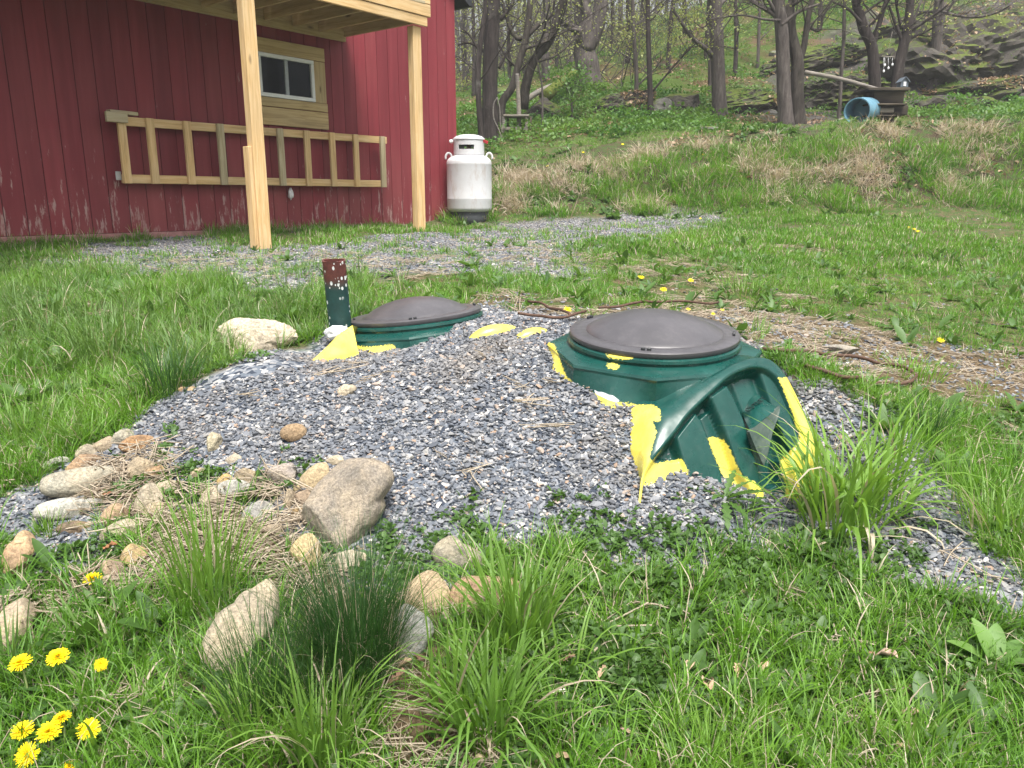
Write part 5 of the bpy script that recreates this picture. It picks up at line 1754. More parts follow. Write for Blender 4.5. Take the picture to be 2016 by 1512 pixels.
def sample(n, y0, y1, dens, xk=0.80, xm=1.4, power=1.0):
    """n candidate points in the view wedge (with a margin for other viewpoints), kept with probability dens(x, y, masks)"""
    u = rng.random(n)
    half0, half1 = xk * y0 + xm, xk * y1 + xm
    # area-uniform in a trapezoid
    a, b2 = half0, (half1 - half0) / (y1 - y0)
    tot = a * (y1 - y0) + b2 * (y1 - y0) ** 2 / 2
    s = u * tot
    t = (-a + np.sqrt(a * a + 2 * b2 * s)) / b2 if b2 > 1e-9 else s / a
    y = y0 + t
    x = (rng.random(n) * 2 - 1) * (xk * y + xm)
    m = masks(x, y)
    keep = rng.random(n) < np.clip(dens(x, y, m), 0, 1)
    # nothing grows inside the barn
    q = (np.stack([x, y], -1) - CORNER[:2]) @ WN[:2]
    tt = -(np.stack([x, y], -1) - CORNER[:2]) @ WD[:2]
    inbarn = (q < 0.02) & (q > -6) & (tt > 0) & (tt < WALL_L)
    keep &= ~inbarn
    for (ex, ey, er) in EXCL:
        if y0 - 0.5 < ey < y1 + 0.5:
            keep &= (x - ex) ** 2 + (y - ey) ** 2 > er * er
    x, y = x[keep], y[keep]
    return np.stack([x, y, H(x, y)], -1)


def zrot(n, tilt=0.12):
    return np.stack([rng.normal(0, tilt, n), rng.normal(0, tilt, n), rng.random(n) * 6.283], -1)


def off_tank(p):
    """keep points that are not inside the tank's risers"""
    ok = np.ones(len(p), bool)
    for c in (cR, cL):
        ok &= np.hypot(p[:, 0] - c[0], p[:, 1] - c[1]) > 0.33
    return p[ok]


# gravel
def pebble_mat():
    m, n, b = new_mat('crushed_stone')
    oi = N(n, 'ShaderNodeObjectInfo')
    c = ramp(n, oi.outputs['Random'], [(0.0, (0.070, 0.080, 0.098)), (0.14, (0.110, 0.122, 0.144)), (0.36, (0.155, 0.167, 0.190)), (0.60, (0.205, 0.213, 0.230)), (0.78, (0.265, 0.266, 0.268)),
                                       (0.895, (0.345, 0.34, 0.33)), (0.915, (0.37, 0.30, 0.255)), (0.96, (0.31, 0.22, 0.16)), (0.975, (0.55, 0.53, 0.50))], 'CONSTANT')
    dz = noise(n, 2.3, 4, 0.65, oi.outputs['Location'])
    c = mix(n, ramp(n, dz, [(0.46, (0, 0, 0)), (0.72, (0.5, 0.5, 0.5))]), c, (0.20, 0.17, 0.135))
    f = noise(n, 120, 3, 0.6, coords(n, 'Object'))
    c = mix(n, 1.0, c, ramp(n, f, [(0.3, (0.75,) * 3), (0.7, (1.15,) * 3)]), 'MULTIPLY')
    col(n, b, c, 0.7, 0.35)
    return m


M_PEB = pebble_mat()


def pebble(mb, i):
    p, Fc = rock_shape(100 + i, 2, 12, 0.08, 0.55)
    r = np.random.default_rng(i)
    p = p * np.array((1, r.uniform(0.55, 0.85), r.uniform(0.3, 0.5))) * 0.5
    mb.add(p, Fc)


PEB = variants('crushed_stone', pebble, 12, [M_PEB], False)
p = sample(420000, 1.2, 4.8, lambda x, y, m: m['mound'] * (1 - 0.6 * m['straw']))
p = p[np.random.default_rng(3).permutation(len(p))[:98000]]
p = off_tank(p)
n_ = len(p)
s_ = np.exp(rng.normal(math.log(0.0150), 0.42, n_)).clip(0.006, 0.046)
p[:, 2] += rng.random(n_) * 0.010 - 0.002
scatter('gravel', PEB, p, np.stack([rng.normal(0, 0.35, n_), rng.normal(0, 0.35, n_), rng.random(n_) * 6.283], -1), s_, 'blue-grey crushed stone heaped over and around the tank')
p = sample(160000, 4.0, 13.0, lambda x, y, m: m['drive'] * 0.9 + 0.02)
p = np.concatenate([p, sample(60000, 2.6, 7.0, lambda x, y, m: m['dirt'] * 0.6 + 0.02 * (1 - m['mound']))])
n_ = len(p)
p[:, 2] += rng.random(n_) * 0.008 - 0.002
scatter('gravel', PEB, p, np.stack([rng.normal(0, 0.3, n_), rng.normal(0, 0.3, n_), rng.random(n_) * 6.283], -1), rng.uniform(0.014, 0.038, n_), 'thin grey gravel on the drive along the red barn')

# lawn and field grass
SHORT = variants('short_grass', lambda mb, i: tuft(mb, 16, 0.030, (0.03, 0.085), (0.0022, 0.0042), 0.5, 0.8, 3, dry=0.09), 6, [M_GRASS, M_DRY])
MED = variants('field_grass', lambda mb, i: tuft(mb, 16, 0.034, (0.08, 0.20), (0.003, 0.0060), 0.40, 1.0, 4, dry=0.05), 6, [M_GRASS, M_DRY])
LONG = variants('long_grass', lambda mb, i: tuft(mb, 14, 0.035, (0.14, 0.32), (0.0045, 0.0085), 0.34, 1.2, 5, dry=0.05), 6, [M_GRASSL, M_DRY])
FARG = variants('far_grass', lambda mb, i: tuft(mb, 26, 0.11, (0.03, 0.10), (0.006, 0.011), 0.4, 0.8, 3, dry=0.12), 6, [M_GRASS, M_DRY])
FARL = variants('far_long_grass', lambda mb, i: tuft(mb, 26, 0.12, (0.10, 0.28), (0.008, 0.013), 0.40, 1.0, 4, dry=0.12), 5, [M_GRASS, M_DRY])
DRYT = variants('dry_grass', lambda mb, i: tuft(mb, 24, 0.10, (0.15, 0.42), (0.006, 0.011), 1.0, 1.7, 4), 5, [M_DRY])


def openness(m):
    return (1 - m['mound']) * (1 - 0.93 * m['drive']) * (1 - 0.85 * m['dirt']) * (1 - 0.93 * m['straw'])


def lawnpatch(x, y):
    return 0.25 + 0.75 * sstep(-0.10, 0.08, fbm2(x * 1.7, y * 1.7, 3, 140))


def leftfield(x, y):
    return sstep(0.25, -0.35, x + 0.12 * y + 0.3) * (1 - sstep(5.8, 7.0, y))


p = sample(34000, 1.15, 3.2, lambda x, y, m: openness(m) * (1 - 0.55 * m['clover']) * (0.75 - 0.4 * m['bare']))
scatter('grass', SHORT, p, zrot(len(p)), rng.uniform(0.7, 1.25, len(p)), 'short green grass round the foot of the mound')
p = sample(9500, 1.15, 3.2, lambda x, y, m: openness(m) * (0.55 - 0.22 * m['clover'] - 0.2 * m['bare']) + 0.012 * m['straw'])
scatter('grass', MED, p, zrot(len(p)), rng.uniform(0.5, 1.0, len(p)), 'medium green grass in front of the mound')
p = sample(60000, 3.0, 7.4, lambda x, y, m: openness(m) * (0.62 - 0.55 * m['bare']) * lawnpatch(x, y) + 0.03 * m['drive'])
scatter('grass', SHORT, p, zrot(len(p)), rng.uniform(0.7, 1.3, len(p)), 'patchy green lawn behind the tank')
p = sample(26000, 2.3, 7.0, lambda x, y, m: openness(m) * (0.8 * leftfield(x, y) * (0.12 + 0.88 * sstep(-0.08, 0.1, fbm2(x * 2.2, y * 2.2, 3, 141))) + 0.05 * (1 - m['bare'])))
scatter('grass', MED, p, zrot(len(p)), rng.uniform(0.38, 0.95, len(p)), 'rough green grass beside the mound')
p = sample(9000, 2.2, 6.5, lambda x, y, m: openness(m) * 0.5 * leftfield(x, y) * (0.4 + 1.2 * np.clip(fbm2(x * 1.2, y * 1.2, 2, 77) + 0.4, 0, 1)))
scatter('grass', LONG, p, zrot(len(p)), rng.uniform(0.38, 0.85, len(p)), 'long bluish grass between barn and boulder')
p = sample(30000, 6.8, 13.2, lambda x, y, m: openness(m) * (0.85 - 0.75 * m['bare']) * lawnpatch(x, y) + 0.02 * m['drive'])
scatter('grass', FARG, p, zrot(len(p)), rng.uniform(0.6, 1.15, len(p)), 'grass of the yard towards the bank')


def by_wall(x, y):
    q = (np.stack([x, y], -1) - CORNER[:2]) @ WN[:2]
    tt = -(np.stack([x, y], -1) - CORNER[:2]) @ WD[:2]
    return ((q > 0) & (q < 0.5) & (tt > -0.6) & (tt < WALL_L)).astype(float) * np.clip(1.3 - q * 2.4, 0, 1) * sstep(-0.16, 0.12, fbm2(x * 1.3, y * 1.3, 2, 88))


p = sample(42000, 6.2, 13.5, lambda x, y, m: by_wall(x, y) * 0.85, 0.85)
scatter('grass', FARL, p, zrot(len(p)), rng.uniform(0.4, 0.85, len(p)), 'taller grass along the foot of the red wall')
p = sample(44000, 12.2, 17.6, lambda x, y, m: (0.03 + 0.97 * sstep(-0.02, 0.07, fbm2(x * 1.9, y * 2.3, 3, 61))) * (1 - 0.9 * m['rocky']) * 0.62, 0.80, 2)
scatter('grass', FARL, p, zrot(len(p), 0.2), rng.uniform(0.45, 1.25, len(p)) * (1 - 0.68 * sstep(13.6, 14.4, p[:, 1])), 'green grass on the bank')
p = sample(26000, 12.3, 16.4, lambda x, y, m: sstep(0.02, 0.09, fbm2(x * 1.7 + 4, y * 2.2, 3, 66)) * m['bank'] * (1 - sstep(14.0, 14.5, y)) * 0.6, 0.80, 2)
scatter('dry_grass', DRYT, p, zrot(len(p), 0.5), rng.uniform(0.5, 1.1, len(p)), 'bleached dry grass hanging on the bank')

# low weeds, clover-like cover
COVERP = variants('ground_cover', lambda mb, i: rosette(mb, 12, (0.010, 0.024), 0.62, 0, 0, (0.0, 1.2), 0.6, 3, 0.022), 6, [M_WEED])
p = sample(80000, 1.15, 3.4, lambda x, y, m: (1 - m['mound']) * (1 - 0.9 * m['straw']) * (0.14 + 0.50 * m['clover']) + 0.35 * m['mound'] * sstep(-0.28, -0.02, -sdist(np.stack([x, y], -1), POLY['mound'])) * sstep(0.02, .12, fbm2(x * 4, y * 4, 2, 12)))
p[:, 2] += rng.random(len(p)) * 0.02
scatter('ground_cover', COVERP, p, zrot(len(p), 0.3), rng.uniform(0.7, 1.4, len(p)), 'low leafy weeds creeping over the lower gravel edge')
WEEDS = variants('broad_weed', lambda mb, i: rosette(mb, 9, (0.05, 0.12), 0.34, i % 2, 0, (0.2, 1.1), 0.9, 7, 0.01), 6, [M_WEED])
p = sample(6500, 1.3, 8.5, lambda x, y, m: openness(m) * (0.30 + 0.35 * leftfield(x, y)))
scatter('weeds', WEEDS, p, zrot(len(p), 0.2), rng.uniform(0.5, 1.2, len(p)), 'broad leaved weeds among the grass')

# straw and dead leaves
def straw_b(mb, i):
    for _ in range(7):
        L = random.uniform(0.06, 0.20)
        a = random.uniform(0, 6.28)
        c = np.array((random.uniform(-.04, .04), random.uniform(-.04, .04), random.uniform(0, .014)))
        d = np.array((math.cos(a), math.sin(a), random.uniform(-.06, .10)))
        k = np.array((-d[1], d[0], 0)) * random.uniform(-0.15, 0.15)
        pth = [c - d * L / 2, c + k * L * 0.5, c + d * L / 2]
        mb.tube(smooth_path(pth, 5), random.uniform(0.0010, 0.0024), 3, 0, random.random(), cap=False)


STRAW = variants('straw', straw_b, 8, [M_DRY])
p = sample(36000, 1.2, 3.4, lambda x, y, m: 0.36 * m['straw'] * (0.35 + 0.65 * sstep(-.1, .1, fbm2(x * 3, y * 3, 2, 17))) + 0.007 * (1 - m['mound']) + 0.004)
p[:, 2] += rng.random(len(p)) * 0.016
scatter('straw', STRAW, p, zrot(len(p), 0.25), rng.uniform(0.7, 1.3, len(p)), 'dry straw strewn among the stones')
p = sample(26000, 3.0, 8.5, lambda x, y, m: 0.24 * m['dirt'] + 0.12 * m['bare'] * (1 - m['mound']))
scatter('straw', STRAW, p, zrot(len(p), 0.2), rng.uniform(0.6, 1.2, len(p)), 'dry thatch on the bare dirt behind the tank')


def deadleaf(mb, i, L=0.07):
    V, Fc = leaf_shape(L, L * random.uniform(0.5, 0.8), 1 if i % 2 else 0, random.uniform(0.3, 1.2), random.uniform(-1.0, 1.4), 6, random.uniform(-0.2, 0.5))
    V[:, 2] += 0.008 * np.sin(V[:, 0] * 130 + i) + 0.012
    mb.add(V, Fc, 0, random.random())


LITTER = variants('leaf_litter', lambda mb, i: [deadleaf(mb, i + k, 0.10) or None for k in range(1)], 8, [M_DEAD])
p = sample(60000, 12.3, 27, lambda x, y, m: 0.75 * np.maximum(m['bank'] * sstep(0, .15, fbm2(x * 1.1, y * 1.1, 3, 71)), m['woods'] * sstep(-0.03, .12, fbm2(x * 0.6, y * 0.6, 3, 72))), 0.8, 2)
scatter('leaf_litter', LITTER, p, zrot(len(p), 0.5), rng.uniform(0.5, 1.05, len(p)), 'brown leaf litter on the bank and under the trees')

# woodland ground cover
GC = variants('woodland_cover', lambda mb, i: rosette(mb, 16, (0.03, 0.068), 0.6, 0, 0, (0.1, 1.2), 0.7, 4, 0.15), 5, [M_COVER])
p = sample(56000, 15.6, 40, lambda x, y, m: m['woods'] * (1 - 0.72 * sstep(20.5, 25, y)) * (1 - 0.75 * m['rocky']) * sstep(-0.12, 0.06, fbm2(x * 0.33, y * 0.33, 3, 81)) * (0.5 + 0.5 * sstep(-4, 1, x)), 0.8, 2)
p[:, 2] += rng.random(len(p)) * 0.15
scatter('ground_cover', GC, p, zrot(len(p), 0.3), rng.uniform(0.8, 1.7, len(p)), 'leafy green woodland ground cover on the slope')

WEEDB = variants('bank_weed', lambda mb, i: rosette(mb, 14, (0.06, 0.16), 0.4, i % 2, 0, (0.2, 1.2), 0.8, 5, 0.06), 5, [M_WEED])
p = sample(5200, 11.8, 17.0, lambda x, y, m: 0.7 * sstep(-0.04, 0.10, fbm2(x * 1.1 + 9, y * 1.3, 3, 171)) * (1 - m['rocky']), 0.8, 2)
scatter('weeds', WEEDB, p, zrot(len(p), 0.3), rng.uniform(0.5, 1.1, len(p)), 'leafy weeds growing over the bank')

# leaf litter and moss caught on the ledges
LP, LN = [], []
for V_, F_ in LEDGE:
    tri = V_[np.asarray(F_)]
    nn_ = np.cross(tri[:, 1] - tri[:, 0], tri[:, 2] - tri[:, 0])
    nn_ /= np.linalg.norm(nn_, axis=1)[:, None] + 1e-9
    cc_ = tri.mean(1)
    up_ = (nn_[:, 2] > 0.35) & (cc_[:, 2] > H(cc_[:, 0], cc_[:, 1]))
    LP.append(cc_[up_])
LP = np.concatenate(LP)
kk_ = fbm2(LP[:, 0] * 0.9, LP[:, 1] * 0.9 + LP[:, 2], 3, 201)
lit = LP[(kk_ > 0.02) & (rng.random(len(LP)) < 0.55)]
scatter('leaf_litter', LITTER, lit, zrot(len(lit), 0.5), rng.uniform(0.5, 1.0, len(lit)), 'brown leaves caught on the rock ledges')
mos = LP[(kk_ < -0.02) & (rng.random(len(LP)) < 0.16)]
scatter('moss', GC, mos, zrot(len(mos), 0.4), rng.uniform(0.3, 0.8, len(mos)), 'small green plants rooted on the rock ledges')

# ------------------------------------------------------------------ trees
def bark_mat(name, a, b_, c_, mossy=False):
    m, n, b = new_mat(name)
    v = coords(n, 'Object', (7, 7, 1.3), 40)
    f = noise(n, 2.2, 6, 0.68, v, 0.5)
    c = ramp(n, f, [(0.28, a), (0.55, b_), (0.78, c_)])
    li = noise(n, 2.6, 5, 0.7, coords(n, 'Object', (1, 1, 1), 40))
    c = mix(n, ramp(n, li, [(0.60, (0, 0, 0)), (0.72, (0.5, 0.5, 0.5))]), c, (0.15, 0.16, 0.10) if mossy else (0.19, 0.185, 0.165))
    col(n, b, c, 0.92, 0.15)
    bump(n, b, f, 0.9, 0.03)
    return m


M_BARKD = bark_mat('dark_bark', (0.018, 0.014, 0.013), (0.052, 0.043, 0.040), (0.105, 0.09, 0.083))
M_BARKG = bark_mat('grey_bark', (0.040, 0.033, 0.031), (0.105, 0.09, 0.083), (0.19, 0.17, 0.155))
M_BARKM = bark_mat('mossy_bark', (0.022, 0.019, 0.015), (0.068, 0.058, 0.050), (0.13, 0.12, 0.10), True)


def leafquads(pts, size, spread):
    pts = np.asarray(pts)
    k = len(pts)
    c = pts + rng.normal(0, spread, (k, 3))
    a = rng.normal(size=(k, 3))
    a /= np.linalg.norm(a, axis=1)[:, None]
    b_ = np.cross(a, rng.normal(size=(k, 3)))
    b_ /= np.linalg.norm(b_, axis=1)[:, None]
    s = size * rng.uniform(0.6, 1.4, k)[:, None]
    V = np.stack([c - a * s * .5, c + b_ * s * .36, c + a * s * .5, c - b_ * s * .36], 1).reshape(-1, 3)
    return V, np.arange(4 * k).reshape(-1, 4), np.repeat(rng.random(k), 4)


def grow(mb, tips, start, direc, L, r, depth, droop=0.05, wob=0.22):
    nseg = 6 if depth > 0 else 4
    d = np.asarray(direc, float)
    d = d / np.linalg.norm(d)
    pth = [np.asarray(start, float)]
    for i in range(nseg):
        d = d + np.random.normal(0, wob, 3) * 0.6 + np.array((0, 0, 0.10 - droop))
        d /= np.linalg.norm(d)
        pth.append(pth[-1] + d * L / nseg)
    pth = np.array(pth)
    rad = np.linspace(r, max(r * 0.35, 0.0025), nseg + 1)
    mb.tube(pth, rad, 6 if r > 0.03 else (4 if r > 0.012 else 3), 0, 0.0, cap=False)
    if depth == 0:
        for q in pth[1:]:
            tips.append(q)
        return
    k = np.random.randint(3, 6) if depth > 1 else np.random.randint(3, 5)
    for j in range(k):
        t = np.random.uniform(0.3, 1.0)
        i = min(int(t * nseg), nseg - 1)
        f = t * nseg - i
        s = pth[i] * (1 - f) + pth[i + 1] * f
        base = pth[i + 1] - pth[i]
        base /= np.linalg.norm(base)
        side = np.cross(base, np.random.normal(size=3))
        side /= np.linalg.norm(side) + 1e-9
        nd = base * np.random.uniform(0.5, 0.9) + side * np.random.uniform(0.5, 0.95)
        grow(mb, tips, s, nd, L * np.random.uniform(0.42, 0.68), max(rad[i] * 0.55, 0.003), depth - 1, droop, wob)


np.random.seed(11)


def pxpath(pl, Y, ext=0.0, sink=0.12):
    """trunk path through photo points at distance Y (a number, or a start and an end)"""
    k = len(pl)
    Ys = np.linspace(Y[0], Y[1], k) if isinstance(Y, tuple) else np.full(k, Y)
    pts = [P(x, y, q) for (x, y), q in zip(pl, Ys)]
    if sink is not None:
        z = H(pts[0][0], pts[0][1])[0]
        if pts[0][2] - z > 0.03:
            pts.insert(0, np.array((pts[0][0], pts[0][1], z - sink)))
        else:
            pts[0][2] = z - sink
    if ext:
        d = pts[-1] - pts[-2]
        d /= np.linalg.norm(d)
        d = d * 0.5 + np.array((0, 0, 0.5))
        pts.append(pts[-1] + d / np.linalg.norm(d) * ext * 0.5 + np.random.normal(0, 0.06, 3))
        pts.append(pts[-1] + np.array((0, 0, ext * 0.5)) + np.random.normal(0, 0.12, 3))
    return np.array(pts)


def pxw(wpx, Y):
    return wpx * Y * 1.02 / F / 2


def tree(label, trunk, Y, w0, w1, ext, mat, limbs=(), nbr=8, blen=1.6, depth=2, leaves=0, lsize=0.05, rough=0.10, from_t=0.35, flare=1.35, cat='tree', name='tree', seed=0, lspread=0.08, mleaf=None, group=None):
    pth = pxpath(trunk, Y, ext)
    Y0 = Y[0] if isinstance(Y, tuple) else Y
    root = thing(name, pth[0] + np.array((0, 0, 0.1)), label, cat, group)
    n = 34
    sp = smooth_path(pth, n)
    zz = np.linspace(0, 1, n)
    rad = np.interp(zz, [0, 0.05, 0.14, 0.75, 1], [pxw(w0, Y0) * flare, pxw(w0, Y0) * 1.08, pxw(w0, Y0), pxw(w1, Y0), pxw(w1, Y0) * (0.35 if ext else 0.8)])
    mb = MB()
    mb.tube(sp, rad, 14, rough=rough, seed=seed + 3)
    link('trunk', mb.build('trunk', [mat]), root)
    srcs = [(sp, rad, from_t)]
    for (lp, lY, a, b_) in limbs:
        lpth = smooth_path(pxpath(lp, lY, 0, None), 18)
        lr = np.linspace(pxw(a, Y0), pxw(b_, Y0), 18)
        mb = MB()
        mb.tube(lpth, lr, 9, rough=rough * 0.8, seed=seed + 9)
        link('limb', mb.build('limb', [mat]), root)
        srcs.append((lpth, lr, 0.2))
    tw, tips = MB(), []
    for k in range(nbr):
        s, rd, t0 = srcs[k % len(srcs)]
        t = np.random.uniform(t0, 0.97)
        i = int(t * (len(s) - 1))
        base = s[min(i + 1, len(s) - 1)] - s[i]
        base /= np.linalg.norm(base) + 1e-9
        a = np.random.uniform(0, 2 * np.pi)
        nd = base * 0.5 + np.array((math.cos(a), math.sin(a) * 0.8, np.random.uniform(-0.1, 0.5)))
        grow(tw, tips, s[i], nd, blen * np.random.uniform(0.6, 1.3), max(rd[i] * 0.33, 0.010), depth)
    if tw.n:
        link('branches', tw.build('branches', [mat]), root)
    if leaves and tips:
        tp = np.array(tips)
        idx = rng.integers(0, len(tp), leaves)
        V, Fq, rd = leafquads(tp[idx], lsize, lspread)
        link('leaves', mesh('leaves', V, Fq, [mleaf or M_SPRING], None, False, {'rnd': ('FLOAT', rd)}), root)
    return root


tree('thick dark trunked tree beside the barn corner, with a cord hanging on its bark', [(966, 278), (964, 190), (966, 100), (972, 0)], 17.3, 29, 25, 4.5, M_BARKD,
     limbs=[([(960, 108), (941, 92), (921, 84), (901, 89)], 17.3, 6, 3), ([(985, 40), (1003, 18), (1012, 0)], 17.3, 7, 4), ([(982, 135), (1000, 100), (1012, 75)], 17.3, 5, 3)], nbr=12, blen=1.8, leaves=500, lsize=0.05, rough=0.06)
tree('slender dark tree close beside the thick trunk at the barn corner', [(948, 275), (942, 190), (943, 110), (953, 40), (956, 0)], 16.9, 11, 9, 3.5, M_BARKD,
     limbs=[([(943, 100), (925, 70), (908, 55)], 16.9, 5, 2)], nbr=8, blen=1.4, leaves=300)
tree('curved old orchard tree with two leaning stems behind the weathered bench', [(988, 205), (1008, 172), (1022, 122), (1036, 72), (1044, 0)], 18.6, 15, 11, 3.0, M_BARKM,
     limbs=[([(1030, 215), (1036, 165), (1053, 116), (1081, 82), (1099, 30), (1112, -10)], (18.8, 18.3), 19, 12), ([(1040, 70), (1064, 46), (1086, 30), (1092, 0)], 18.6, 8, 4),
            ([(1036, 74), (1020, 76), (1006, 60), (995, 25), (986, -8)], 18.7, 9, 5), ([(1034, 96), (1070, 84), (1104, 66), (1124, 58)], 18.4, 5, 2.5), ([(1006, 130), (1000, 88), (1008, 40)], 18.8, 7, 4)],
     nbr=22, blen=1.5, leaves=900, lsize=0.045, rough=0.12)
tree('huge gnarled grey tree with a snapped limb stub on the slope', [(1160, 186), (1156, 140), (1150, 95), (1152, 62), (1146, 0)], 22.5, 47, 28, 3.5, M_BARKG,
     limbs=[([(1152, 100), (1172, 60), (1182, 20), (1184, -20)], 22.4, 30, 24), ([(1148, 88), (1136, 62), (1122, 52), (1112, 44)], (22.4, 21.8), 20, 7), ([(1146, 62), (1130, 58), (1110, 52)], 21.9, 8, 3)],
     nbr=9, blen=1.6, leaves=500, rough=0.22, flare=1.25)
tree('tall straight grey trunk with one long low limb, standing amid the mossy slope', [(1418, 238), (1414, 150), (1411, 60), (1408, 0)], 19.0, 25, 22, 5.5, M_BARKG,
     limbs=[([(1406, 116), (1392, 98), (1364, 76), (1336, 36), (1322, 14)], (19, 18.4), 10, 4)], nbr=8, blen=1.7, leaves=350, rough=0.05)
tree('thin grey trunk close behind the tall straight grey trunk', [(1402, 190), (1401, 100), (1402, 0)], 21.5, 13, 12, 4.5, M_BARKG, nbr=4, leaves=150)
tree('slim twin trunk rising from the lichen-grey boulder', [(1281, 248), (1279, 150), (1276, 60), (1275, 0)], 19.2, 10, 7, 3.5, M_BARKD, limbs=[([(1285, 180), (1310, 150), (1345, 110), (1370, 85)], 19.2, 4, 2)], nbr=14, blen=1.3, leaves=1200, lsize=0.055, from_t=0.2, lspread=0.12)
tree('slim young tree with pale budding leaves between boulder and gnarled tree', [(1252, 228), (1253, 150), (1248, 70), (1245, 0)], 20, 8, 6, 3.0, M_BARKG, limbs=[([(1253, 170), (1275, 150), (1300, 125)], 20, 4, 2)], nbr=14, blen=1.2, leaves=1200, lsize=0.055, from_t=0.2, lspread=0.12)
tree('small leafy sapling in the green ground cover above the bank', [(1125, 242), (1126, 215), (1124, 190)], 19, 4, 3, 0.3, M_BARKM, nbr=9, blen=0.5, depth=1, leaves=700, lsize=0.07, mleaf=M_COVER, from_t=0.3, lspread=0.14)
tree('smooth grey trunk, the first of the two forked trees at the bank edge', [(1549, 246), (1543, 170), (1541, 100), (1538, 44), (1533, 0)], 17.2, 25, 21, 3.5, M_BARKG,
     limbs=[([(1539, 44), (1520, 26), (1492, 10), (1470, -4)], 17.2, 10, 4), ([(1538, 50), (1560, 32), (1580, 20), (1612, 8)], 17.1, 7, 4), ([(1536, 40), (1505, 38), (1460, 30), (1395, 38)], (17.1, 16.6), 5, 2)], nbr=14, blen=1.6, leaves=500, rough=0.06)
tree('pale barked forked tree next to the smooth grey trunk at the bank edge', [(1572, 246), (1568, 180), (1570, 122), (1558, 70), (1554, 20), (1562, -8)], 17.3, 26, 13, 3.0, M_BARKM,
     limbs=[([(1573, 122), (1583, 90), (1590, 40), (1600, -6)], 17.3, 12, 9), ([(1588, 50), (1612, 60), (1622, 30), (1640, 0)], 17.3, 6, 3)], nbr=14, blen=1.5, leaves=500, rough=0.12)
tree('dark tree with leaning trunk directly behind the wooden stand', [(1722, 178), (1720, 130), (1716, 90), (1700, 55), (1690, 20), (1684, -5)], 18.4, 22, 14, 3.0, M_BARKD,
     limbs=[([(1718, 92), (1730, 50), (1742, 10), (1748, -10)], 18.4, 10, 6), ([(1696, 45), (1670, 18), (1640, 4)], 18.2, 6, 3)], nbr=16, blen=1.4, leaves=400, rough=0.12)
tree('dark forked tree behind the little bird house', [(1764, 178), (1770, 130), (1779, 90), (1788, 50), (1793, 0)], 18.6, 21, 14, 3.0, M_BARKD,
     limbs=[([(1786, 64), (1806, 52), (1830, 36), (1850, 22), (1866, 10)], (18.6, 18.2), 7, 3), ([(1780, 90), (1764, 50), (1750, 10)], 18.6, 8, 4)], nbr=16, blen=1.4, leaves=400, rough=0.12)
tree('grey trunk with flared roots clinging to the cliff top', [(1843, 124), (1844, 90), (1846, 45), (1849, 0)], 21.0, 19, 16, 3.0, M_BARKG,
     limbs=[([(1848, 20), (1880, 30), (1920, 34), (1960, 26), (1990, 10)], (20.5, 19), 5, 2)], nbr=12, blen=1.6, leaves=300, flare=1.8)
tree('thin straight stem growing before the craggy ledge', [(1653, 212), (1656, 150), (1661, 80), (1663, 0)], 18.5, 7, 6, 2.5, M_BARKG, nbr=5, blen=1.0, leaves=150)
tree('thin sapling stem on the mossy slope beside the dark ledge', [(1492, 124), (1494, 70), (1496, 0)], 25, 6, 5, 2.5, M_BARKG, nbr=5, blen=1.1, leaves=200)
tree('leaning broken stick-like stem among the curved orchard stems', [(1068, 196), (1066, 160), (1058, 122)], 18.2, 4, 2.5, 0.3, M_BARKG, nbr=3, blen=0.4, depth=1, leaves=0)
tree('bare grey upright pole leaning behind the weathered bench', [(1022, 248), (1021, 200), (1018, 145)], 17.9, 9, 8, 0, M_GREYW, nbr=0, flare=1.0, cat='pole', name='wooden_pole', rough=0.03)


def log_thing(label, a, b_, Y, wpx, mat, name='fallen_log', cat='log', taper=0.8):
    p0, p1 = P(*a, Y if not isinstance(Y, tuple) else Y[0]), P(*b_, Y if not isinstance(Y, tuple) else Y[1])
    k = (Y if not isinstance(Y, tuple) else Y[0])
    pth = smooth_path([p0, (p0 + p1) / 2 + np.array((0, 0, 0.03)), p1], 16)
    mb = MB()
    mb.tube(pth, np.linspace(pxw(wpx, k), pxw(wpx * taper, k), 16), 12, rough=0.14, seed=int(a[0]))
    cen = (p0 + p1) / 2
    me = mb.build(name, [mat])
    return tag(link(name, me), label, cat)


M_MOSSLOG = bark_mat('moss_covered_bark', (0.035, 0.045, 0.010), (0.10, 0.125, 0.022), (0.17, 0.19, 0.04), True)
log_thing('fallen log thick with yellow-green moss beside the gnarled tree', (1072, 190), (1134, 146), (20.0, 21.8), 22, M_MOSSLOG)
log_thing('grey bare fallen log lying beside the mossy log', (1030, 200), (1092, 166), (19.2, 20.8), 11, M_GREYW)
log_thing('long grey pole leaning from the forked tree down to the wooden stand', (1585, 142), (1728, 176), 16.9, 8, M_GREYW, 'leaning_pole', 'pole')
log_thing('thin grey plank lying in the leaves beside the blue barrel', (1638, 243), (1676, 234), 16.5, 6, M_GREYW, 'plank', 'plank')


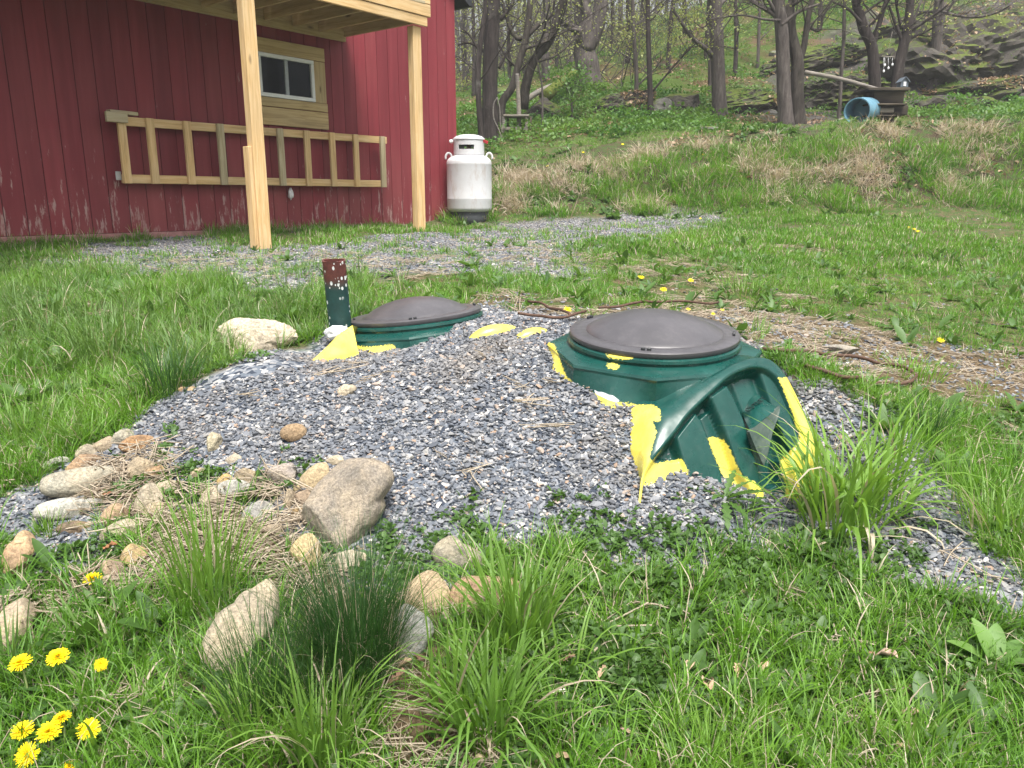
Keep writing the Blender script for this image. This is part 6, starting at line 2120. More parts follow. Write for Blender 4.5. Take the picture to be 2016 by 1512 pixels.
# trees farther up the slope: each a thing, built once per kind and copied
def far_tree_proto(kind, seed):
    np.random.seed(seed)
    root = thing('slim_tree', (0, 0, 0), 'slim grey tree with sparse new leaves in the hazy woods up the slope', 'tree', 'slim trees in the woods up the slope')
    h = (11, 9, 12)[kind]
    r0 = (0.13, 0.08, 0.18)[kind]
    pts = [np.array((0, 0, -0.3))]
    for i in range(1, 8):
        pts.append(np.array((np.random.normal(0, 0.09) * i * .6, np.random.normal(0, 0.09) * i * .6, h * i / 7)))
    sp = smooth_path(pts, 26)
    rad = np.linspace(r0, 0.02, 26)
    mb = MB()
    mb.tube(sp, rad, 8, rough=0.08, seed=seed)
    link('trunk', mb.build('trunk', [(M_BARKG, M_BARKD, M_BARKG)[kind]]), root)
    tw, tips = MB(), []
    for k in range(20):
        t = np.random.uniform(0.15, 0.97)
        i = int(t * 25)
        a = np.random.uniform(0, 6.28)
        grow(tw, tips, sp[i], (math.cos(a), math.sin(a), np.random.uniform(0.1, 0.8)), np.random.uniform(0.9, 2.2) * (1.15 - 0.5 * t), max(rad[i] * 0.3, 0.012), 2)
    link('branches', tw.build('branches', [(M_BARKG, M_BARKD, M_BARKG)[kind]]), root)
    tp = np.array(tips)
    V, Fq, rd = leafquads(tp[rng.integers(0, len(tp), 1700)], 0.06, 0.14)
    link('leaves', mesh('leaves', V, Fq, [M_SPRING], None, False, {'rnd': ('FLOAT', rd)}), root)
    return root


def copy_thing(o, loc, rz, s):
    c = o.copy()
    COL.objects.link(c)
    c.location, c.rotation_euler, c.scale = loc, (random.gauss(0, 0.02), random.gauss(0, 0.03), rz), (s, s, s)
    for ch in o.children:
        q = ch.copy()
        COL.objects.link(q)
        q.parent = c
        q.matrix_parent_inverse = Matrix.Identity(4)
    return c


protos = [far_tree_proto(k, 40 + k) for k in range(3)]
spots = []
for (px, Y, k) in [(1444, 24, 1), (1384, 26, 1), (1313, 25, 1), (1232, 27, 1), (1198, 30, 1), (1340, 31, 1), (1422, 37, 1), (1474, 33, 1), (1520, 31, 1), (1262, 35, 2), (1215, 40, 0), (1170, 42, 1), (1120, 38, 2),
                   (1096, 31, 1), (1075, 27, 0), (1058, 40, 0), (1034, 34, 1), (1004, 29, 1), (990, 41, 2), (975, 33, 0), (932, 27, 1), (915, 32, 0), (922, 41, 2), (903, 46, 0), (950, 48, 1), (1018, 50, 0), (1085, 49, 2), (1140, 52, 0), (1300, 45, 1), (1400, 47, 0), (1500, 42, 2),
                   (1590, 36, 1), (1640, 33, 0), (1715, 31, 1), (1770, 34, 0), (1600, 27, 1)]:
    spots.append((px, Y, k))
for i, (px, Y, k) in enumerate(spots):
    x = (px - 1008) / F * (Y * CP - 3.0 * SP) * 1.0
    pos = (x, Y, H(x, Y)[0] - 0.05)
    if i < 3 and False:
        pass
    copy_thing(protos[k], pos, random.uniform(0, 6.28), random.uniform(0.8, 1.15))
for pr in protos:
    for ch in list(pr.children):
        bpy.data.objects.remove(ch)
    bpy.data.objects.remove(pr)


# distant woods as one mass, and a haze of budding undergrowth
def woods_b(mb, i):
    np.random.seed(90 + i)
    h = np.random.uniform(9, 14)
    pts = smooth_path([np.array((np.random.normal(0, .12) * k, np.random.normal(0, .12) * k, h * k / 5 - 0.3)) for k in range(6)], 14)
    mb.tube(pts, np.linspace(np.random.uniform(0.09, 0.2), 0.02, 14), 5, cap=False)
    tips = []
    for k in range(14):
        q = np.random.randint(3, 13)
        a = np.random.uniform(0, 6.28)
        grow(mb, tips, pts[q], (math.cos(a), math.sin(a), np.random.uniform(0.3, 1.0)), np.random.uniform(1.2, 3.0), 0.035, 2)
    tp = np.array(tips)
    V, Fq, rd = leafquads(tp[rng.integers(0, len(tp), 700)], 0.10, 0.3)
    mb.add(V, Fq, 1, rd)


WOODS = variants('woods', woods_b, 5, [M_BARKG, M_SPRING])
p = sample(520, 46, 110, lambda x, y, m: 0.32 + 0.25 * sstep(0, 10, x), 0.85, 4)
q_ = len(p)
scatter('woods', WOODS, p, zrot(q_, 0.04), rng.uniform(0.7, 1.25, q_), 'distant hazy spring woods on the ridge')


def spray_b(mb, i):
    np.random.seed(130 + i)
    tips = []
    for k in range(3):
        a = np.random.uniform(0, 6.28)
        grow(mb, tips, (0, 0, 0), (math.cos(a), math.sin(a), np.random.uniform(0.6, 2.0)), np.random.uniform(0.8, 1.7), 0.014, 2)
    tp = np.array(tips)
    V, Fq, rd = leafquads(tp[rng.integers(0, len(tp), 130)], 0.055, 0.12)
    mb.add(V, Fq, 1, rd)


SPRAY = variants('undergrowth', spray_b, 5, [M_BARKM, M_SPRING])
p = sample(3000, 22, 52, lambda x, y, m: m['woods'] * (1 - 0.85 * m['rocky']) * (0.04 + 0.4 * sstep(-0.02, 0.15, fbm2(x * 0.3, y * 0.3, 2, 95))) * (1.0 - 0.75 * sstep(2, 8, x)), 0.72, 1)
q_ = len(p)
scatter('undergrowth', SPRAY, p, zrot(q_, 0.15), rng.uniform(0.7, 1.7, q_), 'budding shrubby undergrowth between the trunks')
# moss cushions and ferny green on the rocky slope
p = sample(6000, 18.5, 32, lambda x, y, m: m['rocky'] * sstep(0.02, 0.15, fbm2(x * 0.6, y * 0.6, 3, 99)) * 0.6, 0.8, 1)
scatter('moss', GC, p, zrot(len(p), 0.3), rng.uniform(0.5, 1.1, len(p)), 'mossy green tufts on the rocky slope')


# ------------------------------------------------------------------ things under the trees
def boxpx(name, x0, y0, x1, y1, Y, D, mat, par, bev=0.01):
    a, b_ = P(x0, y0, Y), P(x1, y1, Y)
    me = box_mesh(name, abs(b_[0] - a[0]), D, abs(a[2] - b_[2]), bev, mat)
    return link(name, me, par, Matrix.Translation(Vector(((a[0] + b_[0]) / 2, Y + D / 2, (a[2] + b_[2]) / 2))))


def stand():
    Y = 16.3
    s = thing('wooden_stand', P(1750, 240, Y), 'dark weathered wooden stand with two box tiers on the bank top', 'stand')
    boxpx('top_board', 1710, 172, 1792, 178, Y - .08, 0.75, M_DARKW, s)
    boxpx('upper_box', 1721, 178.5, 1779, 203, Y + .05, 0.5, M_DARKW, s)
    boxpx('shelf', 1708, 203.3, 1786, 207, Y - 0.12, 0.85, M_DARKW, s)
    boxpx('lower_box', 1712, 207.2, 1787, 226, Y + 0.02, 0.6, M_DARKW, s)
    boxpx('drawer_front', 1728, 212, 1760, 222, Y - 0.012, 0.03, M_GREYW, s)
    boxpx('bottom_board', 1706, 226.2, 1764, 229, Y - .1, 0.75, M_DARKW, s)
    boxpx('base', 1718, 229.3, 1760, 244, Y + 0.1, 0.4, M_DARKW, s)
    # blue barrel
    c = P(1687, 219, Y - 0.35)
    u = Y / F * 1.02
    n = 40
    ang = np.linspace(0, 2 * np.pi, n, endpoint=False)
    Rr = 23 * u
    prof = [(Rr * 0.90, 0.55), (Rr * 0.90, 0.03), (Rr * 0.93, 0.0), (Rr, 0.0), (Rr * 1.01, 0.03), (Rr, 0.06), (Rr, 0.30), (Rr * 1.02, 0.32), (Rr, 0.34), (Rr, 0.68), (Rr * 0.93, 0.75), (0.001, 0.75)]
    prof = [(0.001, 0.55)] + prof
    V = np.concatenate([np.stack([r * np.cos(ang), np.full(n, y), r * np.sin(ang)], -1) for r, y in prof])
    i, j = np.meshgrid(np.arange(len(prof) - 1), np.arange(n), indexing='ij')
    Fq = np.stack([i * n + j, i * n + (j + 1) % n, (i + 1) * n + (j + 1) % n, (i + 1) * n + j], -1).reshape(-1, 4)
    me = mesh('plastic_barrel', V, Fq, [plain('blue_barrel_plastic', (0.13, 0.27, 0.36), 0.4, 0.15, 6)], None, True)
    me.set_sharp_from_angle(angle=R(35))
    tag(link('plastic_barrel', me, None, Matrix.Translation(Vector(c)) @ Matrix.Rotation(R(-40), 4, 'Z') @ Matrix.Rotation(R(6), 4, 'X')), 'open pale blue plastic barrel lying on its side by the dark stand', 'barrel')
    # bird house with white front
    th = thing('bird_house', P(1782, 170, Y), 'small grey-blue bird house with a white front on the dark stand', 'bird house')
    bl = plain('grey_blue_paint', (0.10, 0.125, 0.155), 0.6)
    a, b_ = P(1773, 171, Y + .1), P(1790, 152, Y + .1)
    w_, h_ = b_[0] - a[0], b_[2] - a[2]
    pr = [(-w_ / 2, 0), (w_ / 2, 0), (w_ / 2, h_ * 0.55), (0, h_ * 0.98), (-w_ / 2, h_ * 0.55)]
    V = np.array([(x, y, z) for y in (0, 0.18) for x, z in pr])
    me = mesh('body', V, [(0, 1, 2, 3, 4), (9, 8, 7, 6, 5)] + [(k, 5 + k, 5 + (k + 1) % 5, (k + 1) % 5) for k in range(5)], [bl])
    Mx = Matrix.Translation(Vector(((a[0] + b_[0]) / 2, Y + .1, a[2])))
    link('body', me, th, Mx)
    link('front_panel', box_mesh('front_panel', w_ * 0.34, 0.008, h_ * 0.45, 0.001, M_WHITE), th, Mx @ Matrix.Translation((0, -0.006, h_ * 0.30)))
    for sx in (-1, 1):
        p0, p1 = Vector((sx * w_ * 0.62, 0.09, h_ * 0.50)), Vector((sx * 0.004, 0.09, h_ * 1.03))
        link('roof_board', box_mesh('roof_board', (p1 - p0).length, 0.24, 0.012, 0.002, bl), th, Mx @ Matrix.Translation((p0 + p1) / 2) @ basis(p1 - p0, (-sx * -1 * 0.0 + sx, 0, 1)))
    # wind chime of white pieces on strings
    wc = thing('wind_chime', P(1748, 112, 18.0), 'wind chime with white dangling pieces hanging between the two dark trunks', 'wind chime')
    for k, (x, y) in enumerate([(1742, 128), (1749, 134), (1757, 127), (1740, 140), (1753, 116), (1746, 116)]):
        c0, c1 = P(x, 112, 18.0), P(x, y, 18.0)
        mb = MB()
        mb.tube([c0, c1], 0.004, 4)
        st = link('string', mb.build('string', [M_WHITE]), wc)
        if k < 4:
            bm = bmesh.new()
            bmesh.ops.create_icosphere(bm, subdivisions=1, radius=0.032)
            bmesh.ops.scale(bm, vec=(0.8, 0.5, 1.1), verts=bm.verts)
            me = bpy.data.meshes.new('pendant')
            bm.to_mesh(me)
            bm.free()
            me.materials.append(M_WHITE)
            link('pendant', me, wc, Matrix.Translation(Vector(c1)))
    a, b_ = P(1736, 111, 18.0), P(1760, 112, 18.0)
    mb = MB()
    mb.tube([a, b_], 0.012, 6)
    link('hanger', mb.build('hanger', [M_GREYW]), wc)
    mb = MB()
    mb.tube([P(1746, 111, 18.0), P(1752, 84, 18.15), P(1757, 62, 18.3)], 0.004, 4)
    link('string', mb.build('string', [M_GREYW]), wc)
    # weathered bench
    Yb = 17.6
    bt = thing('wooden_bench', P(1015, 262, Yb), 'weathered grey wooden bench frame at the foot of the dark trees', 'bench')
    boxpx('seat', 991, 225, 1042, 229, Yb, 0.4, M_GREYW, bt, .006)
    boxpx('rail', 988, 250, 1036, 256, Yb + .02, 0.08, M_GREYW, bt, .006)
    for x in (989, 1034):
        boxpx('leg', x, 229.3, x + 5, 268, Yb + .03, 0.07, M_GREYW, bt, .006)
    for x in (998, 1043):
        boxpx('leg', x, 229.3, x + 4, 266, Yb + .34, 0.07, M_DARKW, bt, .006)
    # cord looped on the thick trunk
    pts = [P(x, y, 16.95) for x, y in [(979, 192), (972, 205), (972, 232), (982, 255), (988, 272)]]
    mb = MB()
    mb.tube(smooth_path(pts, 20), 0.012, 5)
    mb.tube(smooth_path([P(x, y, 16.93) for x, y in [(979, 192), (984, 215), (985, 245), (989, 262)]], 20), 0.010, 5)
    tag(link('cord', mb.build('cord', [M_GREYW])), 'pale cord hanging in loops against the thick dark trunk', 'cord')


stand()


# ------------------------------------------------------------------ cable and rods on the ground
def ground_tube(name, pl, r, mat, label, cat, n=60, lift=0.006):
    pts = np.array([hit(*q) for q in pl])
    sp = smooth_path(pts, n)
    sp[:, 2] = H(sp[:, 0], sp[:, 1]) + r + lift
    mb = MB()
    mb.tube(sp, r, 8)
    return tag(link(name, mb.build(name, [mat])), label, cat)


M_CABLE = plain('rusty_brown_cable', (0.085, 0.045, 0.028), 0.7, 0.35, 60)
ground_tube('cable', [(1500, 700), (1560, 704), (1614, 708), (1707, 719), (1773, 732), (1801, 749), (1793, 762), (1773, 768), (1714, 767), (1664, 757), (1608, 740), (1585, 733)], 0.0085, M_CABLE,
            'brown rusty cable lying in a long loop on the dirt', 'cable', lift=0.022)
ground_tube('rod', [(1178, 620), (1240, 612), (1317, 607), (1414, 607)], 0.007, M_CABLE, 'thin rusty rod lying behind the larger lid', 'rod', 20, 0.03)
ground_tube('rod', [(1040, 606), (1080, 620), (1124, 636)], 0.007, M_CABLE, 'thin rusty rod slanting down between the two lids', 'rod', 20, 0.03)
ground_tube('rod', [(1020, 632), (1060, 637), (1094, 641), (1153, 627)], 0.007, M_CABLE, 'bent rusty rod nearest the yellow ribs', 'rod', 20, 0.03)


# ------------------------------------------------------------------ single grass clumps
def clump(px, py, hpx, n, rpx, wr, lean, curl, mat, label, hvar=0.5, seg=7, twist=0.9, name='grass_clump', cat='grass clump', group='grass clumps'):
    c = hit(px, py)
    d = c - np.array((0, 0, EYE))
    u = (d[1] * CP - d[2] * SP) / F
    mb = MB()
    h = hpx * u * 1.12
    tuft(mb, n, rpx * u * 1.25, (h * hvar, h * 1.1), wr, lean * 1.15, curl, seg, 0, twist, dry=0.05)
    tuft(mb, n // 3, rpx * u * 1.5, (h * 0.25, h * 0.7), wr, lean * 2.0, curl * 1.6, seg, 0, twist, dry=0.16)
    o = link(name, mb.build(name, [mat, M_DRY]), None, Matrix.Translation(Vector(c)))
    return tag(o, label, cat, group)


clump(410, 1190, 260, 110, 46, (0.004, 0.008), 0.20, 0.5, M_GRASSB, 'tall upright bright grass clump in the straw behind the diagonal boulder')
clump(705, 1315, 285, 950, 60, (0.0013, 0.0024), 0.22, 0.7, M_GRASSD, 'dense dark green fine leaved grass clump beside the grey block stone', 0.45)
clump(655, 1390, 200, 380, 56, (0.0013, 0.0024), 0.25, 0.7, M_GRASSD, 'shorter dark fine grass clump just in front of the densest one', 0.4)
clump(525, 1395, 240, 420, 66, (0.0014, 0.0026), 0.24, 0.6, M_GRASSD, 'dark fine grass clump hugging the end of the diagonal boulder', 0.35)
clump(640, 1500, 260, 110, 42, (0.005, 0.009), 0.26, 1.3, M_GRASSB, 'broad bladed bright clump at the front edge with curling tips')
clump(500, 1470, 190, 60, 40, (0.004, 0.007), 0.25, 0.9, M_GRASSB, 'bright grass clump in front of the diagonal boulder')
clump(1020, 1265, 245, 150, 44, (0.005, 0.009), 0.27, 0.8, M_GRASSB, 'bright yellow-green grass clump in front of the orange granite stone')
clump(965, 1440, 245, 140, 50, (0.006, 0.0105), 0.42, 1.3, M_GRASSB, 'sprawling broad bladed clump with arching leaves at the front')
clump(890, 1400, 280, 26, 30, (0.006, 0.010), 0.25, 0.5, M_GRASSB, 'few long stiff blades beside the grey block stone')
clump(1110, 1330, 180, 24, 40, (0.005, 0.009), 0.6, 1.3, M_GRASSB, 'loose arching blades right of the bright yellow-green clump')
clump(1462, 1275, 105, 60, 18, (0.003, 0.006), 0.22, 0.6, M_GRASS, 'small upright grass tuft alone in the low ground cover')
clump(1735, 1220, 90, 26, 18, (0.003, 0.006), 0.3, 0.8, M_GRASSB, 'thin pale grass tuft near the broad leaved dock')
clump(1650, 1040, 285, 105, 56, (0.009, 0.016), 0.46, 1.7, M_GRASSB, 'big lush clump with arching wide blades beside the tank end')
clump(1715, 990, 225, 80, 60, (0.008, 0.015), 0.5, 1.7, M_GRASSB, 'lush arching grass clump on the gravel beyond the tank end')
clump(1600, 1010, 180, 24, 30, (0.005, 0.009), 0.22, 0.5, M_GRASSB, 'few blades standing against the yellow tank foot')
clump(1825, 860, 92, 170, 30, (0.0016, 0.003), 0.30, 0.7, M_GRASSD, 'small dark fine grass tuft by the path of the cable')
clump(1765, 905, 130, 60, 34, (0.004, 0.007), 0.4, 0.9, M_GRASS, 'loose green clump behind the lush arching clumps')
clump(1990, 1060, 170, 160, 70, (0.003, 0.006), 0.28, 0.8, M_GRASSB, 'thick tall green clump at the far edge of the gravel')
clump(1900, 980, 130, 110, 60, (0.003, 0.006), 0.28, 0.8, M_GRASS, 'medium green clump between gravel and dirt')
clump(2010, 940, 120, 90, 60, (0.003, 0.006), 0.30, 0.8, M_GRASS, 'green clump where the dirt strip meets the gravel')
clump(340, 772, 130, 230, 40, (0.0022, 0.0042), 0.30, 0.9, M_GRASSD, 'dark green tuft overhanging two orange pebbles')
clump(395, 715, 110, 130, 50, (0.003, 0.005), 0.32, 0.9, M_GRASSL, 'bluish green grass clump left of the craggy white boulder')
clump(215, 700, 130, 130, 60, (0.004, 0.007), 0.32, 1.0, M_GRASSL, 'tall bluish grass clump in the middle of the rough grass')
clump(90, 640, 110, 110, 50, (0.004, 0.007), 0.32, 1.0, M_GRASSL, 'bluish grass clump nearest the barn kick board')
clump(60, 880, 130, 90, 60, (0.004, 0.008), 0.30, 0.9, M_GRASSB, 'long green clump at the edge above the stone pile')
clump(98, 1050, 62, 70, 22, (0.002, 0.004), 0.45, 0.9, M_GRASSB, 'little bright tuft growing before the pale slab')
clump(30, 1340, 190, 22, 30, (0.006, 0.010), 0.2, 0.5, M_GRASSL, 'few dark upright blades in front of the overgrown tan boulder')
clump(230, 1270, 130, 50, 60, (0.005, 0.009), 0.6, 1.4, M_GRASSL, 'floppy blue-green clump beneath the lone dandelion')
clump(240, 1440, 150, 45, 60, (0.005, 0.009), 0.45, 1.2, M_GRASSB, 'loose clump near the torn dandelion')
clump(1395, 1500, 130, 120, 60, (0.0025, 0.005), 0.3, 0.8, M_GRASSB, 'bright fine tuft at the front edge among dead leaves')
clump(1800, 1490, 150, 80, 70, (0.004, 0.008), 0.35, 0.9, M_GRASSB, 'bright blades at the front edge under the dock plant')
clump(1440, 820, 60, 1, 1, (0.003, 0.005), 0.1, 0.2, M_GRASS, 'single blade of grass on the green tank') if False else None
clump(1480, 655, 46, 60, 26, (0.003, 0.006), 0.4, 0.9, M_GRASSB, 'pale green tuft just beyond the larger lid')
clump(1465, 575, 52, 120, 44, (0.004, 0.007), 0.45, 0.9, M_GRASSB, 'fluffy yellow-green tuft in the lawn behind the larger lid')
clump(1535, 720, 60, 60, 24, (0.003, 0.006), 0.35, 0.9, M_GRASS, 'green tuft between the tank hood and the cable loop')
clump(1800, 745, 60, 110, 40, (0.003, 0.006), 0.35, 0.9, M_GRASS, 'green tuft at the bend of the cable loop')


# ------------------------------------------------------------------ broad leaved plants
def plant(px, py, spec, mat, label, name='dock_plant', cat='plant', lobes=0):
    """spec: list of (direction deg, length px, width fraction, lean)"""
    c = hit(px, py)
    d = c - np.array((0, 0, EYE))
    u = (d[1] * CP - d[2] * SP) / F
    th = thing(name, c, label, cat)
    for (a, L, wf, lean) in spec:
        V, Fc = leaf_shape(L * u, L * u * wf, lobes, 0.22, random.uniform(0.3, 1.0), 12 if lobes else 9, lean)
        V = rotz(V, R(a))
        me = mesh('leaf', V, Fc, [mat], None, True, {'rnd': ('FLOAT', np.full(len(V), random.random()))})
        link('leaf', me, th, Matrix.Translation(Vector(c)))
    return th


plant(1955, 1315, [(155, 95, 0.36, 0.8), (105, 100, 0.36, 1.3), (60, 95, 0.38, 1.15), (20, 90, 0.36, 0.8), (190, 70, 0.36, 0.6), (270, 55, 0.42, 0.6), (330, 75, 0.36, 0.7), (125, 60, 0.42, 1.3), (80, 70, 0.4, 1.0), (40, 60, 0.4, 0.6), (225, 60, 0.4, 0.5)], M_DOCK,
      'broad leaved pale green dock plant in the grass at the lower corner')
plant(1930, 1440, [(165, 120, 0.22, 0.5), (190, 100, 0.24, 0.3), (130, 90, 0.24, 0.9), (80, 105, 0.22, 1.0), (30, 90, 0.22, 0.7), (240, 80, 0.25, 0.4), (60, 110, 0.2, 0.6), (100, 90, 0.2, 1.2)], M_WEED,
      'dark green long leaved plant just below the dock plant')
plant(1425, 985, [(a, random.uniform(60, 105), 0.28, random.uniform(0.2, 0.9)) for a in range(0, 360, 20)], M_WEED, 'ragged dandelion-like weed growing under the tank hood', 'lobed_weed', 'plant', 1)
plant(1470, 1005, [(a, random.uniform(40, 75), 0.28, random.uniform(0.2, 0.9)) for a in range(0, 360, 32)], M_WEED, 'smaller ragged weed touching the yellow rib tip', 'lobed_weed', 'plant', 1)
plant(585, 640, [(a, random.uniform(38, 62), 0.34, random.uniform(0.5, 1.2)) for a in range(0, 360, 36)], M_WEED, 'leafy green plant behind the craggy white boulder', 'leafy_weed')
plant(610, 628, [(a, random.uniform(28, 46), 0.34, random.uniform(0.6, 1.2)) for a in range(0, 360, 45)], M_WEED, 'second leafy plant, nearer the rusty pipe', 'leafy_weed')
plant(1845, 880, [(a, random.uniform(40, 64), 0.3, random.uniform(0.6, 1.2)) for a in range(0, 360, 40)], M_DOCK, 'light green leafy plant beside the small dark tuft', 'leafy_weed')
plant(1975, 945, [(a, random.uniform(30, 48), 0.34, random.uniform(0.6, 1.3)) for a in range(0, 360, 45)], M_DOCK, 'upright light green plant near the dirt strip', 'leafy_weed')
plant(40, 800, [(a, random.uniform(50, 80), 0.36, random.uniform(0.5, 1.2)) for a in range(0, 360, 40)], M_WEED, 'broad leaved weed in the rough grass at the edge', 'leafy_weed')
plant(1740, 850, [(a, random.uniform(40, 70), 0.24, random.uniform(0.7, 1.3)) for a in range(0, 360, 40)], M_WEED, 'leafy weed behind the lush arching clump', 'leafy_weed')
plant(120, 1370, [(a, random.uniform(70, 110), 0.26, random.uniform(0.1, 0.7)) for a in range(0, 360, 30)], M_WEED, 'dandelion rosette under the pair of tall flowers', 'lobed_weed', 'plant', 1)
plant(230, 1170, [(a, random.uniform(50, 80), 0.4, random.uniform(0.3, 0.9)) for a in range(0, 360, 45)], M_WEED, 'leafy rosette below the lone dandelion', 'leafy_weed')
plant(100, 1490, [(a, random.uniform(70, 110), 0.26, random.uniform(0.1, 0.7)) for a in range(0, 360, 30)], M_WEED, 'dandelion rosette at the lowest corner', 'lobed_weed', 'plant', 1)
plant(30, 1180, [(a, random.uniform(36, 60), 0.4, random.uniform(0.2, 0.9)) for a in range(0, 360, 36)], M_WEED, 'low leafy plant at the edge beneath the leaning orange slab', 'leafy_weed')


# ------------------------------------------------------------------ dandelions
def yellow_mat():
    m, n, b = new_mat('dandelion_petal')
    c = ramp(n, attr(n, 'rnd'), [(0.0, (0.86, 0.60, 0.006)), (1.0, (0.93, 0.76, 0.015))])
    col(n, b, c, 0.7, 0.2)
    return m


M_YEL = yellow_mat()
M_STEM = plain('dandelion_stem', (0.16, 0.21, 0.07), 0.6, 0.2)


def dandelion(hx, hy, dia, bx, by, label, tilt=(0.35, 0.0), simple=False, group='dandelions in bloom'):
    base = hit(bx, by)
    head = P(hx, hy, base[1] + 0.01)
    d = head - np.array((0, 0, EYE))
    u = (d[1] * CP - d[2] * SP) / F
    Rr = dia * u / 2
    if head[2] < H(head[0], head[1])[0] + 0.01:
        head[2] = H(head[0], head[1])[0] + 0.015
    th = thing('dandelion', base, label, 'dandelion', group)
    mb = MB()
    L = 2 if simple else 5
    for k in range(L):
        f = k / max(L - 1, 1)
        cnt = 16 if simple else int(34 - 12 * f)
        ln = Rr * (1.0 - 0.62 * f)
        el = 0.12 + 1.05 * f
        for j in range(cnt):
            a = 2 * math.pi * (j + random.uniform(-.3, .3)) / cnt + k * 0.4
            q = ln * random.uniform(0.86, 1.06)
            e = el + random.gauss(0, 0.08)
            w_ = Rr * (0.20 if simple else 0.10)
            p0 = np.array((0, 0, Rr * 0.05 * k))
            dirv = np.array((math.cos(a) * math.cos(e), math.sin(a) * math.cos(e), math.sin(e)))
            sd = np.array((-math.sin(a), math.cos(a), 0)) * w_ / 2
            mid = p0 + dirv * q * 0.6 + np.array((0, 0, 0.03 * Rr))
            tip = p0 + dirv * q
            mb.add([p0 - sd * .5, p0 + sd * .5, mid - sd, mid + sd, tip - sd * .75, tip + sd * .75], [(0, 1, 3, 2), (2, 3, 5, 4)], 0, random.random())
    Mh = Matrix.Translation(Vector(head)) @ Euler((tilt[0], tilt[1], random.uniform(0, 6))).to_matrix().to_4x4()
    Mh = Matrix.Translation(Vector(head)) @ Matrix.Rotation(tilt[1], 4, 'Y') @ Matrix.Rotation(tilt[0], 4, 'X')
    link('flower_head', mb.build('flower_head', [M_YEL], False), th, Mh)
    if not simple:
        mb = MB()
        nrm = Mh.to_3x3() @ Vector((0, 0, 1))
        mb.tube(smooth_path([base - np.array((0, 0, 0.01)), (base + head) / 2 + np.array((0.004, 0, 0)), head - np.array(nrm) * 0.012, head], 14), np.array([0.0024] * 11 + [0.004, 0.0055, 0.004]), 7)
        link('stem', mb.build('stem', [M_STEM]), th)
    return th


for a in [
    (40, 1306, 43, 60, 1400, 'flat dandelion bloom nearest the overgrown tan boulder'),
    (115, 1295, 46, 175, 1365, 'large dandelion bloom on a long leaning stem'),
    (199, 1308, 27, 212, 1368, 'half closed small dandelion bloom beside the long leaning one', (0.9, 0.5)),
    (183, 1141, 38, 188, 1172, 'lone dandelion bloom near the dry straw and stones', (0.1, 0.0)),
    (45, 1439, 44, 58, 1490, 'outermost dandelion bloom of the lowest group'),
    (97, 1442, 50, 100, 1510, 'biggest dandelion bloom at the centre of the lowest group'),
    (122, 1415, 38, 125, 1490, 'thin tilted dandelion bloom behind the biggest one', (0.1, -0.2)),
    (175, 1436, 46, 178, 1500, 'ragged dandelion bloom with torn petals, apart from the lowest group', (0.6, 0.3)),
    (55, 1488, 52, 60, 1530, 'lowest whole dandelion bloom, a tall double head', (0.8, -0.2)),
    (138, 1510, 34, 138, 1535, 'orange tinged dandelion bloom cut off at the bottom edge'),
]:
    dandelion(*a)
for (x, y, s, lab) in [
    (1117, 610, 17, 'single dandelion between the two lids, on the bare edge of lawn'), (1306, 570, 14, 'brightest dandelion in the lawn beyond the larger lid'), (1262, 546, 13, 'dandelion in the lawn beside a gravel patch'),
    (1360, 552, 12, 'dandelion in the lawn by the fluffy yellow-green tuft'), (1355, 609, 9, 'tiny dandelion by the thin rod behind the larger lid'), (1404, 618, 9, 'dandelion low behind the edge of the larger lid'), (1422, 610, 8, 'dandelion at the end of the thin rod'),
    (1852, 670, 15, 'dandelion where the dirt meets the lawn, beyond the cable loop'), (1790, 448, 9, 'first of three dandelions close together below the bank'), (1799, 451, 8, 'middle one of three dandelions close together below the bank'), (1806, 455, 8, 'last of three dandelions close together below the bank'),
    (1379, 430, 6, 'dandelion at the toe of the bank below pale dry grass'), (1226, 284, 6, 'dandelion on the bank crest under the tall straight trunk'), (1148, 300, 6, 'dandelion on the bank crest under the gnarled tree'), (1384, 304, 6, 'dandelion on the bank beside bleached grass'), (1078, 327, 6, 'dandelion on the bank nearest the propane cylinder'), (1486, 282, 6, 'dandelion on the bank beneath the smooth grey trunk')]:
    dandelion(x, y, s, x, y + s * 0.5, lab, (0.5, 0), True, 'dandelions dotted over lawn and bank')


# ------------------------------------------------------------------ single dead leaves
def dead(px, py, Lpx, a, label, colr, white=False):
    c = hit(px, py)
    d = c - np.array((0, 0, EYE))
    u = (d[1] * CP - d[2] * SP) / F
    L = Lpx * u
    V, Fc = leaf_shape(L, L * random.uniform(0.45, 0.7), random.randint(0, 1), random.uniform(0.4, 1.4), random.uniform(-0.6, 1.2), 8, random.uniform(0.0, 0.4))
    V[:, 0] -= L / 2
    V[:, 2] += 0.05 * L * np.sin(V[:, 0] / L * 14 + px) + 0.04 * L * np.sin(V[:, 1] / L * 17)
    V = rotz(V, R(a))
    m = plain('fallen_leaf_brown', colr, 0.85, 0.3, 60, 0, 0.3)
    me = mesh('fallen_leaf', V, Fc, [m], None, True)
    md = link('fallen_leaf', me, None, Matrix.Translation(Vector(c + np.array((0, 0, 0.022)))))
    so = md.modifiers.new('thick', 'SOLIDIFY')
    so.thickness = 0.0006
    return tag(md, label, 'dead leaf', 'dead leaves lying in the front grass')


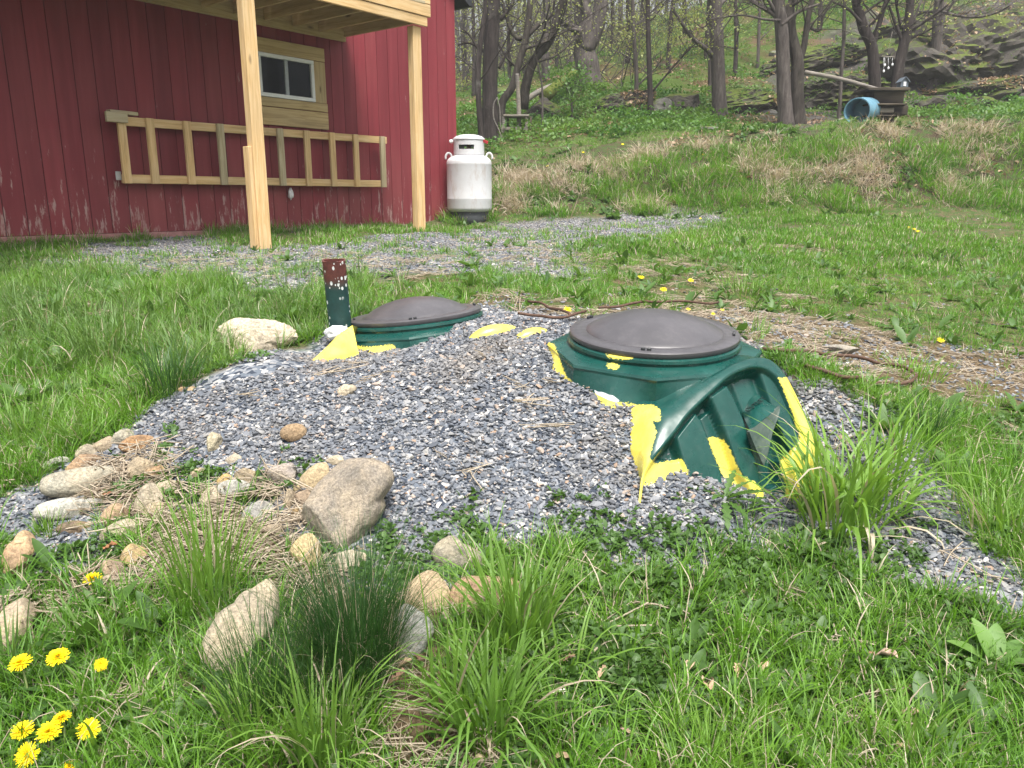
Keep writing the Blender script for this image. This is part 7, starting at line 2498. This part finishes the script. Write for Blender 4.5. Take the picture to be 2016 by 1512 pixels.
BEI, RED = (0.42, 0.29, 0.19), (0.24, 0.13, 0.085)
for q in [(1358, 1330, 36, 60, 'pale curled dead leaf beside the small upright tuft', BEI), (1391, 1364, 40, 95, 'ribbed beige dead leaf standing on edge', BEI), (1449, 1342, 30, 80, 'narrow twisted dead leaf left of the frayed one', BEI),
          (1496, 1338, 42, 20, 'frayed dead leaf with a long stalk', BEI), (1691, 1299, 30, 10, 'small dead leaf, first of three in a line', BEI), (1716, 1304, 26, -15, 'brown middle dead leaf of three in a line', RED), (1745, 1313, 40, -40, 'long pinkish rolled dead leaf, last of three in a line', (0.46, 0.32, 0.25)),
          (1781, 1427, 52, -20, 'flat tan dead leaf near the long leaved plant', BEI), (1806, 1374, 30, 60, 'pale folded dead leaf beside the long leaved plant', BEI), (1184, 1346, 34, 50, 'small dead leaf in the ground cover below the bright clump', BEI),
          (1102, 1380, 30, 10, 'white bleached leaf under the arching clump', (0.66, 0.60, 0.55)), (785, 1362, 48, 20, 'large reddish dead leaf on straw by the grey block stone', (0.30, 0.17, 0.12)), (823, 1318, 30, -60, 'upright reddish leaf against the grey block stone', RED),
          (800, 1330, 30, 10, 'curled tan leaf in the straw under the grey block stone', BEI), (1231, 1458, 30, -50, 'pinkish dead leaf near the front edge', (0.38, 0.25, 0.2)), (1111, 1506, 36, 10, 'beige dead leaf at the very front edge', BEI), (1075, 1430, 32, 40, 'brown dead leaf in shade under the arching clump', RED),
          (1125, 1470, 26, 70, 'brown dead leaf behind the leaf at the front edge', RED), (1770, 1490, 30, -30, 'dead leaf under the bright front blades', BEI), (222, 985, 34, 30, 'russet dead leaf between the smooth stone and gravel-dusted stone', (0.26, 0.10, 0.05)), (220, 1097, 36, 10, 'russet dead leaf beside the yellow-tan upright stone', (0.30, 0.13, 0.06)),
          (1895, 1382, 22, 40, 'small dead leaf caught among the plant leaves', BEI), (1120, 1320, 34, -10, 'thin brown leaf beside the loose arching blades', RED), (865, 1478, 26, 10, 'tan leaf in the straw at the front', BEI)]:
    dead(*q)

# ------------------------------------------------------------------ thin spring haze that pales the far woods
def haze():
    m = bpy.data.materials.new('pale_haze')
    m.use_nodes = True
    n = m.node_tree
    n.nodes.clear()
    out = n.nodes.new('ShaderNodeOutputMaterial')
    v = n.nodes.new('ShaderNodeVolumePrincipled')
    v.inputs['Color'].default_value = (0.93, 0.95, 1.0, 1)
    v.inputs['Density'].default_value = 0.0021
    v.inputs['Anisotropy'].default_value = 0.2
    n.links.new(v.outputs[0], out.inputs['Volume'])
    me = box_mesh('haze', 560, 420, 66, 0, m)
    tag(link('haze', me, None, Matrix.Translation((0, 100, 23))), 'thin pale haze in the air between yard and far woods', None, None, 'stuff')


haze()
